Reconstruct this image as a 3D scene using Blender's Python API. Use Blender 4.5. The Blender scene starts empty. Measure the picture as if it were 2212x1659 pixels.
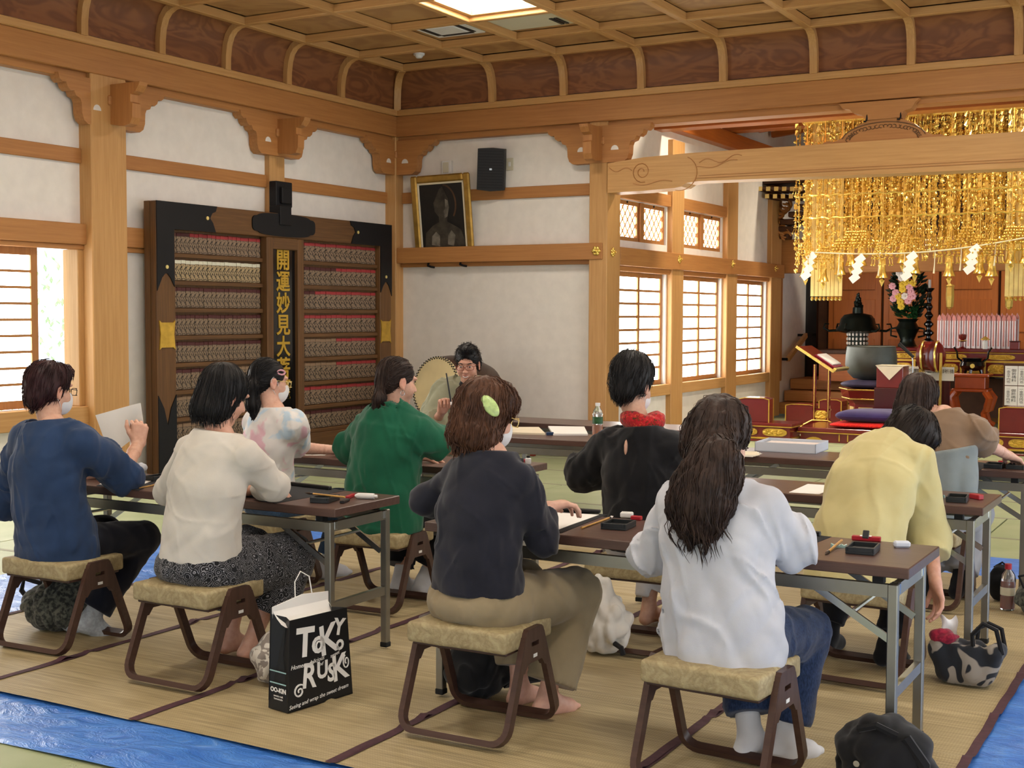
import bpy, bmesh, math, random
import numpy as np
from mathutils import Vector, Matrix
random.seed(7); RNG = np.random.default_rng(11)
scene = bpy.context.scene
COL = scene.collection
PI = math.pi

# ---------------------------------------------------------------- camera
CAM_H, FPX = 1.5, 2814.0
def cam_basis(yaw, pitch, roll):
    cy, sy, cp, sp = math.cos(yaw), math.sin(yaw), math.cos(pitch), math.sin(pitch)
    f = np.array([-sy*cp, cy*cp, -sp]); r = np.array([cy, sy, 0.0]); u = np.cross(r, f)
    return f, r*math.cos(roll)+u*math.sin(roll), -r*math.sin(roll)+u*math.cos(roll)
CF, CR, CU = cam_basis(math.radians(29.5), math.radians(3.08), math.radians(0.197))
cam_data = bpy.data.cameras.new('camera'); cam = bpy.data.objects.new('camera', cam_data); COL.objects.link(cam)
cam_data.sensor_fit = 'HORIZONTAL'; cam_data.sensor_width = 36.0; cam_data.lens = FPX/2212*36.0
cam_data.clip_start = 0.05; cam_data.clip_end = 200
M = Matrix.Identity(4)
for i in range(3):
    M[i][0] = CR[i]; M[i][1] = CU[i]; M[i][2] = -CF[i]
M[2][3] = CAM_H
cam.matrix_world = M
scene.camera = cam
# a photo pixel gives a direction; the distance comes from the floor, a wall or the row a thing stands in
def ray(x, y): return CF + CR*(x-1106.0)/FPX - CU*(y-829.5)/FPX
CO = np.array([0, 0, CAM_H])
def onz(x, y, z=0.0): d = ray(x, y); return CO + d*(z-CAM_H)/d[2]
def onx(x, y, X): d = ray(x, y); return CO + d*X/d[0]
def ony(x, y, Y): d = ray(x, y); return CO + d*Y/d[1]

# ---------------------------------------------------------------- world, light, exposure
world = bpy.data.worlds.new('sky'); scene.world = world; world.use_nodes = True
wn = world.node_tree.nodes; wbg = wn['Background']
wbg.inputs[0].default_value = (0.80, 0.90, 1.0, 1); wbg.inputs[1].default_value = 3.0
SHOJI_ALTAR, SHOJI_SIDE, SHOJI_REAR, LAMP_CEIL = 13.0, 5.0, 2.2, 38.0     # daylight on the paper windows, ceiling lamps
scene.view_settings.view_transform = 'Standard'; scene.view_settings.look = 'None'
scene.view_settings.gamma = 1.0; scene.view_settings.use_curve_mapping = False
scene.view_settings.exposure = -0.08

# ---------------------------------------------------------------- materials
def lin(c):
    if isinstance(c, str):
        c = [int(c[i:i+2], 16)/255 for i in (0, 2, 4)]
    return tuple((v/12.92 if v <= .04045 else ((v+.055)/1.055)**2.4) for v in c[:3]) + (1.0,)
MATS = {}
def _new(name):
    m = bpy.data.materials.new(name); m.use_nodes = True
    nt = m.node_tree; b = nt.nodes['Principled BSDF']
    MATS[name] = m
    return m, nt, b
def coords(nt, kind='Object', scale=(1, 1, 1), rot=(0, 0, 0)):
    tc = nt.nodes.new('ShaderNodeTexCoord'); mp = nt.nodes.new('ShaderNodeMapping')
    nt.links.new(tc.outputs[kind], mp.inputs[0]); mp.inputs['Scale'].default_value = scale; mp.inputs['Rotation'].default_value = rot
    return mp.outputs[0]
def noise(nt, vec, scale, detail=3, rough=.5, dist=0):
    n = nt.nodes.new('ShaderNodeTexNoise'); n.inputs['Scale'].default_value = scale
    n.inputs['Detail'].default_value = detail; n.inputs['Roughness'].default_value = rough; n.inputs['Distortion'].default_value = dist
    if vec is not None: nt.links.new(vec, n.inputs['Vector'])
    return n.outputs[0]
def ramp(nt, fac, stops):
    r = nt.nodes.new('ShaderNodeValToRGB'); el = r.color_ramp.elements
    while len(el) > len(stops): el.remove(el[-1])
    while len(el) < len(stops): el.new(0.5)
    for e, (p, c) in zip(el, stops): e.position = p; e.color = lin(c)
    nt.links.new(fac, r.inputs[0]); return r.outputs[0]
def bump(nt, b, h, strength=.3, dist=.01):
    n = nt.nodes.new('ShaderNodeBump'); n.inputs['Strength'].default_value = strength; n.inputs['Distance'].default_value = dist
    nt.links.new(h, n.inputs['Height']); nt.links.new(n.outputs[0], b.inputs['Normal'])
def plain(name, col, rough=.6, metal=0, spec=.4, var=.06, nscale=8, bmp=0, bscale=60, emit=0, emitc=None, trans=0, alpha=1, sss=0, coat=0, sheen=0):
    m, nt, b = _new(name)
    c = lin(col)
    if var:
        v = coords(nt); f = noise(nt, v, nscale, 3)
        lo = [max(0, x*(1-var*2)) for x in c[:3]]; hi = [min(1, x*(1+var*2)) for x in c[:3]]
        r = nt.nodes.new('ShaderNodeValToRGB'); r.color_ramp.elements[0].position = .3; r.color_ramp.elements[1].position = .7
        r.color_ramp.elements[0].color = (*lo, 1); r.color_ramp.elements[1].color = (*hi, 1)
        nt.links.new(f, r.inputs[0]); nt.links.new(r.outputs[0], b.inputs['Base Color'])
        if bmp: bump(nt, b, noise(nt, v, bscale, 2), bmp)
    else: b.inputs['Base Color'].default_value = c
    b.inputs['Roughness'].default_value = rough; b.inputs['Metallic'].default_value = metal
    b.inputs['Specular IOR Level'].default_value = spec
    if emit: b.inputs['Emission Color'].default_value = lin(emitc or col); b.inputs['Emission Strength'].default_value = emit
    if trans: b.inputs['Transmission Weight'].default_value = trans
    if alpha < 1: b.inputs['Alpha'].default_value = alpha
    if sss: b.inputs['Subsurface Weight'].default_value = sss; b.inputs['Subsurface Radius'].default_value = (.02, .008, .005); b.inputs['Subsurface Scale'].default_value = .4
    if coat: b.inputs['Coat Weight'].default_value = coat; b.inputs['Coat Roughness'].default_value = .1
    if sheen: b.inputs['Sheen Weight'].default_value = sheen
    return m
def wood(name, dark, light, axis='x', rough=.5, grain=1.0, spec=.35, bmp=.05):
    # straight grain that runs along one axis of the piece, with slow tone changes
    m, nt, b = _new(name)
    sc = {'x': (.6, 14, 14), 'y': (14, .6, 14), 'z': (14, 14, .6)}[axis]
    v = coords(nt, 'Object', sc); f = noise(nt, v, 3.2*grain, 4, .6, .4)
    v2 = coords(nt, 'Object', tuple(.25 if s > 1 else .12 for s in sc)); f2 = noise(nt, v2, 3, 2)
    mx = nt.nodes.new('ShaderNodeMath'); mx.operation = 'MULTIPLY_ADD'; mx.inputs[1].default_value = .62
    nt.links.new(f, mx.inputs[0])
    m2 = nt.nodes.new('ShaderNodeMath'); m2.operation = 'MULTIPLY'; m2.inputs[1].default_value = .38
    nt.links.new(f2, m2.inputs[0]); nt.links.new(m2.outputs[0], mx.inputs[2])
    c = ramp(nt, mx.outputs[0], [(.3, dark), (.7, light)])
    nt.links.new(c, b.inputs['Base Color']); b.inputs['Roughness'].default_value = rough; b.inputs['Specular IOR Level'].default_value = spec
    if bmp: bump(nt, b, f, bmp)
    return m
def emis(name, col, strength):
    m = bpy.data.materials.new(name); m.use_nodes = True; nt = m.node_tree; nt.nodes.clear()
    e = nt.nodes.new('ShaderNodeEmission'); e.inputs[0].default_value = lin(col); e.inputs[1].default_value = strength
    o = nt.nodes.new('ShaderNodeOutputMaterial'); nt.links.new(e.outputs[0], o.inputs[0]); MATS[name] = m; return m

for ax in 'xyz':
    wood('hinoki_'+ax, 'b4854e', 'cfa26a', ax, .45)
    wood('cedar_'+ax, 'a06a3c', 'ba844c', ax, .5)
    wood('oldwood_'+ax, '4e3520', '76532f', ax, .55)
    wood('keyaki_'+ax, '9c5626', 'ba6c30', ax, .4)
    wood('walnut_'+ax, '46322c', '604840', ax, .32, 1.2)
    wood('bentwood_'+ax, '38251f', '50392f', ax, .35)
    wood('lacquerbrown_'+ax, '5a1c12', '6c2418', ax, .2)
def panelwood(name, a, b_, sc=1.4, dist=2.0):
    m, nt, b = _new(name); v = coords(nt, 'Object', (1, 1, 2.2))
    f = noise(nt, v, sc, 2, .5, dist)
    w = nt.nodes.new('ShaderNodeMath'); w.operation = 'MULTIPLY'; w.inputs[1].default_value = 26; nt.links.new(f, w.inputs[0])
    s = nt.nodes.new('ShaderNodeMath'); s.operation = 'SINE'; nt.links.new(w.outputs[0], s.inputs[0])
    a2 = nt.nodes.new('ShaderNodeMath'); a2.operation = 'MULTIPLY_ADD'; a2.inputs[1].default_value = .35; a2.inputs[2].default_value = .5
    nt.links.new(s.outputs[0], a2.inputs[0])
    nt.links.new(ramp(nt, a2.outputs[0], [(.1, a), (.9, b_)]), b.inputs['Base Color']); b.inputs['Roughness'].default_value = .55
    return m
panelwood('covepanel', '744528', '8e5a34')
panelwood('ceilpanel', '9e7448', 'b28a58', 1.2)
plain('plaster', 'e4dfd8', .9, var=.02, bmp=.08, bscale=220, spec=.2)
def tatami_mat():
    m, nt, b = _new('tatami'); v = coords(nt, 'Object', (1, 1, 1))
    w = nt.nodes.new('ShaderNodeTexWave'); w.inputs['Scale'].default_value = 60; w.bands_direction = 'Y'; w.inputs['Distortion'].default_value = .5
    nt.links.new(v, w.inputs[0]); f = noise(nt, v, 3, 3)
    c = ramp(nt, f, [(.3, '8d9870'), (.7, '9ea681')]); nt.links.new(c, b.inputs['Base Color'])
    b.inputs['Roughness'].default_value = .55; bump(nt, b, w.outputs[0], .15, .003)
tatami_mat()
def goza_mat():
    m, nt, b = _new('goza'); v = coords(nt, 'Object')
    w = nt.nodes.new('ShaderNodeTexWave'); w.inputs['Scale'].default_value = 22; w.bands_direction = 'Y'; nt.links.new(v, w.inputs[0]); w.inputs['Distortion'].default_value = 1
    w2 = nt.nodes.new('ShaderNodeTexWave'); w2.inputs['Scale'].default_value = 30; w2.bands_direction = 'X'; nt.links.new(v, w2.inputs[0])
    v3 = coords(nt, 'Object', (1.2, 30, 1)); f = noise(nt, v3, 2.2, 4, .6)
    mul = nt.nodes.new('ShaderNodeMath'); mul.operation = 'MULTIPLY'; nt.links.new(w.outputs[0], mul.inputs[0]); nt.links.new(w2.outputs[0], mul.inputs[1])
    ad = nt.nodes.new('ShaderNodeMath'); ad.operation = 'MULTIPLY_ADD'; ad.inputs[1].default_value = .22; nt.links.new(mul.outputs[0], ad.inputs[0]); nt.links.new(f, ad.inputs[2])
    c = ramp(nt, ad.outputs[0], [(.3, '857757'), (.55, 'a3926c'), (.85, 'bcab84')]); nt.links.new(c, b.inputs['Base Color'])
    b.inputs['Roughness'].default_value = .6; bump(nt, b, ad.outputs[0], .25, .004)
goza_mat()
plain('goza_edge', '4a2c34', .8, var=.1, nscale=40)
def tarp_mat():
    m, nt, b = _new('tarp'); v = coords(nt, 'Object', (1, 2.2, 1)); f = noise(nt, v, 5, 5, .65, 1.5)
    nt.links.new(ramp(nt, f, [(.35, '3470ca'), (.6, '4c88dc'), (.8, '86aeea')]), b.inputs['Base Color']); b.inputs['Roughness'].default_value = .35
    bump(nt, b, f, .8, .03)
tarp_mat()
def brocade():
    m, nt, b = _new('brocade'); v = coords(nt, 'Object'); f = noise(nt, v, 26, 4, .6, 1.5); f2 = noise(nt, v, 160, 2)
    nt.links.new(ramp(nt, f, [(.36, '8c7c58'), (.5, '9b8b66'), (.64, 'a99b74')]), b.inputs['Base Color']); b.inputs['Roughness'].default_value = .6
    bump(nt, b, f2, .3, .004)
brocade()
plain('steel', '96938a', .38, 1.0, var=.04)
plain('steel_bright', 'b8bcbc', .25, 1.0, var=0)
plain('rubber', '151515', .8, var=0)
plain('black_iron', '17171a', .55, .3, var=.03)
plain('gold', 'f4d070', .27, .80, var=.08, nscale=20)
plain('gold_leaf', 'd2ab48', .42, .7, var=.08, nscale=14)
plain('gold_pale', 'efd88e', .35, .55, var=.05)
plain('goldtext', 'c8a23c', .5, .5, var=.05)
plain('red_lacquer', '6a1a18', .22, var=.04, spec=.5, coat=.3)
plain('red_lacquer_dark', '3e1012', .25, var=.04, spec=.5)
plain('orange_lacquer', 'a8491c', .22, var=.1, nscale=5, coat=.3)
plain('black_lacquer', '0d0d0e', .16, var=0, spec=.6)
plain('bronze_dark', '222a26', .35, .7, var=.1)
plain('bowl_bronze', '5a5e5a', .55, .75, var=.1, nscale=5)
plain('purple_cloth', '2a1b52', .8, var=.1, sheen=.1)
plain('violet_cloth', '3b3550', .7, var=.1)
plain('red_fur', 'c81c10', .95, var=.15, nscale=60, bmp=.8, bscale=120)
plain('paper', 'e6e4e0', .8, var=.01)
plain('paper_warm', 'd8cdb4', .8, var=.02)
plain('white_box', 'c9d0dc', .6, var=.01)
plain('felt', '18181b', .95, var=.05)
plain('ink_black', '141416', .4, var=0)
plain('inkstone', '202426', .45, var=.1)
plain('bamboo', 'b98d4a', .45, var=.1, nscale=30)
plain('brush_hair', '3a2a1c', .8, var=0)
plain('ceramic', '9fc4c4', .25, var=.05)
plain('red_plastic', 'a31e2c', .35, var=0)
plain('white_plastic', 'dcdcda', .45, var=0)
plain('beige_plastic', 'c9c3ac', .5, var=0)
plain('grey_plastic', '8b8b8a', .5, var=0)
plain('dark_plastic', '141416', .55, var=0)
plain('clear_plastic', 'eef2f2', .08, var=0, trans=.9, spec=.5)
plain('tea', 'c8661a', .1, var=0, trans=.3)
plain('red_drink', '9c2c20', .1, var=0, trans=.3)
plain('drumskin', 'd9c79a', .6, var=.06, nscale=3)
plain('drumwood', '3a2418', .35, var=.1)
plain('rope', 'd8cfb0', .9, var=.05)
plain('leafgreen', '24502a', .5, var=.25, nscale=30)
plain('darkgreen', '142a18', .5, var=.25, nscale=30)
plain('pink_petal', 'd8a0ac', .6, var=.1)
plain('yellow_petal', 'd8b83a', .6, var=.1)
plain('white_petal', 'e2dcd6', .6, var=.05)
plain('pinkprint', 'd08a84', .7, var=.05)
plain('tabletwhite', 'e2dade', .7, var=.03)
plain('darkvoid', '241410', .9, var=.05)
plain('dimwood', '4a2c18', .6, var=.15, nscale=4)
emis('shoji_altar', 'fffaf2', SHOJI_ALTAR); emis('shoji_side', 'f0f6ff', SHOJI_SIDE); emis('shoji_rear', 'f0f6ff', SHOJI_REAR)
emis('lamp', 'fff6e8', LAMP_CEIL); emis('lantern_glow', 'ffe7a8', 1.6)

# ---------------------------------------------------------------- objects and meshes
def setp(o, label=None, cat=None, group=None, kind=None):
    if label: o['label'] = label
    if cat: o['category'] = cat
    if group: o['group'] = group
    if kind: o['kind'] = kind
    return o
def thing(name, label, cat, loc=(0, 0, 0), rotz=0.0, group=None):
    o = bpy.data.objects.new(name, None); COL.objects.link(o)
    o.empty_display_size = .1; o.location = Vector([float(c) for c in loc]); o.rotation_euler = (0, 0, rotz)
    return setp(o, label, cat, group)
class MB:
    """collects geometry of one part and links it as one mesh object"""
    def __init__(s): s.v = []; s.f = []; s.mi = []; s.cur = 0
    def mat(s, i): s.cur = i; return s
    def add(s, vs, fs):
        o = len(s.v); s.v += [tuple(map(float, p)) for p in vs]
        for f in fs: s.f.append(tuple(i+o for i in f)); s.mi.append(s.cur)
        return s
    def box(s, x0, x1, y0, y1, z0, z1, c=0.0, T=None):
        if c <= 0:
            vs = [(x, y, z) for x in (x0, x1) for y in (y0, y1) for z in (z0, z1)]
            fs = [(0, 1, 3, 2), (4, 6, 7, 5), (0, 4, 5, 1), (2, 3, 7, 6), (0, 2, 6, 4), (1, 5, 7, 3)]
        else:
            c = min(c, .49*abs(x1-x0), .49*abs(y1-y0), .49*abs(z1-z0))
            vs = []; idx = {}
            for i, (xo, xi) in enumerate(((x0, x0+c), (x1, x1-c))):
                for j, (yo, yi) in enumerate(((y0, y0+c), (y1, y1-c))):
                    for k, (zo, zi) in enumerate(((z0, z0+c), (z1, z1-c))):
                        idx[i, j, k, 0] = len(vs); vs.append((xo, yi, zi))
                        idx[i, j, k, 1] = len(vs); vs.append((xi, yo, zi))
                        idx[i, j, k, 2] = len(vs); vs.append((xi, yi, zo))
            fs = []
            for i in (0, 1): fs.append(tuple(idx[i, j, k, 0] for j, k in (((0, 0), (0, 1), (1, 1), (1, 0)) if i == 0 else ((0, 0), (1, 0), (1, 1), (0, 1)))))
            for j in (0, 1): fs.append(tuple(idx[i, j, k, 1] for i, k in (((0, 0), (1, 0), (1, 1), (0, 1)) if j == 0 else ((0, 0), (0, 1), (1, 1), (1, 0)))))
            for k in (0, 1): fs.append(tuple(idx[i, j, k, 2] for i, j in (((0, 0), (0, 1), (1, 1), (1, 0)) if k == 0 else ((0, 0), (1, 0), (1, 1), (0, 1)))))
            for i in (0, 1):
                for j in (0, 1): fs.append((idx[i, j, 0, 0], idx[i, j, 1, 0], idx[i, j, 1, 1], idx[i, j, 0, 1]))
                for k in (0, 1): fs.append((idx[i, 0, k, 0], idx[i, 1, k, 0], idx[i, 1, k, 2], idx[i, 0, k, 2]))
            for j in (0, 1):
                for k in (0, 1): fs.append((idx[0, j, k, 1], idx[1, j, k, 1], idx[1, j, k, 2], idx[0, j, k, 2]))
            for i in (0, 1):
                for j in (0, 1):
                    for k in (0, 1): fs.append((idx[i, j, k, 0], idx[i, j, k, 1], idx[i, j, k, 2]))
        if T is not None: vs = [tuple(T @ Vector(p)) for p in vs]
        return s.add(vs, fs)
    def cb(s, c, size, ch=0.0, T=None):
        return s.box(c[0]-size[0]/2, c[0]+size[0]/2, c[1]-size[1]/2, c[1]+size[1]/2, c[2]-size[2]/2, c[2]+size[2]/2, ch, T)
    def prism(s, poly, axis, a, b):
        """2-D outline pushed out along an axis: x -> (y,z), y -> (x,z), z -> (x,y)"""
        P = {'x': lambda p, t: (t, p[0], p[1]), 'y': lambda p, t: (p[0], t, p[1]), 'z': lambda p, t: (p[0], p[1], t)}[axis]
        n = len(poly); vs = [P(p, a) for p in poly]+[P(p, b) for p in poly]
        fs = [tuple(range(n)), tuple(range(2*n-1, n-1, -1))]+[(i, (i+1) % n, (i+1) % n+n, i+n) for i in range(n)]
        return s.add(vs, fs)
    def lathe(s, prof, n=20, c=(0, 0, 0), T=None, cap=True):
        vs = []; m = len(prof)
        for r, z in prof:
            for k in range(n):
                a = 2*PI*k/n; vs.append((c[0]+r*math.cos(a), c[1]+r*math.sin(a), c[2]+z))
        if T is not None: vs = [tuple(T @ Vector(p)) for p in vs]
        fs = [(i*n+k, i*n+(k+1) % n, (i+1)*n+(k+1) % n, (i+1)*n+k) for i in range(m-1) for k in range(n)]
        if cap: fs += [tuple(range(n-1, -1, -1)), tuple(range((m-1)*n, m*n))]
        return s.add(vs, fs)
    def tube(s, pts, r, n=6, cap=True, closed=False):
        pts = [Vector(p) for p in pts]; m = len(pts); rs = r if hasattr(r, '__len__') else [r]*m
        vs = []; up = None
        for i, p in enumerate(pts):
            if closed: t = pts[(i+1) % m]-pts[i-1]
            else: t = pts[min(i+1, m-1)]-pts[max(i-1, 0)]
            t.normalize()
            if up is None: up = t.orthogonal().normalized()
            else:
                up = up-t*up.dot(t)
                up = up.normalized() if up.length > 1e-6 else t.orthogonal().normalized()
            w = t.cross(up)
            for k in range(n):
                a = 2*PI*k/n; vs.append(p+(up*math.cos(a)+w*math.sin(a))*rs[i])
        fs = [(i*n+k, i*n+(k+1) % n, ((i+1) % m)*n+(k+1) % n, ((i+1) % m)*n+k) for i in range(m if closed else m-1) for k in range(n)]
        if cap and not closed: fs += [tuple(range(n-1, -1, -1)), tuple(range((m-1)*n, m*n))]
        return s.add(vs, fs)
    def sweep(s, pts, side, w, h, closed=False):
        """flat bar along pts; w along the fixed side direction, h across it"""
        pts = [Vector(p) for p in pts]; side = Vector(side).normalized(); m = len(pts); vs = []
        for i, p in enumerate(pts):
            t = (pts[(i+1) % m]-pts[i-1]) if closed else (pts[min(i+1, m-1)]-pts[max(i-1, 0)])
            t.normalize(); nrm = t.cross(side).normalized()
            for a, b in ((-1, -1), (1, -1), (1, 1), (-1, 1)): vs.append(p+side*(a*w/2)+nrm*(b*h/2))
        fs = [(i*4+k, i*4+(k+1) % 4, ((i+1) % m)*4+(k+1) % 4, ((i+1) % m)*4+k) for i in range(m if closed else m-1) for k in range(4)]
        if not closed: fs += [(3, 2, 1, 0), tuple(range((m-1)*4, m*4))]
        return s.add(vs, fs)
    def grid(s, fn, nu, nv):
        vs = [fn(i/nu, j/nv) for i in range(nu+1) for j in range(nv+1)]
        return s.add(vs, [(i*(nv+1)+j, (i+1)*(nv+1)+j, (i+1)*(nv+1)+j+1, i*(nv+1)+j+1) for i in range(nu) for j in range(nv)])
    def ico(s, c, r, sub=1):
        t = (1+5**.5)/2
        v = [(-1, t, 0), (1, t, 0), (-1, -t, 0), (1, -t, 0), (0, -1, t), (0, 1, t), (0, -1, -t), (0, 1, -t), (t, 0, -1), (t, 0, 1), (-t, 0, -1), (-t, 0, 1)]
        f = [(0, 11, 5), (0, 5, 1), (0, 1, 7), (0, 7, 10), (0, 10, 11), (1, 5, 9), (5, 11, 4), (11, 10, 2), (10, 7, 6), (7, 1, 8), (3, 9, 4), (3, 4, 2), (3, 2, 6), (3, 6, 8), (3, 8, 9), (4, 9, 5), (2, 4, 11), (6, 2, 10), (8, 6, 7), (9, 8, 1)]
        v = [Vector(p).normalized() for p in v]
        for _ in range(sub-1):
            nf = []; cache = {}
            def mid(a, b):
                k = (min(a, b), max(a, b))
                if k not in cache: cache[k] = len(v); v.append((v[a]+v[b]).normalized())
                return cache[k]
            for a, b, cc in f:
                x, y, z = mid(a, b), mid(b, cc), mid(cc, a); nf += [(a, x, z), (b, y, x), (cc, z, y), (x, y, z)]
            f = nf
        rr = r if hasattr(r, '__len__') else (r, r, r)
        return s.add([(c[0]+p[0]*rr[0], c[1]+p[1]*rr[1], c[2]+p[2]*rr[2]) for p in v], f)
    def mesh(s, name, mats, smooth=False):
        me = bpy.data.meshes.new(name); me.from_pydata(s.v, [], s.f)
        for m in (mats if isinstance(mats, (list, tuple)) else [mats]): me.materials.append(MATS[m])
        if isinstance(mats, (list, tuple)) and len(mats) > 1: me.polygons.foreach_set('material_index', s.mi)
        bm = bmesh.new(); bm.from_mesh(me); bmesh.ops.recalc_face_normals(bm, faces=bm.faces); bm.to_mesh(me); bm.free()
        if smooth:
            me.polygons.foreach_set('use_smooth', [True]*len(me.polygons))
            if smooth != 'all': me.set_sharp_from_angle(angle=math.radians(smooth if smooth is not True else 40))
        return me
    def build(s, name, mats, parent=None, smooth=False, **kw):
        return link(name, s.mesh(name, mats, smooth), parent, **kw)
def link(name, me, parent=None, loc=None, rot=None, **kw):
    o = bpy.data.objects.new(name, me); COL.objects.link(o)
    if parent is not None: o.parent = parent
    if loc is not None: o.location = Vector([float(c) for c in loc])
    if rot is not None: o.rotation_euler = rot
    return setp(o, **kw)
def struct(name, mb, m, parent=None, smooth=False):
    return mb.build(name, m, parent, smooth, kind=None if parent else 'structure')
KIDS = {}
def copy_tree(o, parent=None):
    c = o.copy(); COL.objects.link(c)
    if parent is not None: c.parent = parent
    for ch in [x for x in bpy.data.objects if x.parent == o]: copy_tree(ch, c)
    return c
def arc(cx, cy, r, a0, a1, n): return [(cx+r*math.cos(math.radians(a0+(a1-a0)*i/n)), cy+r*math.sin(math.radians(a0+(a1-a0)*i/n))) for i in range(n+1)]
def text_mesh(txt, size, m, name='lettering', ext=.001, align='CENTER', shear=0, offset=0.0):
    cu = bpy.data.curves.new(name, 'FONT'); cu.body = txt; cu.size = size; cu.extrude = ext; cu.align_x = align; cu.align_y = 'CENTER'; cu.shear = shear; cu.offset = offset
    cu.resolution_u = 3
    o = bpy.data.objects.new(name, cu); COL.objects.link(o)
    dg = bpy.context.evaluated_depsgraph_get(); me = bpy.data.meshes.new_from_object(o.evaluated_get(dg))
    bpy.data.objects.remove(o); bpy.data.curves.remove(cu)
    me.materials.clear(); me.materials.append(MATS[m]); return me
# ================================================================ the hall
XL, YW, XA = -8.925, 12.88, -6.15          # left wall, back wall, window wall of the altar bay
XR, YR = 3.3, -2.8                          # right and rear wall, out of frame
ZC = 4.30
b = MB(); b.box(-9.2, 3.6, -3.1, 21.2, -.12, -.03); floor = struct('floor', b, 'tatami')
tat = MB().box(-.92, .92, -.458, .458, -.03, 0, .003).mesh('tatami_mat', 'tatami')
tedge = MB(); tedge.box(-.925, .925, .44, .461, -.03, .0012); tedge.box(-.925, .925, -.461, -.44, -.03, .0012)
tedge = tedge.mesh('mat_border', 'goza_edge')
plain('tatami_border', '8a8a74', .7, var=.05); tedge.materials.clear(); tedge.materials.append(MATS['tatami_border'])
j = 0
y = 2.3
while y < 19.3:
    off = .92 if j % 2 else 0
    x = XL+.93-off
    while x < 1.9:
        xc = x
        if xc > XL+.5 and not (y > 12.6 and xc < -5.6):
            m_ = link('tatami_mat', tat, floor, (xc, y, 0)); link('mat_border', tedge, m_)
        x += 1.85
    y += .922; j += 1

# --- walls
def wall_with_hole(name, axis, pos, th, a0, a1, z0, z1, holes, m='plaster'):
    """wall across axis ('x' = plane x=pos); holes are (a0,a1,z0,z1)"""
    b = MB()
    def bx(p, q, r, s):
        if q-p < 1e-4 or s-r < 1e-4: return
        if axis == 'x': b.box(min(pos, pos+th), max(pos, pos+th), p, q, r, s)
        else: b.box(p, q, min(pos, pos+th), max(pos, pos+th), r, s)
    cur = a0
    cols = {}
    for h in holes: cols.setdefault((h[0], h[1]), []).append((h[2], h[3]))
    for (h0, h1), zs in sorted(cols.items()):
        bx(cur, h0, z0, z1); zc_ = z0
        for (q0, q1) in sorted(zs): bx(h0, h1, zc_, q0); zc_ = q1
        bx(h0, h1, zc_, z1); cur = h1
    bx(cur, a1, z0, z1)
    return struct(name, b, m)
wall_left = wall_with_hole('wall_left', 'x', XL, -.16, YR, 13.1, 0, 4.6, [(4.6, 8.12, .67, 2.07)])
wall_back = wall_with_hole('wall_back', 'y', YW, .16, XL-.1, XA-.02, 0, 4.6, [])
wall_altar = wall_with_hole('wall_altar_left', 'x', XA, -.16, 12.9, 18.95, 0, 4.6,
    [(13.17, 14.62, .66, 1.98), (13.17, 14.62, 2.33, 2.78), (15.06, 16.52, .66, 1.98), (15.06, 16.52, 2.33, 2.78), (17.0, 18.36, .66, 1.98)])
wall_sanctum = wall_with_hole('wall_sanctum_left', 'x', -6.23, -.16, 18.9, 21.2, 0, 4.6, [])
side_open = [(YR+.8+i*2.6, YR+.8+i*2.6+2.2, .12, 2.05) for i in range(8)]
wall_right = wall_with_hole('wall_right', 'x', XR, .16, YR, 21.2, 0, 4.6, side_open)
rear_open = [(XL+.9+i*2.4, XL+.9+i*2.4+2.0, .12, 2.05) for i in range(5)]
wall_rear = wall_with_hole('wall_rear', 'y', YR, -.16, XL-.1, XR+.1, 0, 4.6, rear_open)

# --- posts (each one its own piece of the frame)
def post(nm, x0, x1, y0, y1, z0, z1, m='hinoki_z'):
    return struct(nm, MB().box(x0, x1, y0, y1, z0, z1, .008), m)
xk = ony(198, 400, 8.10)[0]; yk2 = onx(276, 500, xk)[1]
post('trim_1', XL-.02, xk, 8.10, yk2, 0, 3.6)                        # big post left of the votive board
post('trim_2', XL-.02, XL+.07, 10.56, 10.80, 0, 3.6)                 # slim post behind the board
post('trim_3', XL-.02, -8.779, 12.725, YW+.02, 0, 3.6)               # corner post
post('trim_4', -6.267, -6.05, 12.758, 13.10, 0, 3.6)                 # post at the altar bay
for i, (a, c) in enumerate(((14.66, 15.03), (16.56, 16.96), (18.40, 18.86))): post('trim_%d' % (5+i), XA-.05, XA+.07, a, c, 0, 3.6)
# --- horizontal members
def beam(nm, x0, x1, y0, y1, z0, z1, ax, wd='hinoki', c=.006):
    return struct(nm, MB().box(x0, x1, y0, y1, z0, z1, c), wd+'_'+ax)
n = 8
for (y0, y1) in ((YR, 8.10), (yk2, 10.56), (10.80, 12.725)):
    beam('trim_%d' % n, XL, XL+.03, y0, y1, 2.795, 2.925, 'y', 'cedar'); n += 1
for (y0, y1) in ((YR, 8.16), (yk2, 12.725)):
    beam('trim_%d' % n, XL, XL+.075, y0, y1, 2.09, 2.27, 'y', 'cedar'); n += 1
    beam('trim_%d' % n, XL-.02, XL+.045, y0, y1, 2.045, 2.09, 'y', 'cedar'); n += 1
beam('trim_%d' % n, -8.779, -6.267, YW-.03, YW, 2.795, 2.925, 'x', 'cedar'); n += 1
beam('trim_%d' % n, -8.779, -6.10, YW-.14, YW, 2.09, 2.27, 'x', 'cedar'); n += 1
beam('trim_%d' % n, -8.779, -6.267, YW-.06, YW, 2.045, 2.09, 'x', 'cedar'); n += 1
beam('trim_%d' % n, XA, XA+.105, 13.1, 18.9, 2.04, 2.24, 'y', 'cedar'); n += 1
for (y0, y1) in ((13.1, 14.66), (15.03, 16.56)):
    beam('trim_%d' % n, XA, XA+.05, y0, y1, 2.79, 2.93, 'y', 'cedar'); n += 1
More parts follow.
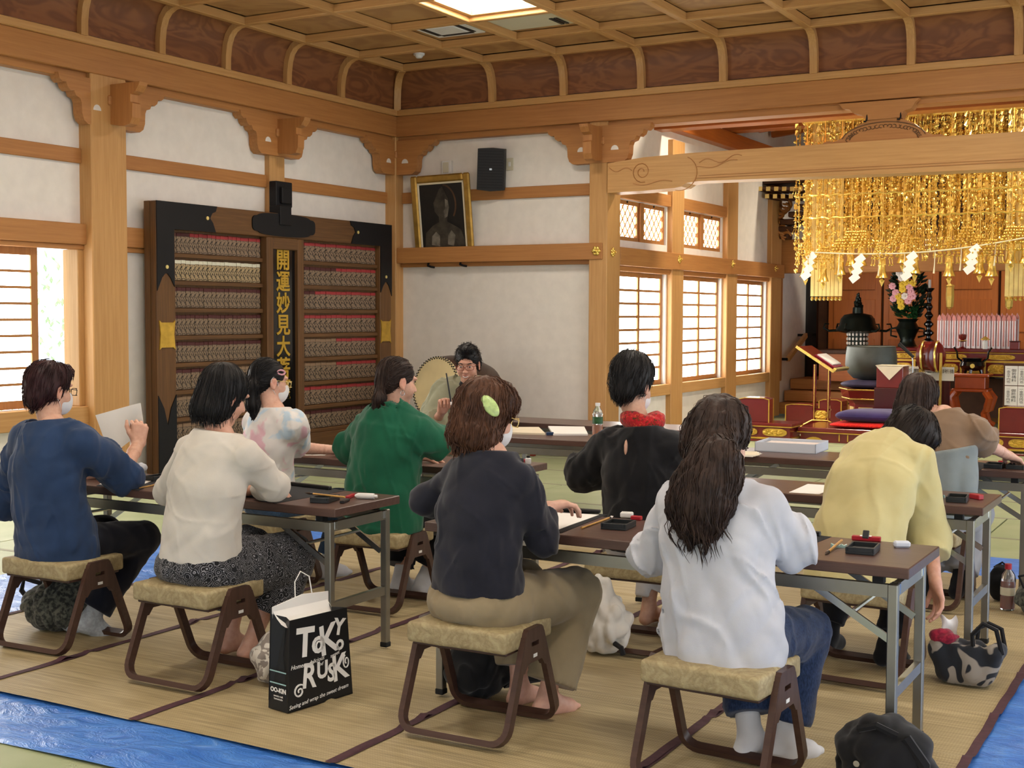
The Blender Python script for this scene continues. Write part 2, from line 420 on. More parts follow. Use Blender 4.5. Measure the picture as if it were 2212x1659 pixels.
for (y0, y1) in ((13.1, 14.66), (15.03, 16.56), (16.96, 18.4)):
    beam('trim_%d' % n, XA-.05, XA+.06, y0, y1, .53, .66, 'y', 'hinoki'); n += 1
    beam('trim_%d' % n, XA-.05, XA+.04, y0, y1, 1.98, 2.04, 'y', 'cedar'); n += 1
beam('trim_%d' % n, XL-.12, XL+.07, 4.5, 8.12, .51, .68, 'y', 'hinoki'); n += 1
beam('trim_%d' % n, XL-.16, XL+.03, 8.04, 8.16, .68, 2.05, 'z', 'hinoki'); n += 1
# main beams under the cove
for ax in 'xy':
    bm_ = []
    for (p0, p1, z0, z1, wd) in ((0, .10, 3.50, 3.57, 'cedar'), (0, .165, 3.565, 3.80, 'cedar'), (0, .20, 3.80, 3.87, 'hinoki')):
        if ax == 'y': beam('trim_%d' % n, XL, XL+p1, YR, 13.0, z0, z1, 'y', wd)
        else: beam('trim_%d' % n, XL, XR, YW-p1, YW+.12, z0, z1, 'x', wd)
        n += 1
# --- carved brackets under the beams
br = [(.62, 3.52), (.605, 3.47), (.57, 3.445), (.535, 3.45), (.52, 3.41), (.485, 3.385), (.45, 3.39), (.43, 3.35), (.385, 3.335), (.37, 3.30), (.365, 3.21), (.345, 3.155), (.30, 3.125)]
def bracket(nm, c, ax, half=None, scale=1.0, lab=None):
    b = MB()
    o = [(d*scale, z) for d, z in br]
    pts = [(-d, z) for d, z in o]+[(d, z) for d, z in reversed(o)]
    if half: pts = [(0.0, 3.52), (0.0, 3.125)]+[(d*half, z) for d, z in reversed(o)]
    b.prism(pts, ax, -.055, .055)
    return b.build(nm, 'cedar_x' if ax == 'y' else 'cedar_y', None, kind='structure', loc=c)
def half_moons(c, ax, parent):
    b = MB()
    for s in (-1, 1):
        pts = [(s*(.20+.045*math.cos(a)), 3.255+.05*math.sin(a)) for a in [PI*i/8 for i in range(9)]]
        b.prism(pts, ax, -.058, .058)
    b.build('carved_eye', 'plaster', parent)
def bracket_set(i, x, y, axw, perp):
    o = bracket('trim_%d' % i, (x, y, 0), 'x' if axw == 'y' else 'y'); half_moons((x, y, 0), 'x' if axw == 'y' else 'y', o)
    q = MB(); s, ax2 = perp
    pts = [(0, 3.50), (0, 3.16)]+[(s*d, z) for d, z in ((.22, 3.13), (.29, 3.145), (.32, 3.20), (.325, 3.32), (.30, 3.335), (.30, 3.40), (.36, 3.42), (.40, 3.47), (.41, 3.50))]
    q.prism(pts, ax2, -.05, .05); q.build('bracket_nose', 'cedar_z', o)
    w = MB(); w.cb((0, 0, 3.36), (.16, .16, .09), .012); w.build('bearing_block', 'cedar_x', o)
bracket_set(80, XL+.09, 8.375, 'y', (1, 'y')); bracket_set(81, XL+.06, 10.68, 'y', (1, 'y'))
bracket_set(82, XL+.08, 12.80, 'y', (1, 'y')); bracket_set(83, -8.86, YW-.08, 'x', (-1, 'x')); bracket_set(84, -6.16, 12.80, 'x', (-1, 'x'))
# --- cove with curved ribs and coffered ceiling
prof = [(0, 3.86), (.003, 3.98), (.018, 4.09), (.05, 4.18), (.10, 4.24), (.17, 4.275), (.245, 4.285)]
XB, YB = XL+.20, YW-.20
XE, YE = XB+.245, YB-.245
ribx = [-7.442, -6.546, -5.63, -4.725, -3.79, -2.857, -1.9, -.98, -.06, .86, 1.78, 2.70]
riby = [11.613, 10.698, 9.773, 8.894, 7.98, 7.07, 6.16, 5.25, 4.34, 3.43, 2.52, 1.61, .7, -.21, -1.12, -2.03]
b = MB(); b.box(XL-.2, XR+.2, YR-.2, 13.1, 4.40, 4.46); ceiling = struct('ceiling', b, 'ceilpanel')
def cove_panel(parent, ax, a, c):
    b = MB(); k = len(prof)
    if ax == 'y': vs = [(XB+d-.035, yy, z+.02) for yy in (a, c) for d, z in prof]
    else: vs = [(xx, YB-d+.035, z+.02) for xx in (a, c) for d, z in prof]
    b.add(vs, [(i, i+1, k+i+1, k+i) for i in range(k-1)]); return b.build('cove_panel', 'covepanel', parent, True)
def rib(parent, ax, a, nm='cove_rib'):
    b = MB()
    if ax == 'y': b.sweep([(XB+d-.01, a, z) for d, z in prof], (0, 1, 0), .075, .06)
    else: b.sweep([(a, YB-d+.01, z) for d, z in prof], (1, 0, 0), .075, .06)
    return b.build(nm, 'hinoki_z', parent, True)
ys = [YE]+riby+[YR]
for i in range(len(ys)-1): cove_panel(ceiling, 'y', ys[i+1], ys[i] if i else YB+.02)
xs = [XE]+ribx+[XR]
for i in range(len(xs)-1): cove_panel(ceiling, 'x', xs[i] if i else XB-.02, xs[i+1])
for yy in riby: rib(ceiling, 'y', yy)
for xx in ribx: rib(ceiling, 'x', xx)
b = MB(); b.sweep([(XB+d-.01, YB-d+.01, z) for d, z in prof], (1, 1, 0), .08, .07); b.build('corner_rib', 'hinoki_z', ceiling, True)
for xx in [XE-.02]+ribx:
    MB().box(xx-.037, xx+.037, YR, YE, 4.255, 4.335, .006).build('ceiling_rib', 'hinoki_y', ceiling)
for yy in [YE+.02]+riby:
    MB().box(XE, XR, yy-.037, yy+.037, 4.258, 4.333, .006).build('ceiling_rib', 'hinoki_x', ceiling)
light_cells = {(1, 2), (5, 2), (9, 2), (1, 6), (5, 6), (9, 6), (3, 10), (7, 10), (1, 14), (5, 14), (9, 14)}
cx = [XE]+ribx; cy = [YE]+riby
for i in range(len(cx)-1):
    for jj in range(len(cy)-1):
        x0, x1, y0, y1 = cx[i]+.037, cx[i+1]-.037, cy[jj+1]+.037, cy[jj]-.037
        if (i-1, jj) in light_cells or jj > 9: continue
        MB().box(x0, x1, y0, y1, 4.335, 4.36, .004).build('ceiling_panel', 'ceilpanel', ceiling)
for (i, jj) in light_cells:
    x0, x1, y0, y1 = cx[i+1]+.037, cx[i+2]-.037, cy[jj+1]+.037, cy[jj]-.037
    t = thing('ceiling_light', 'square recessed ceiling light with a pale wooden rim' + (', glowing white above the hall corner' if (i, jj) == (1, 2) else ''), 'ceiling light', ((x0+x1)/2, (y0+y1)/2, 4.30), group='recessed lights in the coffered ceiling')
    hx, hy = (x1-x0)/2, (y1-y0)/2
    b = MB()
    for (p, q, r, s) in ((-hx, hx, -hy, -hy+.06), (-hx, hx, hy-.06, hy), (-hx, -hx+.06, -hy+.06, hy-.06), (hx-.06, hx, -hy+.06, hy-.06)): b.box(p, q, r, s, 0, .10)
    b.build('rim', 'hinoki_x', t)
    MB().box(-hx+.06, hx-.06, -hy+.06, hy-.06, .06, .07).build('diffuser', 'lamp', t)
# --- air conditioner cassette, access panel, smoke detector
t = thing('air_conditioner', 'white square ceiling air conditioner cassette with dark slots', 'air conditioner', (-7.02, 11.08, 4.335))
MB().cb((0, 0, -.012), (.56, .56, .025), .008).build('panel', 'white_plastic', t)
for k in range(4):
    b = MB(); b.cb((0, .20, -.026), (.36, .05, .006)); o = b.build('air_slot', 'dark_plastic', t); o.rotation_euler = (0, 0, k*PI/2)
MB().cb((0, 0, -.028), (.30, .30, .008), .003).build('intake_grille', 'white_plastic', t)
t = thing('access_panel', 'pale beige ceiling access panel with a slotted vent', 'panel', (-6.09, 11.10, 4.332))
MB().cb((0, 0, -.008), (.80, .66, .016), .004).build('cover', 'beige_plastic', t)
for k in range(2): MB().cb((.20+k*.05, .22-.06, -.02), (.035, .26, .008)).build('vent_slot', 'dark_plastic', t)
t = thing('smoke_detector', 'small white dome smoke detector on the ceiling near the corner', 'smoke detector', (-7.98, 12.02, 4.335))
MB().lathe([(.001, -.055), (.03, -.05), (.045, -.03), (.05, -.02)], 16).build('dome', 'white_plastic', t, True); MB().lathe([(.06, -.02), (.065, 0)], 16).build('base', 'white_plastic', t, True)

# --- paper windows
nwin = 0
def shoji(win, axis, pos, a0, a1, z0, z1, cols, rows, glow, stile=.05, bar=.012, wd='cedar', dirn=1):
    """a paper window panel: frame, bars and one pane per field"""
    w = (a1-a0-2*stile)/cols; h = (z1-z0-2*stile)/rows
    def bx(b, p, q, r, s, d0, d1):
        if axis == 'x': b.box(pos+d0, pos+d1, p, q, r, s)
        else: b.box(p, q, pos+d0, pos+d1, r, s)
    b = MB()
    bx(b, a0, a0+stile, z0, z1, -.015, .015); bx(b, a1-stile, a1, z0, z1, -.015, .015)
    bx(b, a0+stile, a1-stile, z0, z0+stile, -.015, .015); bx(b, a0+stile, a1-stile, z1-stile, z1, -.015, .015)
    fr = b.build('sash', wd+'_z', win)
    for r in range(1, rows):
        b = MB(); zz = z0+stile+r*h; bx(b, a0+stile, a1-stile, zz-bar/2, zz+bar/2, -.010, .012); b.build('glazing_bar', wd+'_y', fr)
    for c in range(1, cols):
        b = MB(); aa = a0+stile+c*w; bx(b, aa-bar/2, aa+bar/2, z0+stile, z1-stile, -.010, .0125); b.build('glazing_bar', wd+'_z', fr)
    for r in range(rows):
        for c in range(cols):
            b = MB(); bx(b, a0+stile+c*w, a0+stile+(c+1)*w, z0+stile+r*h, z0+stile+(r+1)*h, -.006, -.003); b.build('pane', glow, fr)
def window(i):
    o = bpy.data.objects.new('window_%d' % i, None); COL.objects.link(o); o['kind'] = 'structure'; return o
w1 = window(1)
shoji(w1, 'x', XL-.05, 6.15, 7.66, .69, 2.05, 1, 9, 'shoji_altar', .07, .022)
shoji(w1, 'x', XL-.09, 4.62, 6.2, .69, 2.05, 1, 9, 'shoji_altar', .07)
for k, (a, c) in enumerate(((13.17, 14.62), (15.06, 16.52), (17.0, 18.36))):
    w = window(2+k); mid = (a+c)/2
    shoji(w, 'x', XA-.03, a, mid, .66, 1.98, 1, 8, 'shoji_altar', .055, .028); shoji(w, 'x', XA-.06, mid, c, .66, 1.98, 1, 8, 'shoji_altar', .055, .028)
def lattice(win, a0, a1, z0, z1):
    b = MB(); s = .045; x = XA-.03
    for (p, q, r, t_) in ((a0, a0+s, z0, z1), (a1-s, a1, z0, z1), (a0+s, a1-s, z0, z0+s), (a0+s, a1-s, z1-s, z1)): b.box(x-.015, x+.015, p, q, r, t_)
    fr = b.build('sash', 'cedar_z', win)
    MB().box(x-.012, x-.009, a0+s, a1-s, z0+s, z1-s).build('pane', 'shoji_altar', fr)
    L0, L1, Z0, Z1 = a0+s, a1-s, z0+s, z1-s; sl = (Z1-Z0)/(L1-L0)*1.55; st = (L1-L0)/4.2
    for sg in (1, -1):
        k = -6
        while k < 12:
            # line z = Z0 + sg*sl*(y - yk)
            yk_ = L0+k*st; pts = []
            for yy in np.linspace(L0, L1, 60):
                zz = Z0+sg*sl*(yy-yk_) if sg == 1 else Z0-sl*(yy-yk_)
                if Z0 <= zz <= Z1: pts.append((yy, zz))
            if len(pts) > 2: MB().tube([(x-.002, *pts[0]), (x-.002, *pts[-1])], .009, 4).build('lattice_bar', 'cedar_y', fr)
            k += 1
    MB().cb((x+.02, (a0+a1)/2, z1-.01), (.012, .02, .03), .003).build('latch', 'black_iron', fr)
for k, (a, c) in enumerate(((13.17, 14.62), (15.06, 16.52))):
    w = window(5+k); mid = (a+c)/2; lattice(w, a+.02, mid-.05, 2.33, 2.78); lattice(w, mid+.05, c-.02, 2.33, 2.78)
    MB().box(XA-.05, XA+.01, mid-.05, mid+.05, 2.33, 2.78).build('mullion', 'cedar_z', w)
for k, h in enumerate(side_open):
    w = window(10+k); shoji(w, 'x', XR+.03, h[0], (h[0]+h[1])/2, h[2], h[3], 1, 4, 'shoji_side', .04); shoji(w, 'x', XR+.06, (h[0]+h[1])/2, h[1], h[2], h[3], 1, 4, 'shoji_side', .04)
for k, h in enumerate(rear_open):
    w = window(20+k); shoji(w, 'y', YR-.03, h[0], (h[0]+h[1])/2, h[2], h[3], 1, 4, 'shoji_rear', .04); shoji(w, 'y', YR-.06, (h[0]+h[1])/2, h[1], h[2], h[3], 1, 4, 'shoji_rear', .04)
# shrub outside the open window at the left
t = thing('garden_shrub', 'sunlit shrub outside the open window, almost washed out by light', 'shrub', (-10.6, 8.9, 0))
MB().tube([(0, 0, 0), (.02, 0, 1.1)], .03).build('stem', 'dimwood', t)
b = MB()
for k in range(420):
    p = RNG.normal(0, 1, 3); p = p/np.linalg.norm(p)*RNG.uniform(.3, 1)**.5*np.array([.5, .7, .9])+np.array([0, 0, 1.35])
    q = RNG.normal(0, 1, 3); q /= np.linalg.norm(q); r_ = np.cross(q, [0, 0, 1.0]); r_ /= np.linalg.norm(r_)+1e-6
    b.add([p, p+q*.05+r_*.02, p+q*.1, p+q*.05-r_*.02], [(0, 1, 2, 3)])
plain('sunleaf', 'a8c48a', .5, var=.2, nscale=20)
b.build('foliage', 'sunleaf', t, kind='stuff')

# --- the great rainbow beam, frog-leg strut and gilt nail covers
b = MB()
zt = lambda x: 3.12+.045*min(1, (x+6.02)/.5)
low = [(-6.02, 2.795), (-5.60, 2.80), (-5.25, 2.815), (-5.18, 2.825), (-5.12, 2.86), (-5.0, 2.872), (-4.0, 2.862), (-3.0, 2.852), (-2.0, 2.845), (0.2, 2.845), (.3, 2.80), (1.2, 2.79)]
top = [(1.2, 3.12), (.6, 3.165), (-1, 3.175), (-3, 3.175), (-5.1, 3.165), (-5.6, 3.15), (-6.02, 3.11)]
b.prism(low+top, 'y', 12.70, 12.98); koryo = struct('trim_90', b, 'hinoki_x')
b = MB(); b.box(-5.02, .1, 12.692, 12.72, 2.90, 2.906); b.box(-4.98, .1, 12.692, 12.72, 2.925, 2.929); b.build('groove_line', 'cedar_x', koryo)
def spiral(cx_, cz_, r0, r1, t0, t1, n_=26): return [(cx_+(r0+(r1-r0)*i/n_)*math.cos(t0+(t1-t0)*i/n_), 12.695, cz_+(r0+(r1-r0)*i/n_)*math.sin(t0+(t1-t0)*i/n_)) for i in range(n_+1)]
for pts in (spiral(-5.62, 3.0, .02, .115, 0, 3.6*PI), spiral(-5.18, 2.98, .20, .16, -.6*PI, .35*PI, 14), [(-6.0+.02*i, 12.695, 3.06-.03*math.sin(i*.45)-.004*i) for i in range(14)],
            [(-5.72+.04*i, 12.695, 2.88-.02*math.sin(i*.55)) for i in range(12)], [(-4.98+.035*i, 12.695, 3.06+.03*math.sin(i*.7)+.003*i) for i in range(14)], [(-5.02+.03*i, 12.695, 3.0+.02*math.cos(i*.5)+.004*i) for i in range(16)]):
    MB().tube(pts, .005, 4).build('carved_line', 'cedar_x', koryo)
ka = [(-3.72, 3.172), (-3.66, 3.20), (-3.60, 3.19), (-3.56, 3.20), (-3.50, 3.23), (-3.42, 3.29), (-3.36, 3.335), (-3.29, 3.36)]
kb = [(-2.52, 3.172), (-2.58, 3.20), (-2.65, 3.20), (-2.70, 3.22), (-2.76, 3.26), (-2.83, 3.32), (-2.89, 3.35), (-2.94, 3.365)]
b = MB(); b.prism(ka+[(-3.25, 3.375), (-2.98, 3.38)]+kb[::-1], 'y', 12.72, 12.84); kaeru = struct('trim_91', b, 'cedar_x')
b = MB(); b.prism([(-3.55, 3.55), (-3.50, 3.50), (-3.44, 3.49), (-3.40, 3.45), (-3.32, 3.43), (-3.28, 3.375), (-2.95, 3.38), (-2.92, 3.44), (-2.85, 3.46), (-2.82, 3.51), (-2.78, 3.55)], 'y', 12.70, 12.86); b.build('strut_cap', 'cedar_x', kaeru)
for k in range(26):
    a = PI*(k+.5)/26; cx_, cz_ = -3.115+.34*math.cos(a), 3.19+.12*math.sin(a)
    MB().tube([(cx_+.02*math.cos(t), 12.716, cz_+.016*math.sin(t)) for t in np.linspace(k, k+4.6, 9)], .004, 4).build('carved_scroll', 'oldwood_x', kaeru)
MB().tube([(-3.115+.40*math.cos(a), 12.716, 3.185+.165*math.sin(a)) for a in np.linspace(.15, PI-.15, 24)], .006, 4).build('carved_line', 'oldwood_x', kaeru)
for sx_ in (-3.27, -2.95): MB().tube([(sx_, 12.71, 3.44), (sx_, 12.70, 3.38), (sx_-.01, 12.69, 3.36), (sx_-.03, 12.69, 3.365)], .009, 6).build('hook', 'black_iron', kaeru)
def rosette(loc, rot, lab):
    t = thing('nail_cover', lab, 'ornament', loc, group='gilt nail covers'); t.rotation_euler = rot
    for k in range(6):
        a = k*PI/3; MB().ico((.032*math.cos(a), .032*math.sin(a), .008), (.022, .022, .012), 2).build('petal', 'gold', t, True)
    MB().lathe([(.022, 0), (.022, .02), (.012, .028), (.012, .045), (.004, .05)], 12).build('boss', 'gold', t, True)
px_ = ony(1288, 542, 12.74); rosette(px_, (PI/2, 0, 0), 'gilt flower nail cover on the back wall rail left of the altar post')
for k, (u_, v_, lab) in enumerate(((1323, 545, 'just past the altar post'), (1467, 560, 'beside the first shoji post'), (1582, 570, 'beside the second shoji post'), (1675, 580, 'farthest along the window wall'))):
    rosette(onx(u_, v_, XA+.10), (0, PI/2, 0), 'gilt flower nail cover on the window wall rail, '+lab)
# ================================================================ votive name board on the left wall
BX = -8.70                                   # face of the board
y0, y1, zt_ = onx(333, 430, BX)[1], onx(842, 480, BX)[1], 2.52
W = y1-y0
board = thing('votive_board', 'large dark wooden board of name plates with black iron corners and a gilt centre sign', 'board', (BX, (y0+y1)/2, 0))
hy = W/2
def ly(px, py): return onx(px, py, BX)[1]-(y0+y1)/2
FR = .26                                      # side rail width
li0, li1 = -hy+FR*.93, ly(570, 600)           # left field
ri0, ri1 = ly(650, 600), hy-.22               # right field
zin0, zin1 = .22, 2.27
MB().box(-.13, -.06, -hy, hy, 0, zt_).build('back_panel', 'oldwood_z', board)
for (a, c, z0, z1, ax) in ((-hy, li0, 0, zt_, 'z'), (ri1, hy, 0, zt_, 'z'), (li0, ri1, zin1, zt_, 'y'), (li0, ri1, 0, zin0, 'y')):
    MB().box(-.06, .02, a, c, z0, z1, .008).build('frame_rail', 'oldwood_'+ax, board)
# centre sign
cs = MB(); s0, s1 = li1, ri0; wdt = s1-s0
for (a, c, z0, z1, ax) in ((s0, s0+.10, zin0, zin1, 'z'), (s1-.10, s1, zin0, zin1, 'z'), (s0+.10, s1-.10, zin1-.12, zin1, 'y'), (s0+.10, s1-.10, zin0, zin0+.1, 'y')):
    MB().box(-.05, .045, a, c, z0, z1, .008).build('sign_frame', 'oldwood_'+ax, board)
sg = MB().box(-.05, .0, s0+.10, s1-.10, zin0+.1, zin1-.12).build('sign_panel', 'black_lacquer', board)
chars = '開運妙見大菩薩'
ztop = onx(605, 560, BX)[2]; zstep = onx(605, 560, BX)[2]-onx(605, 606, BX)[2]
for k, ch in enumerate(chars):
    me = text_mesh(ch, .225, 'goldtext', 'gilt_character', .004, offset=.0045)
    o = link('gilt_character', me, sg, (.003, (s0+s1)/2, ztop-.02-k*zstep*1.02), (PI/2, 0, PI/2)); o.scale = (.98, 1.0, 1)
# shelves and name plates
plate_cols = {'a': '8c7258', 'b': '7e6650', 'c': '9c8468'}
def plate_mat(name, topc, body, ink):
    m, nt, bs = _new(name); v = coords(nt, 'Object'); sep = nt.nodes.new('ShaderNodeSeparateXYZ'); nt.links.new(v, sep.inputs[0])
    f = noise(nt, coords(nt, 'Object', (1, 2.6, 34)), 1.6, 2, .6)
    inkf = ramp(nt, f, [(.50, body), (.56, ink)])
    gt = nt.nodes.new('ShaderNodeMath'); gt.operation = 'GREATER_THAN'; gt.inputs[1].default_value = .062; nt.links.new(sep.outputs[2], gt.inputs[0])
    mx = nt.nodes.new('ShaderNodeMix'); mx.data_type = 'RGBA'; nt.links.new(gt.outputs[0], mx.inputs[0]); nt.links.new(inkf, mx.inputs[6]); mx.inputs[7].default_value = lin(topc)
    nt.links.new(mx.outputs[2], bs.inputs['Base Color']); bs.inputs['Roughness'].default_value = .6
plate_mat('plate_red', '9c3034', '8a745e', '2a211c'); plate_mat('plate_dark', '4a1c1c', '84705a', '2c221c'); plate_mat('plate_white', 'd2d0bc', 'a8926e', '1e1a16'); plate_mat('plate_plain', '8a7058', '84705a', '2a211c')
rows = 8; rh = (zin1-zin0)/rows
ph = rh*.74
def plate_mesh(m): return MB().box(-.01, .008, -.5, .5, -ph/2, ph/2, .004).mesh('name_plate', m)
pm = {k: plate_mesh(k) for k in ('plate_red', 'plate_dark', 'plate_white', 'plate_plain')}
# rows of the photograph: what the plate heads look like, left field and right field
Lrow = ['rd', 'w', 'd', 'd', 'd', 'dp', 'p', 'p', 'p']; Rrow = ['r', 'dr', 'rd', 'r', 'pr', 'pr', 'r', 'd', 'p']
nL, nR = 21, 15
def pick(code, u):
    c = code[0] if (len(code) == 1 or u < .5) else code[1]
    return {'r': 'plate_red', 'd': 'plate_dark', 'w': 'plate_white', 'p': 'plate_plain'}[c]
for (f0, f1, npl, codes) in ((li0+.015, li1-.01, nL, Lrow), (ri0+.01, ri1-.015, nR, Rrow)):
    for r in range(rows):
        zc = zin1-(r+.5)*rh+.012
        MB().box(-.06, -.012, f0-.01, f1+.01, zc-rh/2-.012, zc-rh/2+.028, .004).build('shelf_rail', 'oldwood_y', board)
        w_ = (f1-f0)/npl
        for k in range(npl):
            code = codes[r]
            u = (k+.5)/npl
            if code == 'rd': key = 'plate_dark' if u < .2 else 'plate_red'
            else: key = pick(code, u)
            o = link('name_plate', pm[key], board, (-.045+random.uniform(-.003, .004), f0+(k+.5)*w_, zc+random.uniform(-.003, .003)))
            o.scale = (1, w_*.94, 1)
# black iron fittings
def corner(sgn, zs):
    b = MB(); e = hy*sgn; t_ = lambda d: e-sgn*d
    top = zt_ if zs > 0 else 0.0
    L, H_ = .80, 1.0
    pts = [(t_(0), top), (t_(L), top), (t_(L-.02), top-zs*.05), (t_(L-.07), top-zs*.07), (t_(L-.10), top-zs*.12), (t_(L-.06), top-zs*.16), (t_(L-.02), top-zs*.25), (t_(.22), top-zs*.25), (t_(.22), top-zs*.78), (t_(.17), top-zs*.70), (t_(.13), top-zs*.66), (t_(.10), top-zs*.66), (t_(.06), top-zs*.70), (t_(0), top-zs*.82)]
    b.prism(pts, 'x', .02, .03); o = b.build('corner_fitting', 'black_iron', board)
    MB().lathe([(.018, 0), (.018, .012)], 10, (0, 0, 0), Matrix.Translation((.025, t_(.12), top-zs*.6)) @ Matrix.Rotation(PI/2, 4, 'Y')).build('rivet', 'gold_pale', o)
    MB().lathe([(.018, 0), (.018, .012)], 10, (0, 0, 0), Matrix.Translation((.025, t_(.66), top-zs*.12)) @ Matrix.Rotation(PI/2, 4, 'Y')).build('rivet', 'gold_pale', o)
for sgn in (-1, 1):
    corner(sgn, 1)
    e = hy*sgn; b = MB(); t_ = lambda d: e-sgn*d
    b.prism([(t_(0), 0), (t_(.23), 0), (t_(.23), .74), (t_(.16), .62), (t_(.115), .46), (t_(.07), .62), (t_(0), .74)], 'x', .02, .03); b.build('foot_fitting', 'black_iron', board)
    b = MB(); c_ = t_(.12); b.prism([(c_-.10, 1.16), (c_-.075, 1.18), (c_+.075, 1.18), (c_+.10, 1.16), (c_+.085, 1.30), (c_+.10, 1.43), (c_+.075, 1.41), (c_-.075, 1.41), (c_-.10, 1.43), (c_-.085, 1.30)], 'x', .02, .032); b.build('gilt_seal', 'gold_leaf', board)
cm = (s0+s1)/2
b = MB(); pts = []
for a in np.linspace(0, 2*PI, 56, endpoint=False):
    ca, sa = math.cos(a), math.sin(a); rr = 1-.13*math.exp(-((abs(ca)-.80)/.07)**2)
    pts.append((cm+.50*math.copysign(abs(ca)**.75, ca), 2.40+.115*rr*math.copysign(abs(sa)**.5, sa)))
b.prism(pts, 'x', .02, .034); b.build('centre_fitting', 'black_iron', board)
MB().box(-.10, .05, cm-.09, cm+.09, 2.40, 2.60, .006).build('hanger_block', 'black_iron', board)
t = thing('wall_bracket', 'black metal bracket block on the slim post above the name board', 'bracket', (XL+.07, 10.67, 2.60))
MB().box(.0, .10, -.13, .13, .0, .26, .008).build('plate', 'black_iron', t); MB().box(.10, .14, -.08, .08, .03, .2, .008).build('hook_block', 'black_iron', t)

# ================================================================ framed picture, loudspeaker, switches on the back wall
pa, pb, pc, pd = [ony(*p, YW-.10) for p in ((893, 391), (1005, 388), (912, 552), (1022, 547))]
pw, phh = .80, pa[2]-pc[2]+.04
pic = thing('framed_picture', 'gilt framed dark picture of a seated statue leaning out from the wall', 'picture', ((pa[0]+pb[0]+pc[0]+pd[0])/4+.02, YW-.06, pc[2]-.075))
pic.rotation_euler = (math.radians(6), math.radians(-1.0), 0)
ph2 = 1.00
fw = .085
plain('frame_gold', 'a8843e', .42, .65, var=.1, nscale=12)
for (x0, x1, z0, z1, ax) in ((-pw/2, -pw/2+fw, 0, ph2, 'z'), (pw/2-fw, pw/2, 0, ph2, 'z'), (-pw/2+fw, pw/2-fw, 0, fw, 'x'), (-pw/2+fw, pw/2-fw, ph2-fw, ph2, 'x')):
    MB().box(x0, x1, -.045, 0, z0, z1, .016).build('frame_side', 'frame_gold', pic)
for (x0, x1, z0, z1) in ((-pw/2+fw, -pw/2+fw+.022, fw, ph2-fw), (pw/2-fw-.022, pw/2-fw, fw, ph2-fw), (-pw/2+fw, pw/2-fw, fw, fw+.022), (-pw/2+fw, pw/2-fw, ph2-fw-.022, ph2-fw)):
    MB().box(x0, x1, -.03, -.01, z0, z1, .004).build('inner_mount', 'paper_warm', pic)
plain('pic_ground', '161310', .5, var=.2); plain('pic_figure', '3a342c', .6, var=.3, nscale=9); plain('pic_light', '6c665c', .6, var=.3, nscale=12); plain('pic_halo', '4a3220', .6, var=.2)
can = MB().box(-pw/2+fw, pw/2-fw, -.018, -.008, fw, ph2-fw).build('print', 'pic_ground', pic)
b = MB(); b.prism([(-.27, .12), (-.24, .34), (-.14, .42), (-.05, .46), (-.05, .52), (-.10, .58), (-.11, .68), (-.06, .77), (-.02, .84), (.02, .86), (.05, .80), (.09, .72), (.10, .62), (.07, .52), (.06, .46), (.14, .42), (.24, .36), (.29, .22), (.29, .12)], 'y', -.0195, -.018); b.build('figure_print', 'pic_figure', can)
b = MB(); b.prism([(.03, .50), (.07, .52), (.095, .62), (.085, .70), (.05, .72), (.045, .62), (.02, .58)], 'y', -.0205, -.0195); b.prism([(.05, .20), (.13, .18), (.16, .30), (.11, .36), (.06, .30)], 'y', -.0205, -.0195); b.prism([(-.17, .20), (-.06, .18), (-.05, .30), (-.10, .35), (-.16, .30)], 'y', -.0205, -.0195); b.build('light_print', 'pic_light', can)
b = MB(); b.sweep([(.02+.17*math.cos(a), -.019, .66+.22*math.sin(a)) for a in np.linspace(-.7, 1.5, 18)], (0, 1, 0), .002, .02); b.build('halo_print', 'pic_halo', can)
cap = MB().box(-.15, .19, -.052, -.046, fw+.0, fw+.062).build('caption_slip', 'paper', pic)
o = link('caption_text', text_mesh('妙見菩薩 御分身像', .042, 'ink_black', 'caption_text', .0005), cap, (.02, -.0525, fw+.031), (PI/2, 0, 0))
for sx_ in (-.24, .20):
    MB().tube([(sx_, -.01, -.0), (sx_+.02, -.06, -.035), (sx_+.06, -.06, -.05), (sx_+.08, -.02, -.06)], .014, 6).build('support_hook', 'black_iron', pic)
s_ = ony(1054, 360, YW-.12)
t = thing('loudspeaker', 'black wall loudspeaker tilted downward on the back wall', 'loudspeaker', (s_[0], YW-.0, s_[2])); t.rotation_euler = (math.radians(8), math.radians(2), math.radians(24))
b = MB(); b.prism([(-.155, -.24), (.0, -.255), (.155, -.24), (.15, .215), (0, .225), (-.15, .215)], 'y', -.25, -.05); b.build('cabinet', 'dark_plastic', t)
b = MB()
for k in range(14): b.box(-.14, .14, -.256, -.25, -.22+k*.031, -.205+k*.031)
b.build('grille', 'black_iron', t); MB().box(-.014, .014, -.26, -.256, -.02, .0).build('badge', 'steel_bright', t)
MB().cb((0, -.02, 0), (.1, .10, .12), .01).build('wall_mount', 'black_iron', t)
s_ = ony(1102, 355, YW); t = thing('wall_switch', 'small beige wall plate beside the loudspeaker', 'switch plate', (s_[0], YW, s_[2]))
MB().box(-.045, .045, -.012, 0, -.07, .07, .004).build('plate', 'beige_plastic', t); MB().box(-.015, .015, -.018, -.012, -.025, .025, .003).build('rocker', 'white_plastic', t)
s_ = ony(968, 363, YW); t = thing('junction_cover', 'pale wall box above the framed picture', 'wall box', (s_[0], YW, s_[2]))
MB().box(-.06, .07, -.05, 0, -.08, .08, .006).build('cover', 'white_plastic', t); MB().box(-.04, .04, -.056, -.05, -.06, .06, .003).build('front_plate', 'beige_plastic', t)

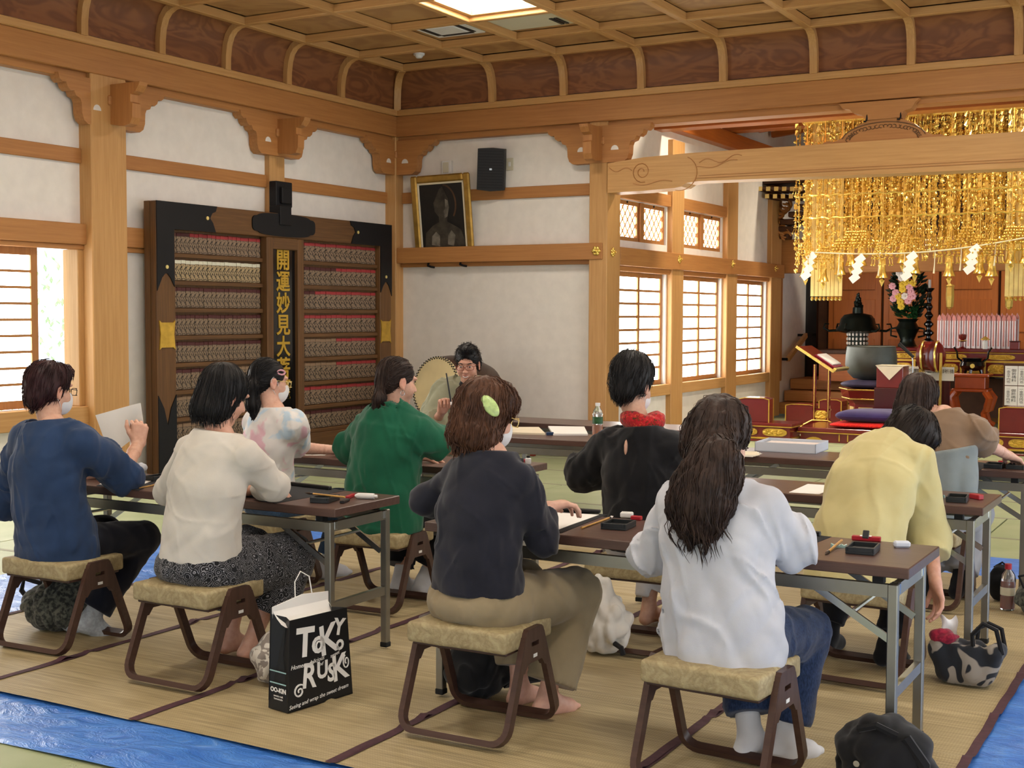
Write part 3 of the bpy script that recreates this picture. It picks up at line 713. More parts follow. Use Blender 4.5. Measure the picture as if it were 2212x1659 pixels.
# ================================================================ floor coverings
def tz(x, y): return .004+.004*math.sin(3.1*x+1.3*y)*math.sin(2.3*y)
b = MB()
tx0, tx1, ty0, ty1 = -6.15, .35, 3.02, 8.45
def tarp_fn(u, v):
    x = tx0+(tx1-tx0)*u; y = ty0+(ty1-ty0)*v+(.10*u-.05 if v < .5 else 0)
    return (x, y, .007+.005*math.sin(5*x+1.7*y)*math.sin(3.3*y-x))
b.grid(tarp_fn, 60, 60)
tarp = b.build('tarpaulin', 'tarp', None, True, label='blue plastic tarpaulin spread under the rush mats', cat='tarpaulin')
gx = [-5.28, -4.37, -3.50, -2.60, -1.69, -.775]
folds = [3.9, 4.55, 5.05, 5.62, 6.2, 6.85, 7.3]
names = ['leftmost rush mat, by the left edge of the blue tarpaulin', 'second rush mat from the left, under the white cardigan sitter', 'third rush mat from the left, under the black paper bag', 'fourth rush mat from the left, under the long-haired sitter', 'rightmost rush mat, under the yellow-shirted sitter']
for k in range(5):
    t = thing('rush_mat', 'straw-coloured ' + names[k], 'mat', ((gx[k]+gx[k+1])/2, 3.38, .012), group='rush mats with purple borders')
    w_ = gx[k+1]-gx[k]; L = 4.35; ph_ = RNG.uniform(0, 6); fl = [f+RNG.uniform(-.12, .12) for f in folds]
    def gf(u, v, w_=w_, L=L, fl=fl, ph_=ph_):
        x = -w_/2+w_*u; y = L*v+.015*math.sin(ph_+2*u)
        z = .004+.0015*math.sin(9*y+ph_)+sum(.010*math.exp(-((y+3.38-f-.03*u)/.022)**2) for f in fl)
        return (x, y, z)
    MB().grid(gf, 8, 220).build('weave', 'goza', t, True)
    for sgn in (-1, 1):
        def ef(u, v, sgn=sgn, w_=w_, L=L):
            x = sgn*(w_/2-.004)-.017+.034*u+.0012*math.sin(23*v*L); p = gf(.5+sgn*.49, v)
            return (x, p[1], p[2]+.0035)
        MB().grid(ef, 2, 220).build('cloth_border', 'goza_edge', t, True)

# ================================================================ folding tables
def make_table(lab, x0, x1, y0, y1, rot=0.0, H=.6725):
    t = thing('folding_table', lab, 'table', ((x0+x1)/2, (y0+y1)/2, .0275), rot, 'folding tables of the writing class')
    hx, hy_ = (x1-x0)/2, (y1-y0)/2
    MB().box(-hx, hx, -hy_, hy_, H-.036, H, .003).build('table_top', 'walnut_x', t)
    rz = H-.105
    for s in (-1, 1):
        MB().box(-hx+.06, hx-.06, s*(hy_-.035)-.012, s*(hy_-.035)+.012, rz, rz+.042).build('side_rail', 'steel', t)
        e = s*(hx-.055)
        MB().box(e-.012, e+.012, -hy_+.05, hy_-.05, rz+.002, rz+.042).build('end_rail', 'steel', t)
        MB().box(e-.011, e+.011, -hy_+.05, hy_-.05, .235, .272).build('stretcher', 'steel', t)
        for q in (-1, 1):
            yy = q*(hy_-.035)
            g = MB().box(e-.016, e+.016, yy-.016, yy+.016, .02, rz+.045, .003).build('leg', 'steel', t)
            MB().box(e-.018, e+.018, yy-.018, yy+.018, 0, .022, .003).build('foot_cap', 'rubber', g)
            MB().cb((e, yy*.86, rz+.025), (.03, .028, .04), .004).build('corner_clip', 'steel_bright', g)
            MB().sweep([(e-s*.015, yy*.93, rz-.14), (e-s*.28, yy*.93, rz+.02)], (0, 1, 0), .010, .024).build('brace', 'steel_bright', t)
            MB().cb((e-s*.05, yy*.93, rz+.055), (.035, .035, .028)).build('spacer', 'rubber', t)
        MB().tube([(e-s*.13, -hy_+.05, rz-.06), (e-s*.13, hy_-.05, rz-.06)], .007, 6).build('cross_rod', 'steel_bright', t)
    MB().box(-hx+.30, hx-.30, -hy_+.03, hy_-.03, rz-.0, rz+.006).build('under_shelf', 'rubber', t) if False else None
    return t
TA = make_table('long brown folding table in front of the blue sweater and white cardigan sitters', -5.05, -3.235, 4.25, 4.72)
TB = make_table('nearest long brown folding table, before the navy and white blouse sitters', -2.745, -.915, 4.17, 4.635)
TC = make_table('long brown folding table in front of the green blouse sitter', -5.07, -3.27, 5.71, 6.17)
TD = make_table('long brown folding table in front of the yellow shirt sitter', -2.745, -.945, 5.665, 6.13)
TE = make_table('long brown folding table holding the white paper tray, farthest on the right', -2.745, -.93, 7.07, 7.53)
TI = make_table('teacher\'s folding table covered with paper sheets', -5.15, -3.35, 7.32, 7.77, math.radians(2))

# ================================================================ stools
def make_stool():
    t = thing('stool', 'x', 'stool', (0, 0, 0), group='padded stools with bent wooden legs')
    bm = bmesh.new(); bmesh.ops.create_cube(bm, size=1.0, matrix=Matrix.Translation((0, 0, .352)) @ Matrix.Diagonal((.404, .338, .072, 1)))
    bmesh.ops.bevel(bm, geom=list(bm.edges), offset=.016, segments=3, profile=.6, affect='EDGES')
    bmesh.ops.subdivide_edges(bm, edges=[e for e in bm.edges if e.calc_length() > .2], cuts=5, use_grid_fill=True)
    for v in bm.verts:
        if v.co.z > .37: v.co.z += .010*max(0, 1-(v.co.x/.2)**2)*max(0, 1-(v.co.y/.17)**2)
        v.co.x += .003*math.sin(30*v.co.y+9*v.co.z); v.co.y += .003*math.sin(26*v.co.x)
    me = bpy.data.meshes.new('cushion'); bm.to_mesh(me); bm.free(); me.materials.append(MATS['brocade']); me.polygons.foreach_set('use_smooth', [True]*len(me.polygons)); me.set_sharp_from_angle(angle=math.radians(50)); link('cushion', me, t)
    MB().box(-.19, .19, -.15, .15, .305, .325, .004).build('seat_board', 'bentwood_x', t)
    X = .212
    for q, nm in ((-1, 'near'), (1, 'far')):
        pts = []; zt2, yt2, yb2, r = .352, .055, .195, .055
        sl = (yb2-yt2)/(zt2-.0115)
        py = lambda z: q*(yb2-sl*(z-.0115))
        pts.append((-X, py(zt2), zt2)); pts.append((-X, py(.20), .20)); pts.append((-X, py(.075), .075))
        for a in np.linspace(0, PI/2, 6): pts.append((-X+r*(1-math.cos(a)), py(.0115+r*(1-math.sin(a))), .0115+r*(1-math.sin(a))))
        for a in np.linspace(PI/2, 0, 6): pts.append((X-r*(1-math.cos(a)), py(.0115+r*(1-math.sin(a))), .0115+r*(1-math.sin(a))))
        pts += [(X, py(.075), .075), (X, py(.20), .20), (X, py(zt2), zt2)]
        side = Vector((0, q*sl, -1)).cross(Vector((1, 0, 0)))     # across the tilted loop
        b = MB(); b.sweep(pts, side, .034, .021); b.build('bent_frame', 'bentwood_x', t, 30)
    for s in (-1, 1):
        b = MB(); x0 = s*(X+.000); out = [(-.062, .372), (-.05, .382), (.05, .382), (.062, .372), (.112, .235), (.075, .235), (.052, .262), (-.052, .262), (-.075, .235), (-.112, .235)]
        slot = [(-.026, .318), (.026, .318), (.026, .334), (-.026, .334)]
        # ring of quads between outline and slot so that the hand hole is open
        n_ = len(out); vs = []
        ii = [2, 2, 3, 3, 0, 0, 0, 1, 1, 1]
        ii = [3, 3, 2, 2, 1, 1, 1, 0, 0, 0]
        for xx in (x0-.011, x0+.011): vs += [(xx, *p) for p in out]+[(xx, *p) for p in slot]
        N = n_+4; fs = []
        for k in range(n_):
            a, c = k, (k+1) % n_; p, q2 = n_+ii[a], n_+ii[c]
            for off in (0, N):
                fs.append((a+off, c+off, q2+off, p+off) if p != q2 else (a+off, c+off, p+off))
            fs.append((a, c, c+N, a+N))
        for k in range(4): fs.append((n_+k, n_+(k+1) % 4, n_+(k+1) % 4+N, n_+k+N))
        b.add(vs, fs); pn = b.build('side_panel', 'bentwood_z', t)
        MB().box(s*(X+.0115)-.0006, s*(X+.0115)+.0006, -.014, .014, .278, .290).build('maker_mark', 'white_plastic', pn)
    return t
stool0 = make_stool()
stools = [(-4.59, 4.04, 2, 'padded stool under the blue sweater sitter'), (-3.69, 3.94, 0, 'padded stool under the white cardigan sitter, torn at a cushion corner'),
          (-2.36, 3.945, 1, 'padded stool under the navy top sitter'), (-1.43, 3.88, -3, 'padded stool under the long-haired sitter, nearest the camera'),
          (-4.58, 5.42, 0, 'padded stool under the girl with the pink hair clip'), (-3.80, 5.39, 2, 'padded stool under the green blouse sitter'),
          (-2.34, 5.31, 2, 'padded stool under the black top sitter'), (-1.36, 5.33, -2, 'padded stool under the yellow shirt sitter'), (-1.43, 6.86, -2, 'padded stool under the brown and grey top sitter')]
for k, (x, y, a, lab) in enumerate(stools):
    o = stool0 if k == 0 else copy_tree(stool0)
    o.location = (x, y, .0275); o.rotation_euler = (0, 0, math.radians(a)); o['label'] = lab
# ================================================================ smooth bodies from distance fields
class Field:
    def __init__(s, h): s.h = h; s.ops = []; s.bb = []
    def cone(s, a, b, ra, rb, k=.02, flat=1.0, fax=None):
        a = np.asarray(a, float); b = np.asarray(b, float); m = max(ra, rb)+k+.036
        s.ops.append(('cone', a, b, ra, rb, k, flat, fax)); s.bb.append((np.minimum(a, b)-m, np.maximum(a, b)+m)); return s
    def ell(s, c, r, R=None, k=.015, sub=False):
        c = np.asarray(c, float); r = np.asarray(r, float) if hasattr(r, '__len__') else np.full(3, float(r)); m = r.max()+k+.012
        s.ops.append(('sub' if sub else 'ell', c, r, R, k)); s.bb.append((c-m, c+m) if not sub else None); return s
    def chain(s, pts, rs, k=.02, flat=1.0, fax=None):
        for i in range(len(pts)-1): s.cone(pts[i], pts[i+1], rs[i], rs[i+1], k, flat, fax)
        return s
    def cut(s, p, nrm, rad=None, k=0.0):
        nrm = np.asarray(nrm, float); nrm = nrm/np.linalg.norm(nrm); s.ops.append(('cut', np.asarray(p, float), nrm, rad, k)); s.bb.append(None); return s
    def disp(s, fn): s.ops.append(('disp', fn)); s.bb.append(None); return s
    def _eval(s):
        lo = np.min([b[0] for b in s.bb if b is not None], 0); hi = np.max([b[1] for b in s.bb if b is not None], 0)
        lo = lo-2*s.h; n = np.ceil((hi+2*s.h-lo)/s.h).astype(int)+1
        s.lo = lo; s.n = n; d = np.full(n, 1.0, np.float32); ax = [(lo[i]+s.h*np.arange(n[i])).astype(np.float32) for i in range(3)]
        def sub(l, h_):
            sl = tuple(slice(max(0, int((l[i]-lo[i])/s.h)), min(n[i], int((h_[i]-lo[i])/s.h)+2)) for i in range(3))
            return sl, ax[0][sl[0]][:, None, None], ax[1][sl[1]][None, :, None], ax[2][sl[2]][None, None, :]
        full = (slice(None),)*3
        for op, bb in zip(s.ops, s.bb):
            if op[0] == 'cone':
                _, a, b, ra, rb, k, flat, fax = op; sl, X, Y, Z = sub(*bb)
                ab = b-a; L = max(ab@ab, 1e-9)
                t = np.clip(((X-a[0])*ab[0]+(Y-a[1])*ab[1]+(Z-a[2])*ab[2])/L, 0, 1)
                vx, vy, vz = X-a[0]-t*ab[0], Y-a[1]-t*ab[1], Z-a[2]-t*ab[2]
                q = vx*vx+vy*vy+vz*vz
                if flat != 1.0:
                    w = vx*fax[0]+vy*fax[1]+vz*fax[2]; q = q+w*w*(flat*flat-1)
                pd = np.sqrt(q)-(ra+t*(rb-ra))
            elif op[0] in ('ell', 'sub'):
                _, c, r, R, k = op; m = r.max()+k+.012; sl, X, Y, Z = sub(c-m, c+m)
                x, y_, z = X-c[0], Y-c[1], Z-c[2]
                if R is not None:
                    x, y_, z = (x*R[0, 0]+y_*R[1, 0]+z*R[2, 0], x*R[0, 1]+y_*R[1, 1]+z*R[2, 1], x*R[0, 2]+y_*R[1, 2]+z*R[2, 2])
                k0 = np.sqrt((x/r[0])**2+(y_/r[1])**2+(z/r[2])**2)+1e-6; k1 = np.sqrt((x/r[0]**2)**2+(y_/r[1]**2)**2+(z/r[2]**2)**2)+1e-6
                pd = k0*(k0-1)/k1
            elif op[0] == 'cut':
                _, p, nr, rad, k = op
                sl, X, Y, Z = (full, ax[0][:, None, None], ax[1][None, :, None], ax[2][None, None, :]) if rad is None else sub(p-rad, p+rad)
                pd = (X-p[0])*nr[0]+(Y-p[1])*nr[1]+(Z-p[2])*nr[2]
                if rad is not None: pd = np.where((X-p[0])**2+(Y-p[1])**2+(Z-p[2])**2 < rad*rad, pd, -1.0)
                d[sl] = np.maximum(d[sl], pd); continue
            else:
                d += op[1](ax[0][:, None, None], ax[1][None, :, None], ax[2][None, None, :]).astype(np.float32); continue
            A = d[sl]
            if op[0] == 'sub':
                hh = np.clip(.5-.5*(A+pd)/k, 0, 1); d[sl] = A+(-pd-A)*hh+k*hh*(1-hh)
            elif k > 0:
                hh = np.clip(.5+.5*(A-pd)/k, 0, 1); d[sl] = A+(pd-A)*hh-k*hh*(1-hh)
            else: d[sl] = np.minimum(A, pd)
        s.d = d; return d
    def surf(s):
        d = s._eval(); sg = d < 0; n = d.shape
        c = np.zeros((n[0]-1, n[1]-1, n[2]-1), np.int8)
        for i in (0, 1):
            for j_ in (0, 1):
                for k in (0, 1): c += sg[i:n[0]-1+i, j_:n[1]-1+j_, k:n[2]-1+k]
        act = (c > 0) & (c < 8); ids = np.argwhere(act); idx = np.full(act.shape, -1, np.int32); idx[act] = np.arange(len(ids))
        acc = np.zeros((len(ids), 3), np.float32); cnt = np.zeros(len(ids), np.float32)
        for axx in range(3):
            o1, o2 = [(1, 2), (0, 2), (0, 1)][axx]
            for u in (0, 1):
                for v in (0, 1):
                    A = ids.copy(); A[:, o1] += u; A[:, o2] += v; B = A.copy(); B[:, axx] += 1
                    va = d[A[:, 0], A[:, 1], A[:, 2]]; vb = d[B[:, 0], B[:, 1], B[:, 2]]; m = (va < 0) != (vb < 0)
                    t = np.where(m, va/(va-vb+1e-12), 0)
                    off = np.zeros((len(ids), 3), np.float32); off[:, o1] = u; off[:, o2] = v; off[:, axx] = t
                    acc += off*m[:, None]; cnt += m
        V = s.lo+s.h*(ids+acc/np.maximum(cnt, 1)[:, None])
        Q = []
        for axx in range(3):
            o1, o2 = [(1, 2), (2, 0), (0, 1)][axx]
            sa = [slice(None)]*3; sb = [slice(None)]*3; sa[axx] = slice(0, -1); sb[axx] = slice(1, None)
            A = sg[tuple(sa)]; B = sg[tuple(sb)]; e = np.argwhere(A != B)
            e = e[(e[:, o1] > 0) & (e[:, o2] > 0) & (e[:, o1] < n[o1]-1) & (e[:, o2] < n[o2]-1)]
            q = []
            for du, dv in ((1, 1), (0, 1), (0, 0), (1, 0)):
                p = e.copy(); p[:, o1] -= du; p[:, o2] -= dv; q.append(idx[p[:, 0], p[:, 1], p[:, 2]])
            q = np.stack(q, 1); ins = A[e[:, 0], e[:, 1], e[:, 2]]
            q[~ins] = q[~ins][:, ::-1]; Q.append(q)
        return V.astype(np.float32), np.concatenate(Q)
def quad_mesh(name, V, Q, mats, mi=None, attr=None):
    me = bpy.data.meshes.new(name); me.vertices.add(len(V)); me.vertices.foreach_set('co', np.ascontiguousarray(V, np.float32).ravel())
    k = Q.shape[1]; me.loops.add(Q.size); me.loops.foreach_set('vertex_index', Q.astype(np.int32).ravel()); me.polygons.add(len(Q))
    me.polygons.foreach_set('loop_start', np.arange(0, Q.size, k, dtype=np.int32)); me.polygons.foreach_set('use_smooth', np.ones(len(Q), bool))
    if mi is not None: me.polygons.foreach_set('material_index', mi.astype(np.int32))
    for m in mats: me.materials.append(MATS[m])
    if attr is not None:
        a = me.color_attributes.new('Col', 'FLOAT_COLOR', 'POINT'); a.data.foreach_set('color', np.ascontiguousarray(attr, np.float32).ravel())
    me.update(); me.validate(); return me
def join(parts):
    Vs, Qs, o = [], [], 0
    for V, Q in parts: Vs.append(V); Qs.append(Q+o); o += len(V)
    return np.concatenate(Vs), np.concatenate(Qs)
def relax(V, Q, it=1, lam=.5):
    E_ = np.concatenate([Q[:, [0, 1]], Q[:, [1, 2]], Q[:, [2, 3]], Q[:, [3, 0]]])
    for _ in range(it):
        S = np.zeros_like(V); c = np.zeros(len(V), np.float32)
        for a, b in ((0, 1), (1, 0)): np.add.at(S, E_[:, a], V[E_[:, b]]); np.add.at(c, E_[:, a], 1)
        V = V+lam*(S/np.maximum(c, 1)[:, None]-V)
    return V
def keep_big(V, Q, frac=.04):
    """drop stray crumbs that a cut left behind"""
    lab = np.arange(len(V)); E_ = np.concatenate([Q[:, [0, 1]], Q[:, [1, 2]], Q[:, [2, 3]]])
    while True:
        m = np.minimum(lab[E_[:, 0]], lab[E_[:, 1]]); new = lab.copy(); np.minimum.at(new, E_[:, 0], m); np.minimum.at(new, E_[:, 1], m)
        new = new[new]; new = new[new]
        if (new == lab).all(): break
        lab = new
    u, inv, cnt = np.unique(lab, return_inverse=True, return_counts=True); good = cnt[inv] >= frac*cnt.max()
    if good.all(): return V, Q
    idx = np.cumsum(good)-1; return V[good], idx[Q[good[Q[:, 0]]]]
def folds(seed, amp, wl, stretch=(1, 1, 1), n=5):
    r = np.random.default_rng(seed); ks = []
    for _ in range(n):
        v = r.normal(0, 1, 3)*np.array(stretch); v = v/np.linalg.norm(v)*2*PI/(wl*r.uniform(.7, 1.6)); w = r.normal(0, 1, 3); w = w/np.linalg.norm(w)*2*PI/(wl*2.4); ks.append((v, r.uniform(0, 6.28), w, r.uniform(0, 6.28)))
    def fn(X, Y, Z):
        o = 0
        for v, p, w, q in ks: o = o-1.7*(np.abs(np.sin(.5*(X*v[0]+Y*v[1]+Z*v[2])+p+1.3*np.sin(X*w[0]+Y*w[1]+Z*w[2]+q)))-.64)
        return (amp*o/math.sqrt(n))
    return fn
def creases(seed, amp, wl, stretch=(1, 1, .5), n=6):
    """thin raised folds that fade in and out"""
    r = np.random.default_rng(seed); ks = []
    for _ in range(n):
        v = r.normal(0, 1, 3)*np.array(stretch); v = v/np.linalg.norm(v)*PI/(wl*r.uniform(.8, 1.6)); w = r.normal(0, 1, 3); w = w/np.linalg.norm(w)*2*PI/(wl*2.6); ks.append((v, r.uniform(0, 6.28), w, r.uniform(0, 6.28)))
    def fn(X, Y, Z):
        o = 0
        for v, p, w, q in ks:
            s_ = np.sin(X*v[0]+Y*v[1]+Z*v[2]+p+.7*np.sin(X*w[0]+Y*w[1]+Z*w[2]+q)); m = np.clip(np.sin(X*w[1]+Y*w[2]+Z*w[0]+p), 0, 1)
            o = o-np.exp(-(s_/.16)**2)*m
        return amp*np.maximum(o, -1.4)
    return fn
def unit(v): v = np.asarray(v, float); return v/max(np.linalg.norm(v), 1e-9)
def headR(yaw, pitch, roll=0):
    """columns: right, forward, up of the head; yaw turns to the right, pitch bows down"""
    y, p, r = math.radians(yaw), math.radians(pitch), math.radians(roll)
    f0 = np.array([math.sin(y), math.cos(y), 0]); rt = np.array([math.cos(y), -math.sin(y), 0]); up = np.array([0, 0, 1.0])
    f = f0*math.cos(p)-up*math.sin(p); u = up*math.cos(p)+f0*math.sin(p)
    rt2 = rt*math.cos(r)-u*math.sin(r); u2 = u*math.cos(r)+rt*math.sin(r)
    return np.stack([rt2, f, u2], 1)
def skin_mat(name, col):
    m, nt, b = _new(name); a = nt.nodes.new('ShaderNodeVertexColor'); a.layer_name = 'Col'
    f = noise(nt, coords(nt), 60, 2); mx = nt.nodes.new('ShaderNodeMix'); mx.data_type = 'RGBA'; mx.blend_type = 'MULTIPLY'; mx.inputs[0].default_value = .35
    nt.links.new(a.outputs[0], mx.inputs[6]); nt.links.new(ramp(nt, f, [(.3, 'd8c0b8'), (.7, 'ffffff')]), mx.inputs[7]); nt.links.new(mx.outputs[2], b.inputs['Base Color'])
    b.inputs['Roughness'].default_value = .5; b.inputs['Subsurface Weight'].default_value = .12; b.inputs['Subsurface Radius'].default_value = (.012, .005, .003); b.inputs['Subsurface Scale'].default_value = .6
skin_mat('skin', 'd0a088')
def hair_mat(name, a_, b_):
    m, nt, b = _new(name); v = coords(nt, 'Object', (1, 1, .12)); f = noise(nt, v, 160, 3, .6); f2 = noise(nt, coords(nt), 14, 2)
    ad = nt.nodes.new('ShaderNodeMath'); ad.operation = 'MULTIPLY_ADD'; ad.inputs[1].default_value = .5; nt.links.new(f2, ad.inputs[0])
    h2 = nt.nodes.new('ShaderNodeMath'); h2.operation = 'MULTIPLY'; h2.inputs[1].default_value = .5; nt.links.new(f, h2.inputs[0]); nt.links.new(h2.outputs[0], ad.inputs[2])
    nt.links.new(ramp(nt, ad.outputs[0], [(.35, a_), (.65, b_)]), b.inputs['Base Color']); b.inputs['Roughness'].default_value = .5; b.inputs['Specular IOR Level'].default_value = .28
    bump(nt, b, f, .5, .004)
def cloth_mat(name, a_, b_, weave=420, bm=.25, rough=.9, sheen=.15, pattern=None):
    m, nt, b = _new(name); v = coords(nt); f = noise(nt, v, 7, 3); f2 = noise(nt, v, weave, 2)
    c = ramp(nt, f, [(.3, a_), (.7, b_)])
    if pattern == 'paisley':
        w = nt.nodes.new('ShaderNodeTexVoronoi'); w.inputs['Scale'].default_value = 36; w.feature = 'F1'; nt.links.new(v, w.inputs['Vector'])
        s = nt.nodes.new('ShaderNodeMath'); s.operation = 'MULTIPLY'; s.inputs[1].default_value = 30; nt.links.new(w.outputs[0], s.inputs[0])
        s2 = nt.nodes.new('ShaderNodeMath'); s2.operation = 'SINE'; nt.links.new(s.outputs[0], s2.inputs[0])
        n2 = noise(nt, v, 90, 2); s3 = nt.nodes.new('ShaderNodeMath'); s3.operation = 'MULTIPLY'; nt.links.new(s2.outputs[0], s3.inputs[0]); nt.links.new(n2, s3.inputs[1])
        c = ramp(nt, s3.outputs[0], [(.22, '1a1b1f'), (.46, '8a8a90')])
    if pattern == 'tiedye':
        f3 = noise(nt, v, 9, 3, .5, .6); c = ramp(nt, f3, [(.36, 'b9cfe0'), (.43, 'dcdad8'), (.56, 'dedad8'), (.64, 'dcb4c0')])
    if pattern == 'denim':
        c = ramp(nt, noise(nt, coords(nt, 'Object', (1, 1, .4)), 200, 2), [(.3, a_), (.7, b_)])
    if pattern == 'scarf':
        c = ramp(nt, noise(nt, v, 55, 3, .5, 1.2), [(.36, '4a3418'), (.45, 'a01820'), (.6, 'b8222a'), (.68, 'c06a28')])
    if pattern == 'camo':
        c = ramp(nt, noise(nt, v, 10, 1, .4, .8), [(.47, '23262c'), (.49, '8c857c'), (.62, '8c857c'), (.64, '23262c')])
    if pattern == 'leafy':
        c = ramp(nt, noise(nt, v, 14, 2, .5, 2.5), [(.47, '8a8078'), (.5, 'd2ccc0')])
    if pattern == 'speck':
        c = ramp(nt, noise(nt, v, 60, 3), [(.42, a_), (.6, b_)])
    nt.links.new(c, b.inputs['Base Color']); b.inputs['Roughness'].default_value = rough; b.inputs['Sheen Weight'].default_value = sheen
    b.inputs['Specular IOR Level'].default_value = .2
    if bm: bump(nt, b, f2, bm, .0015)
hair_mat('hair_black', '0c0b0c', '1c191a'); hair_mat('hair_dark', '120d0b', '2a1f1a'); hair_mat('hair_brown', '3a2318', '5e3c28'); hair_mat('hair_wine', '1e0c0e', '3a1a1e'); hair_mat('hair_deepbrown', '1e1411', '3d2b23')
cloth_mat('knit_blue', '20324f', '293e60'); cloth_mat('knit_ivory', 'c2bcb2', 'cfc9bf'); cloth_mat('linen_green', '15523c', '1c6046'); cloth_mat('knit_navy', '1b1c26', '252631'); cloth_mat('samue', '80806a', '8f8f78')
cloth_mat('knit_black', '0e0e11', '16161a'); cloth_mat('cotton_white', 'b2b4bc', 'c2c4cc'); cloth_mat('cotton_yellow', 'beb27e', 'cabf8c'); cloth_mat('tee_brown', '7a6450', '866e58'); cloth_mat('tee_grey', '777f80', '848c8c')
cloth_mat('tee_tiedye', 'd', 'd', pattern=None) if False else cloth_mat('tee_tiedye', 'd8d6d4', 'e2e0de', pattern='tiedye')
cloth_mat('paisley', '17181c', '9a9aa0', pattern='paisley'); cloth_mat('khaki', '82745a', '918267'); cloth_mat('denim', '16223c', '2a3a5a', pattern='denim'); cloth_mat('denim_mid', '2c4462', '3f5a7a', pattern='denim'); cloth_mat('trouser_black', '0d0d10', '15151a')
cloth_mat('trouser_navy', '10121c', '181b28'); cloth_mat('trouser_white', 'c4c4c8', 'd2d2d6'); cloth_mat('trouser_grey', '9a9ca2', 'a8aab0'); cloth_mat('sock_white', 'c8c8ca', 'd6d6d8'); cloth_mat('sock_grey', '9a9ea2', 'aab0b4', pattern='speck'); cloth_mat('sock_black', '0f0f12', '18181c')
cloth_mat('scarf_red', 'a01820', 'b8222a', pattern='scarf'); cloth_mat('camo_cloth', '23262c', '8c857c', pattern='camo'); cloth_mat('leafy_plastic', '8a8078', 'd2ccc0', pattern='leafy', rough=.5); cloth_mat('black_canvas', '101012', '1a1a1c'); cloth_mat('furoshiki', '2a2c2a', '5a5c52', pattern='speck'); cloth_mat('floral_bag', 'c8c4bc', 'dcd8d0'); cloth_mat('mask_white', 'd4d6da', 'dfe1e4', bm=.1)
cloth_mat('red_bandana', '7a1830', 'a02840', pattern='speck')

def hand_field(W, fd, pn, side, curl=(25, 30, 20), spread=1.0, arm_from=None, r_w=.027, thumb=1.0, sc=1.0):
    F = Field(.0038); fd = unit(fd); pn = np.asarray(pn, float); pn = unit(pn-fd*(pn@fd)); ts = side*np.cross(fd, pn)
    W = np.asarray(W, float)
    if arm_from is not None: F.cone(arm_from, W, r_w*1.25, r_w, .01, 1.15, pn)
    offs = [.030, .010, -.010, -.029]; ln = [.083, .087, .083, .074]; fl = [.92, 1.0, .95, .78]; fan = [9, 2, -4, -11]
    for i in range(4):
        K = W+fd*ln[i]*sc+ts*offs[i]*sc*spread
        F.cone(W+fd*.004+ts*offs[i]*.55*sc, K, .0165*sc, .0115*sc, .016)
        d0 = unit(fd*math.cos(math.radians(fan[i]*spread))+ts*math.sin(math.radians(fan[i]*spread)))
        ang = 0; p = K
        for j_, (L, r0, r1) in enumerate(((.043, .0098, .0088), (.027, .0088, .0078), (.022, .0078, .0066))):
            ang += math.radians(curl[j_] if not hasattr(curl[j_], '__len__') else curl[j_][i]); dd = d0*math.cos(ang)+pn*math.sin(ang)
            q = p+dd*L*fl[i]*sc; F.cone(p, q, r0*sc, r1*sc, .003); p = q
    p0 = W+fd*.018*sc+ts*.020*sc; p1 = p0+(fd*.030+ts*.024+pn*.012*thumb)*sc; p2 = p1+unit(fd*.85+ts*.35+pn*.45*thumb)*.033*sc; p3 = p2+unit(fd+ts*.0+pn*.5*thumb)*.026*sc
    F.cone(p0, p1, .0165*sc, .0125*sc, .012); F.cone(p1, p2, .0118*sc, .0102*sc, .004); F.cone(p2, p3, .0102*sc, .0078*sc, .003)
    return F
def head_field(c, R, neck_to, sc=1.0, face=True, h=.0045, neck_r=.052):
    F = Field(h); H = lambda x, y, z: c+R@(np.array([x, y, z])*sc)
    e = lambda p, r, k=.015, sub=False: F.ell(H(*p), np.array(r)*sc, R, k, sub)
    e((0, -.014, .032), (.074, .094, .086)); e((0, .022, -.042), (.058, .066, .072), .03); e((0, .066, -.096), (.026, .02, .018), .025)
    for s in (-1, 1):
        e((s*.036, .052, -.035), (.03, .03, .035), .02)
    F.cone(H(0, -.022, -.05), neck_to, neck_r*sc, (neck_r+.004)*sc, .03)
    F.cone(H(0, .090, .004), H(0, .108, -.030), .008*sc, .0125*sc, .012)
    if face:
        e((0, .083, .027), (.05, .016, .012), .02)
        for s in (-1, 1): e((s*.031, .100, .004), (.019, .014, .010), .012, True); e((s*.010, .100, -.034), (.009, .010, .008), .006)
        e((0, .088, -.060), (.024, .010, .0065), .008); e((0, .085, -.071), (.021, .010, .006), .006); e((0, .101, -.0655), (.022, .006, .0022), .004, True)
    for s in (-1, 1):
        e((s*.0775, -.010, -.008), (.0085, .021, .031), .006); e((s*.086, -.008, -.004), (.006, .011, .017), .005, True); e((s*.079, -.004, -.036), (.007, .009, .009), .004)
    return F, H
def skin_cols(V, base, c=None, R=None, sc=1.0, lips=True):
    b = np.array(lin(base)); A = np.tile(b, (len(V), 1))
    if c is not None and lips:
        L = ((V-c)@R)/sc
        m = np.exp(-((L[:, 0]/.022)**2+((L[:, 1]-.095)/.018)**2+((L[:, 2]+.066)/.010)**2)); t = np.array([.42, .10, .09, 1]); A = A*(1-.75*m[:, None])+t*.75*m[:, None]
        e = np.exp(-(((np.abs(L[:, 0])-.078)/.012)**2+((L[:, 1]+.01)/.03)**2+((L[:, 2]+.005)/.035)**2)); t2 = b*np.array([1.02, .72, .70, 1]); A = A*(1-.7*e[:, None])+t2*.7*e[:, None]
    A[:, 3] = 1; return A
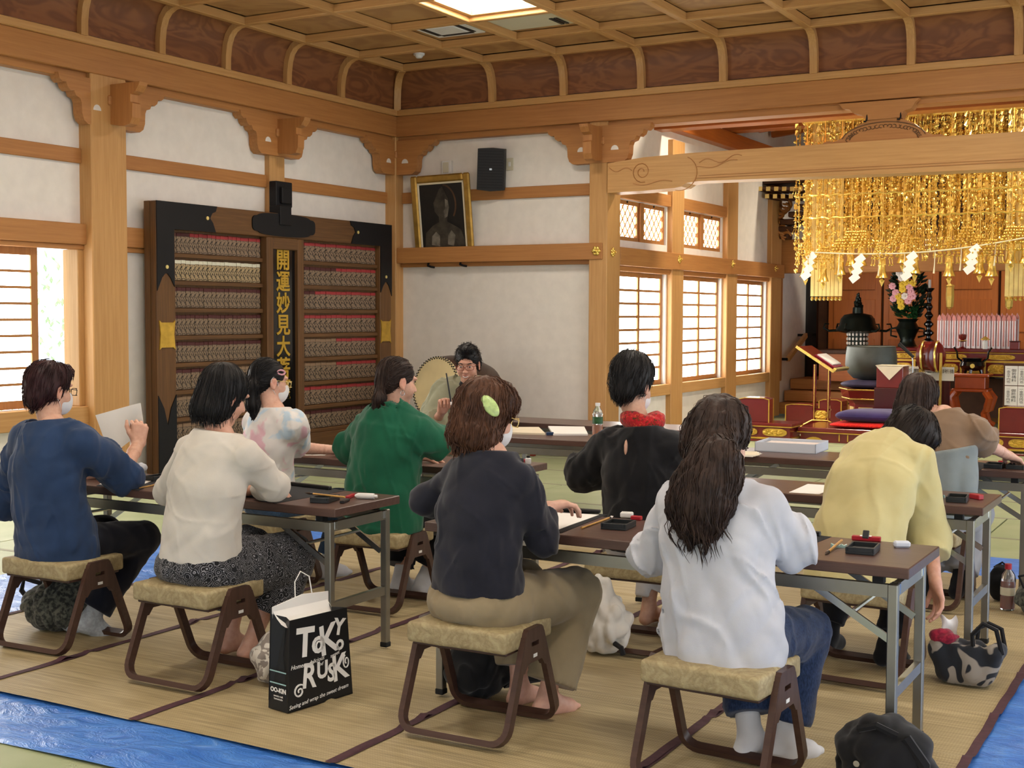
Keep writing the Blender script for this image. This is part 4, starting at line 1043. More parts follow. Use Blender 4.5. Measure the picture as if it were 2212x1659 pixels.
def strand_mesh(F, V, seed, comb, n=450, steps=9, step=.013, rad=.0016, lift=.002, flare=0.0, sel=None, free=False):
    """locks traced over a hair mass along a combing field"""
    r = np.random.default_rng(seed); g = np.gradient(F.d, F.h)
    if sel is not None: V = V[sel(V)]
    P = V[r.integers(0, len(V), n)].astype(float); path = [P.copy()]
    off = r.uniform(.2, 1.6, n)*lift
    for k in range(steps):
        ii = np.clip(((P-F.lo)/F.h).round().astype(int), 0, np.array(F.d.shape)-1)
        N = np.stack([g[a][ii[:, 0], ii[:, 1], ii[:, 2]] for a in range(3)], 1); N /= np.linalg.norm(N, axis=1)[:, None]+1e-6
        dd = F.d[ii[:, 0], ii[:, 1], ii[:, 2]]
        D = comb(P)+r.normal(0, .10, P.shape); D = D-N*(D*N).sum(1)[:, None]*(0 if free else 1 if k < steps-2 else 1-flare); D /= np.linalg.norm(D, axis=1)[:, None]+1e-6
        P = P+D*step; corr = np.clip(dd-off, -.006, .006); P = P-N*corr[:, None]*(0 if free else 1 if k < steps-2 else .5); path.append(P.copy())
    path = np.stack(path, 1); m = path.shape[1]
    T = np.gradient(path, axis=1); T /= np.linalg.norm(T, axis=2)[..., None]+1e-9; U = np.cross(T, r.normal(0, 1, (n, 1, 3))); U /= np.linalg.norm(U, axis=2)[..., None]+1e-9; Wv = np.cross(T, U)
    rr = rad*np.sin(np.linspace(.35, PI-.12, m))[None, :, None]*r.uniform(.6, 1.3, (n, 1, 1))
    ring = [path+(U*math.cos(a)+Wv*math.sin(a))*rr for a in (0, 2.094, 4.189)]
    VV = np.stack(ring, 2).reshape(-1, 3); base = (np.arange(n)[:, None]*m+np.arange(m-1)[None, :]).ravel()*3
    Q = np.concatenate([np.stack([base+k, base+(k+1) % 3, base+3+(k+1) % 3, base+3+k], 1) for k in range(3)])
    return VV, Q

PEOPLE = []
def add_hair(t, hc, R, sc, style, mat, seed=1, n=420, extra=None, name='hair'):
    F = Field(.0052); H = lambda x, y, z: hc+R@(np.array([x, y, z])*sc)
    e = lambda p, r, k=.02, sub=False: F.ell(H(*p), np.array(r)*sc, R, k, sub)
    down = np.array([0, 0, -1.0]); lift = .002; rad = .0017; steps = 9; flare = .0
    if style in ('short', 'shortfull'):
        g = .012 if style == 'shortfull' else .0
        e((0, -.020, .040+g), (.085+g*.5, .103+g, .094+g)); e((0, -.068, -.030), (.064, .048, .062), .03); e((0, .055, .085), (.06, .045, .035), .03)
        for s in (-1, 1): e((s*.066, -.03, .0), (.022, .05, .045), .02)
        e((0, .135, -.035), (.10, .085, .092), .012, True)
        for s in (-1, 1): e((s*.090, .004, -.018), (.022, .030, .040), .008, True)
        comb = lambda P: (P-H(0, -.03, .10))*4+(down*.5)+R[:, 1]*-.25
        lift = .0028; steps = 5; flare = .45; rad = .0018
    elif style == 'mens':
        e((0, -.020, .046), (.084, .100, .092)); e((0, -.066, -.030), (.062, .046, .060), .03); e((0, .045, .108), (.055, .045, .026), .03)
        for s in (-1, 1): e((s*.066, -.03, .0), (.020, .05, .045), .02)
        e((0, .140, -.012), (.084, .090, .092), .010, True)
        for s in (-1, 1): e((s*.090, .004, -.018), (.022, .030, .040), .008, True)
        comb = lambda P: (P-H(0, -.05, .08))*4+R[:, 2]*.1; lift = .002; steps = 4; flare = .25; rad = .0018
    elif style == 'bob':
        e((0, -.016, .036), (.083, .102, .093)); e((0, -.028, -.035), (.084, .088, .100), .03); e((0, -.042, -.085), (.078, .068, .06), .03)
        e((0, .13, -.045), (.082, .105, .118), .012, True); F.cut(H(0, 0, -.118), -R[:, 2]+np.array([0, 0, -.3]), None)
        comb = lambda P: (P-H(0, 0, .10))*3+down*1.0; steps = 12; flare = .35
    elif style == 'wavybob':
        e((0, -.016, .040), (.092, .110, .096)); e((0, -.035, -.035), (.092, .096, .10), .03); e((.004, -.046, -.082), (.096, .084, .066), .03); e((0, .04, .06), (.08, .06, .06), .02)
        e((0, .135, -.045), (.080, .098, .118), .012, True)
        for s in (-1, 1): e((s*.098, .030, -.03), (.030, .034, .050), .01, True)
        F.disp(folds(seed, .0045, .045, (1, 1, .25)))
        comb = lambda P: (P-H(0, .01, .10))*3+down*.9+.35*np.stack([np.sin(P[:, 2]*70+P[:, 0]*40), np.cos(P[:, 2]*62+P[:, 1]*40), 0*P[:, 0]], 1); steps = 12; flare = .5; rad = .0021
    elif style == 'pony':
        e((0, -.018, .036), (.080, .100, .090)); e((0, -.06, -.02), (.066, .05, .055), .03); e((0, .135, -.030), (.095, .088, .088), .012, True)
        for s in (-1, 1): e((s*.092, .006, -.022), (.022, .032, .042), .008, True)
        tie = extra['tie']; F.chain(extra['tail'], extra['tr'], .015)
        comb = lambda P: np.where(((P-H(0, 0, 0))@R[:, 1] > -.085*sc)[:, None], unit1(tie-P), down+0*P); steps = 11; flare = .3
    elif style == 'shoulder':
        e((0, -.016, .038), (.088, .106, .096)); e((0, -.030, -.035), (.094, .094, .105), .03); F.chain([H(0, -.04, -.06), H(0, -.055, -.15)], [.088*sc, .080*sc], .03)
        e((0, .13, -.055), (.078, .105, .128), .012, True)
        F.disp(folds(seed, .003, .05, (1, 1, .2))); comb = lambda P: (P-H(0, 0, .10))*3+down*1.2; steps = 14; flare = .4
    elif style == 'halfup':
        e((0, -.016, .040), (.088, .106, .098)); e((0, -.045, -.02), (.086, .075, .09), .03); e((0, .13, -.045), (.080, .105, .112), .012, True)
        F.chain(extra['tail'], extra['tr'], .055, 1.45, extra['fax']); F.disp(folds(seed, .005, .05, (1, 1, .18)))
        comb = lambda P: (P-H(0, 0, .10))*2.2+down*1.3+.22*np.stack([np.sin(P[:, 2]*38+P[:, 0]*50), 0*P[:, 0], 0*P[:, 0]], 1); steps = 20; flare = .6; rad = .0022
    V, Q = F.surf(); V = relax(V, Q, 1)
    VS, QS = strand_mesh(F, V, seed, comb, n, steps, .013, rad, lift, flare)
    if style in ('halfup', 'wavybob', 'shoulder', 'bob'):
        zq = np.quantile(V[:, 2], .22); wv = .5 if style == 'halfup' else .3 if style == 'wavybob' else .12
        V2, Q2 = strand_mesh(F, V, seed+1, lambda P: down+wv*np.stack([np.sin(P[:, 2]*75+P[:, 0]*90), np.cos(P[:, 2]*70+P[:, 0]*60), 0*P[:, 0]], 1), 160, 7 if style == 'halfup' else 3, .013, .0017, 0, 0, lambda W: W[:, 2] < zq, True)
        VS, QS = join([(VS, QS), (V2, Q2)])
    VV, QQ = join([(V, Q), (VS.astype(np.float32), QS)])
    return link(name, quad_mesh(name, VV, QQ, [mat]), t)
def unit1(D): return D/(np.linalg.norm(D, axis=1)[:, None]+1e-9)
def add_mask(t, hc, R, sc=1.0):
    F = Field(.0038); H = lambda x, y, z: hc+R@(np.array([x, y, z])*sc)
    F.ell(H(0, .050, -.055), np.array([.064, .064, .062])*sc, R, .01); F.ell(H(0, .092, -.035), np.array([.024, .03, .034])*sc, R, .02)
    F.cut(H(0, .020, 0), -R[:, 1]+R[:, 2]*.15); F.cut(H(0, .05, -.108), -R[:, 2]); F.cut(H(0, .1, -.010), R[:, 2]+R[:, 1]*-.25)
    V, Q = F.surf(); o = link('face_mask', quad_mesh('face_mask', relax(V, Q, 1), Q, ['mask_white']), t)
    for s in (-1, 1):
        b = MB(); b.tube([H(s*.060, .032, -.028), H(s*.073, .012, .006), H(s*.080, -.016, .026), H(s*.083, -.028, .008), H(s*.079, -.020, -.030), H(s*.066, .010, -.058), H(s*.056, .028, -.085)], .0016, 4)
        b.build('ear_loop', 'mask_white', o)
def add_glasses(t, hc, R, sc=1.0, mat='black_iron', w=.030, hgt=.016):
    g = None; H = lambda x, y, z: hc+R@(np.array([x, y, z])*sc)
    for s in (-1, 1):
        pts = [H(s*.032+w*.88*math.copysign(abs(math.cos(a))**.6, math.cos(a)), .113-.0*abs(math.cos(a))-(.010 if s*math.cos(a) > .5 else 0), -.002+hgt*math.copysign(abs(math.sin(a))**.6, math.sin(a))) for a in np.linspace(0, 2*PI, 24, endpoint=False)]
        o = MB().tube(pts, .0017, 5, closed=True).build('eyeglasses', mat, t) if g is None else MB().tube(pts, .0017, 5, closed=True).build('rim', mat, g)
        g = g or o
        MB().tube([H(s*.060, .104, .006), H(s*.074, .06, .008), H(s*.080, .0, .008), H(s*.080, -.02, -.004)], .0016, 5).build('temple_arm', mat, g)
    MB().tube([H(-.006, .115, .0), H(0, .117, .003), H(.006, .115, .0)], .0016, 5).build('bridge', mat, g)
# ================================================================ people
J = lambda a, b, Y: ony(a, b, Y)
A3 = lambda *p: np.array(p, float)
def person(lab, seat, yaw, N, hc, head, el, er, wl, wr, kl, kr, al, ar, fl, fr, top, pants, skin='d2a58e', sc=1.0, bulk=1.0, hunch=.02, Pz=.475, seed=3, face=False,
           sleeves=((.074, .066, .058, 1.8), (.074, .066, .058, 1.8)), hem=.43, flat=1.35, top_amp=.0035, wl_=.11, hl=None, hr=None, shw=.155, cuffs=(.9, .9), pant_r=(.095, .075, .065), socks=None, neck_r=.050, top_stations=None, collar=.0, foot_sc=1.0, Pshift=(0, 0), skirt=False, shoulder_drop=.078, pelvis=(.142, .105), fst=(1, 1, .55)):
    t = thing('person', lab, 'person', (seat[0], seat[1], 0))
    fw = A3(math.sin(math.radians(yaw)), math.cos(math.radians(yaw)), 0); rt = A3(fw[1], -fw[0], 0); up = A3(0, 0, 1)
    P = A3(seat[0]+Pshift[0], seat[1]+Pshift[1], Pz); N = np.asarray(N, float); hc = np.asarray(hc, float); R = headR(*head)
    sp = lambda u: P+(N-P)*u-fw*hunch*math.sin(PI*u)
    ax_ = unit(N-P); sh = {s: N+rt*s*shw-ax_*shoulder_drop+fw*.01 for s in (-1, 1)}
    E_ = {-1: np.asarray(el, float), 1: np.asarray(er, float)}; Wd = {-1: np.asarray(wl, float), 1: np.asarray(wr, float)}
    K = {-1: np.asarray(kl, float), 1: np.asarray(kr, float)}; An = {-1: np.asarray(al, float), 1: np.asarray(ar, float)}; Fd = {-1: unit(fl), 1: unit(fr)}
    fax = unit(fw-ax_*(fw@ax_))
    # ---- skin
    B = Field(.0098)
    B.chain([sp(0), sp(.3), sp(.65), sp(.92)], [.125, .11, .12, .075], .04, flat, fax)
    B.cone(sp(.9), N, .07, .055, .03)
    for s in (-1, 1):
        B.cone(sp(.93), sh[s], .055, .046, .03); B.cone(sh[s], E_[s], .044, .036, .02); B.cone(E_[s], Wd[s], .037, .027, .015)
        hip = P+rt*s*.085-up*.01; B.cone(hip, K[s], .072, .052, .03); B.cone(K[s], K[s]*.55+An[s]*.45-fw*.012, .050, .047, .02); B.cone(K[s]*.55+An[s]*.45-fw*.012, An[s], .047, .032, .02)
        f_ = Fd[s]; hz = An[s]-up*.045*foot_sc-f_*.030; ball = An[s]+f_*.105*foot_sc-up*.052*foot_sc; toe = An[s]+f_*.150*foot_sc-up*.057*foot_sc
        B.cone(An[s], hz, .033, .030, .02); B.cone(hz, ball, .028, .028, .02); B.cone(An[s]+f_*.02-up*.01, ball, .030, .024, .025); B.cone(ball, toe, .026, .017, .015, 1.5, up)
    parts = [B.surf()]; parts[0] = (relax(parts[0][0], parts[0][1], 2), parts[0][1])
    HF, H = head_field(hc, R, N-ax_*.02, sc, True, .0037 if face else .0050, neck_r); hv = HF.surf(); parts.append((relax(hv[0], hv[1], 1, .4), hv[1]))
    for s, hs in ((-1, hl), (1, hr)):
        hs = dict(hs or {}); fd = hs.pop('fd', unit(Wd[s]-E_[s])); pn = hs.pop('pn', A3(0, 0, -1))
        hf = hand_field(Wd[s], fd, pn, s, arm_from=Wd[s]+(E_[s]-Wd[s])*.3, **hs).surf(); parts.append((relax(hf[0], hf[1], 1, .35), hf[1]))
    V, Q = join(parts)
    link('body', quad_mesh('body', V, Q, ['skin'], attr=skin_cols(V, skin, hc, R, sc)), t)
    # ---- top
    T = Field(.0074); st = top_stations or [(0, .170, 0), (.28, .155, 0), (.62, .156, 0), (.85, .132, 0), (.97, .080, 0)]
    T.chain([sp(u)+fax*o for u, r, o in st], [r*bulk for u, r, o in st], .05, flat, fax)
    T.chain([sp(0)-ax_*.10, sp(0)], [st[0][1]*bulk]*2, .05, flat, fax)
    for s in (-1, 1):
        r0, r1, r2, ln = sleeves[0 if s < 0 else 1]
        T.cone(N-ax_*.045+rt*s*.03, sh[s]-ax_*.01, .052*bulk, r0*.92, .045)
        E1 = E_[s]; pts = [sh[s]]
        if ln <= 1: pts += [sh[s]+(E1-sh[s])*ln]; rs = [r0, r2]
        else: pts += [E1, E1+(Wd[s]-E1)*(ln-1)]; rs = [r0, r1, r2]
        T.chain(pts, rs, .03)
    T.disp(folds(seed, top_amp*1.25, wl_, fst)); T.disp(folds(seed+9, top_amp*1.1, wl_*2.0, (1.5, 1.5, .6), 3)); T.disp(creases(seed+17, top_amp*1.5, wl_*1.1, fst))
    for s in (-1, 1):
        r0, r1, r2, ln = sleeves[0 if s < 0 else 1]; E1 = E_[s]
        if ln <= 1: c = sh[s]+(E1-sh[s])*ln; d_ = unit(E1-sh[s])
        else: c = E1+(Wd[s]-E1)*(ln-1); d_ = unit(Wd[s]-E1)
        T.cut(c, d_, r2+.04)
    T.cut(N+ax_*(.012+collar), unit(ax_*.8+unit(hc-N)*.4), .125)
    T.cut(A3(P[0], P[1], hem), -up, .42 if hem < .6 else .9)
    tv = keep_big(*T.surf()); tv = (relax(tv[0], tv[1], 1, .4), tv[1])
    top_o = link(top[0], quad_mesh(top[0], tv[0], tv[1], [top[1]]), t)
    # ---- trousers
    L = Field(.0086); L.ell(P-up*.005, (pelvis[0]*bulk, pelvis[1]*bulk, .085), np.stack([rt, fw, up], 1), .04)
    for s in (-1, 1):
        hip = P+rt*s*.085-up*.005; c = K[s]+(An[s]-K[s])*cuffs[0 if s < 0 else 1]
        L.cone(hip, K[s], pant_r[0], pant_r[1], .035); L.cone(K[s], c, pant_r[1]*.96, pant_r[2], .02)
    if skirt: L.cone(P+fw*.1, (K[-1]+K[1])/2, .12, .12, .05)
    L.disp(folds(seed+5, .0035, .10)); L.disp(creases(seed+27, .005, .13, (1, 1, .5)))
    for s in (-1, 1):
        c = K[s]+(An[s]-K[s])*cuffs[0 if s < 0 else 1]; L.cut(c, unit(An[s]-K[s]), pant_r[2]+.05)
    L.cut(A3(P[0], P[1], .405), A3(0, 0, -1), .15)
    lv = keep_big(*L.surf()); link(pants[0], quad_mesh(pants[0], relax(lv[0], lv[1], 1, .4), lv[1], [pants[1]]), t)
    if socks:
        for s in (-1, 1):
            if socks[2 if len(socks) > 2 and s > 0 else 1] is None: continue
            S_ = Field(.0062); f_ = Fd[s]; hz = An[s]-up*.045*foot_sc-f_*.030; ball = An[s]+f_*.105*foot_sc-up*.052*foot_sc; toe = An[s]+f_*.150*foot_sc-up*.057*foot_sc
            S_.cone(An[s]+unit(K[s]-An[s])*.06, An[s], .043, .038, .02); S_.cone(An[s], hz, .039, .036, .02); S_.cone(hz, ball, .034, .034, .02); S_.cone(An[s]+f_*.02-up*.01, ball, .036, .030, .025); S_.cone(ball, toe, .032, .023, .015, 1.4, up)
            sv = S_.surf(); link('sock', quad_mesh('sock', relax(sv[0], sv[1], 1), sv[1], [socks[1]]), t)
    info = dict(t=t, hc=hc, R=R, sc=sc, H=H, N=N, rt=rt, fw=fw, sh=sh, ax=ax_, top=top_o, P=P, fax=fax)
    PEOPLE.append(info); return info
def settle():
    for i in PEOPLE:
        t = i['t']; inv = Matrix.Translation(-t.location)
        for ch in bpy.data.objects:
            if ch.parent == t: ch.matrix_parent_inverse = inv
down = A3(0, 0, -1)
# --- blue sweater, far left
p = person('person in a blue sweater holding up a paper sheet, leftmost in the room', (-4.61, 4.03), 0, A3(-4.655, 4.05, 1.0), J(107, 842, 4.08), (4, 6, 0),
    J(14, 1085, 4.18), J(266, 1025, 4.27), A3(-4.80, 4.46, .735), J(299, 958, 4.42), A3(-4.74, 4.42, .45), A3(-4.50, 4.43, .44), A3(-4.72, 4.22, .09), A3(-4.60, 4.20, .10), (.3, .8, -.5), (.45, .75, -.5),
    ('sweater', 'knit_blue'), ('trousers', 'trouser_navy'), seed=21, bulk=1.14, sleeves=((.084, .084, .086, 1.15), (.084, .088, .090, 1.12)), hem=.405, hr=dict(fd=A3(.05, .1, 1), pn=A3(-.8, .5, 0), curl=(70, 75, 45)), socks=('s', 'sock_grey'), hunch=.045, shw=.165, top_amp=.0045, pant_r=(.10, .082, .07))
add_hair(p['t'], p['hc'], p['R'], 1.0, 'short', 'hair_wine', 31, 500); add_mask(p['t'], p['hc'], p['R']); add_glasses(p['t'], p['hc'], p['R'])
# --- white cardigan
p = person('person with a black bob in a white cardigan and black paisley trousers', (-3.69, 3.95), 6, A3(-3.615, 3.99, 1.01), J(484, 852, 4.03), (14, 22, 4),
    J(362, 1062, 4.12), J(590, 1050, 4.15), A3(-3.74, 4.36, .735), A3(-3.72, 4.36, .735), A3(-3.80, 4.36, .45), A3(-3.58, 4.37, .44), A3(-3.82, 4.27, .10), A3(-3.66, 4.22, .10), (.1, 1, -.05), (.45, .9, -.05),
    ('cardigan', 'knit_ivory'), ('trousers', 'paisley'), skin='cfa08a', seed=41, bulk=1.06, sleeves=((.066, .060, .052, 1.85), (.066, .060, .052, 1.85)), hem=.50, pelvis=(.19, .15), cuffs=(.72, .62), pant_r=(.115, .115, .125), hunch=.03, top_amp=.003)
add_hair(p['t'], p['hc'], p['R'], 1.0, 'bob', 'hair_black', 32, 500)
# --- girl with the hair clip
hc = J(581, 824, 5.44); R = headR(24, 8)
p = person('girl in a pastel tie-dye T-shirt with dark ponytail and pink hair clip', (-4.57, 5.43), 14, A3(-4.535, 5.43, .985), hc, (24, 8, 0),
    A3(-4.78, 5.62, .78), J(640, 968, 5.58), A3(-4.62, 5.88, .735), J(722, 972, 5.82), A3(-4.66, 5.85, .45), A3(-4.42, 5.87, .44), A3(-4.66, 5.72, .10), A3(-4.47, 5.80, .095), (.1, 1, 0), (.3, 1, -.05),
    ('t_shirt', 'tee_tiedye'), ('jeans', 'denim_mid'), skin='d6aa94', seed=51, bulk=1.0, sleeves=((.080, .075, .075, .85), (.082, .078, .078, .92)), hem=.47, hr=dict(pn=down, curl=(10, 15, 10)), socks=('s', 'sock_white'), hunch=.03, cuffs=(.85, .85))
tie = p['H'](0, -.098, .0)
add_hair(p['t'], p['hc'], p['R'], 1.0, 'pony', 'hair_black', 33, 420, dict(tie=tie, tail=[p['H'](0, -.085, .005), tie, J(545, 835, 5.33), J(547, 875, 5.33), J(552, 902, 5.33)], tr=[.02, .022, .036, .034, .018]))
add_mask(p['t'], p['hc'], p['R']); add_glasses(p['t'], p['hc'], p['R'], 1.0, 'gold_pale')
MB().tube([p['H'](.074, .028+.022*math.cos(a), .055+.012*math.sin(a)) for a in np.linspace(0, 2*PI, 18, endpoint=False)], .005, 6, closed=True).build('hair_clip', 'pink_petal', p['t'], True)
# --- green blouse
hc = J(858, 824, 5.46)
p = person('person with brown ponytail in a loose green blouse', (-3.80, 5.40), 8, A3(-3.765, 5.43, .985), hc, (26, 10, 0),
    J(765, 965, 5.5), J(955, 960, 5.55), A3(-3.85, 5.82, .735), A3(-3.50, 5.86, .735), A3(-3.90, 5.82, .45), A3(-3.64, 5.84, .44), A3(-3.88, 5.66, .09), A3(-3.76, 5.70, .09), (.2, 1, -.02), (.3, 1, -.02),
    ('blouse', 'linen_green'), ('trousers', 'trouser_black'), skin='d2a58e', seed=61, bulk=1.16, sleeves=((.086, .092, .092, 1.02), (.086, .094, .095, 1.0)), hem=.405, socks=('s', 'sock_white'), hunch=.035, shw=.165, top_amp=.006, wl_=.13, pant_r=(.10, .10, .10), cuffs=(.8, .8), top_stations=[(0, .185, -.01), (.28, .172, -.005), (.62, .165, 0), (.86, .155, 0), (.97, .085, 0)])
tie = p['H'](0, -.100, -.012)
add_hair(p['t'], p['hc'], p['R'], 1.0, 'pony', 'hair_deepbrown', 34, 460, dict(tie=tie, tail=[p['H'](0, -.085, -.01), tie, J(820, 862, 5.33), J(812, 890, 5.33), J(806, 912, 5.34)], tr=[.018, .018, .030, .026, .010]))
b = MB()
for a in np.linspace(0, 2*PI, 9, endpoint=False): q = tie+p['R']@A3(.022*math.cos(a), -.006, .022*math.sin(a)); b.ico(q, .008, 1)
b.build('hair_tie', 'gold_pale', p['t'], True)
MB().tube([p['H'](.082, -.006+.012*math.cos(a), -.056+.012*math.sin(a)) for a in np.linspace(0, 2*PI, 14, endpoint=False)], .0018, 5, closed=True).build('earring', 'steel_bright', p['t'])
b = MB(); c0 = J(795, 982, 5.24); b.prism([(c0[0]-.012, c0[2]+.0), (c0[0]+.002, c0[2]+.05), (c0[0]+.012, c0[2]-.05)], 'y', 5.2, 5.2) if False else None
# --- navy top, front row
hc = J(1052, 897, 4.02)
p = person('person with wavy brown hair and green hair clip in a navy top and khaki trousers', (-2.37, 3.95), 8, A3(-2.335, 3.98, 1.0), hc, (22, 14, 2),
    J(918, 1082, 4.0), J(1172, 1165, 4.06), A3(-2.50, 4.33, .735), J(1180, 1097, 4.22), A3(-2.44, 4.38, .45), A3(-2.20, 4.38, .44), A3(-2.38, 4.27, .085), A3(-2.23, 4.21, .085), (.12, 1, -.03), (.40, .9, -.03),
    ('knit_top', 'knit_navy'), ('trousers', 'khaki'), skin='d6aa96', seed=71, bulk=1.03, sleeves=((.058, .056, .048, 1.62), (.060, .058, .047, 1.72)), hem=.515, pelvis=(.185, .15), hr=dict(fd=A3(.45, .8, .12), pn=A3(.1, .1, -1), curl=(25, 35, 25)), hunch=.03, cuffs=(.80, .88), shw=.128, shoulder_drop=.085, pant_r=(.11, .10, .10), top_amp=.0045, Pshift=(.0, -.005))
add_hair(p['t'], p['hc'], p['R'], 1.03, 'wavybob', 'hair_brown', 35, 620); add_mask(p['t'], p['hc'], p['R']); add_glasses(p['t'], p['hc'], p['R'], 1.0, 'gold_pale')
plain('hairclip_green', 'b4cc86', .25, var=.12, nscale=60); n_ = unit(A3(.80, -.58, .12)); l_ = A3(.45, .55, -.62); l_ = unit(l_-n_*(l_@n_)); w_ = np.cross(n_, l_)
b = MB(); b.ico((0, 0, 0), (.045, .024, .010), 3); o = b.build('hair_clip', 'hairclip_green', p['t'], True); c0 = p['H'](.090, -.064, .030); Bs = p['R']@np.stack([l_, w_, n_], 1)
o.data.transform(Matrix([[*Bs[i], c0[i]] for i in range(3)]+[[0, 0, 0, 1]]))
# --- black top, red scarf
hc = J(1366, 832, 5.38)
p = person('person with short black hair in a black top and red patterned scarf', (-2.35, 5.33), 6, A3(-2.36, 5.36, .985), hc, (6, 12, 0),
    J(1262, 1020, 5.45), J(1470, 1010, 5.45), A3(-2.42, 5.80, .735), A3(-2.26, 5.80, .735), A3(-2.45, 5.76, .45), A3(-2.22, 5.78, .44), A3(-2.46, 5.68, .10), A3(-2.36, 5.69, .10), (.1, 1, 0), (.2, 1, 0),
    ('knit_top', 'knit_black'), ('trousers', 'trouser_white'), skin='caa088', seed=81, bulk=1.03, sleeves=((.078, .090, .062, 1.8), (.078, .090, .062, 1.8)), hem=.45, hunch=.03, shw=.148, shoulder_drop=.07, cuffs=(.86, .86), pant_r=(.095, .08, .07), top_amp=.005)
add_hair(p['t'], p['hc'], p['R'], 1.0, 'shortfull', 'hair_black', 36, 620); add_mask(p['t'], p['hc'], p['R'])
F = Field(.005); c0 = p['N']+p['ax']*.035
for a in np.linspace(0, 2*PI, 12, endpoint=False):
    b_ = a+2*PI/12; q = lambda a: c0+p['rt']*.066*math.cos(a)+p['fw']*(.062*math.sin(a)+.005)+A3(0, 0, .012*math.sin(2*a)-.006*math.sin(a)); F.cone(q(a), q(b_), .030, .030, .03)
F.disp(folds(5, .003, .05)); v_ = F.surf(); link('scarf', quad_mesh('scarf', relax(v_[0], v_[1], 1), v_[1], ['scarf_red']), p['t'])
q = p['N']-p['ax']*.075-p['fw']*.122-p['rt']*.01; b = MB(); b.ico((0, 0, 0), (.009, .014, .038), 2); o = b.build('neck_slit', 'skin', p['t'], True); o.data.transform(Matrix.Translation(q))
a_ = o.data.color_attributes.new('Col', 'FLOAT_COLOR', 'POINT'); a_.data.foreach_set('color', list(lin('caa088'))*len(o.data.vertices))
# --- white blouse, long hair, nearest
hc = J(1556, 948, 4.0)
p = person('person with long dark hair in a white blouse and jeans, nearest the camera', (-1.43, 3.90), 2, A3(-1.475, 3.94, .96), hc, (16, 20, 2),
    J(1414, 1200, 4.02), J(1706, 1178, 4.05), A3(-1.55, 4.30, .735), A3(-1.36, 4.34, .735), A3(-1.53, 4.30, .44), A3(-1.28, 4.28, .43), A3(-1.42, 4.14, .09), A3(-1.31, 4.17, .085), (.25, 1, -.02), (.5, .85, -.02),
    ('blouse', 'cotton_white'), ('jeans', 'denim'), skin='d6aa94', seed=91, bulk=1.10, sleeves=((.066, .072, .054, 1.75), (.068, .078, .056, 1.75)), hem=.405, hunch=.02, shw=.142, shoulder_drop=.075, cuffs=(.82, .84), pant_r=(.105, .085, .078), socks=('s', 'sock_white'), top_amp=.0075, wl_=.14, fst=(1, 1, .35))
bk = lambda dx, dz, dy=0: A3(p['N'][0]+dx, p['N'][1]-.155+dy, p['N'][2]+dz)
add_hair(p['t'], p['hc'], p['R'], 1.03, 'halfup', 'hair_deepbrown', 37, 700, dict(tail=[p['H'](0, -.06, -.01), bk(.035, .07, .045), bk(.015, .0, .02), bk(.0, -.06), bk(.005, -.10, .0)], tr=[.078, .078, .088, .088, .062], fax=p['fw']))
MB().cb((0, 0, 0), (.05, .014, .014), .005).build('barrette', 'hair_black', p['t']).data.transform(Matrix.Translation(p['H'](.01, -.118, .045)))
b = MB(); b.tube([p['H'](.0, -.118, .05)+A3(.012*math.cos(a)*2.2, 0, .014*math.sin(a)) for a in np.linspace(0, 6.28, 12)], .006, 5); b.build('hair_twist', 'hair_deepbrown', p['t'], True)
# --- yellow shirt, bending to the floor bag
hc = J(1960, 952, 5.84)
p = person('person in a pale yellow shirt and black trousers bending down to a bag', (-1.40, 5.37), 8, A3(-1.345, 5.69, .94), hc, (44, 44, 14),
    A3(-1.53, 5.84, .70), J(2008, 1158, 5.66), A3(-1.44, 5.94, .735), J(2020, 1256, 5.54), A3(-1.53, 5.76, .44), A3(-1.27, 5.76, .43), A3(-1.57, 5.60, .10), A3(-1.30, 5.53, .10), (.1, 1, -.02), (.3, .9, -.1),
    ('shirt', 'cotton_yellow'), ('trousers', 'trouser_black'), skin='d2a08a', seed=101, bulk=1.16, sleeves=((.062, .066, .064, 1.35), (.078, .084, .078, 1.45)), hem=.405, hunch=.075, shw=.140, shoulder_drop=.075, cuffs=(.86, .86), socks=('s', 'sock_black'), pant_r=(.10, .075, .06), top_amp=.0042, wl_=.17, fst=(1, .15, .06), hr=dict(fd=A3(.25, -.1, -1), pn=A3(-.75, -.5, 0), curl=(18, 25, 20), spread=1.2), collar=.02)
add_hair(p['t'], p['hc'], p['R'], 1.0, 'shortfull', 'hair_dark', 38, 560); add_mask(p['t'], p['hc'], p['R'])
F = Field(.0055); c0 = p['N']+p['ax']*.012
for a in np.linspace(-.2, PI+.2, 12)[:-1]:
    q = lambda a: c0-p['fax']*.062*math.sin(a)+p['rt']*.078*math.cos(a)+p['ax']*(.01*math.sin(a)); F.cone(q(a), q(a+.32), .017, .017, .012, 1.0); F.cone(q(a)-p['ax']*.02-p['fax']*.008, q(a+.32)-p['ax']*.02-p['fax']*.008, .015, .015, .012)
v_ = F.surf(); link('collar', quad_mesh('collar', relax(v_[0], v_[1], 1), v_[1], ['cotton_yellow']), p['t'])
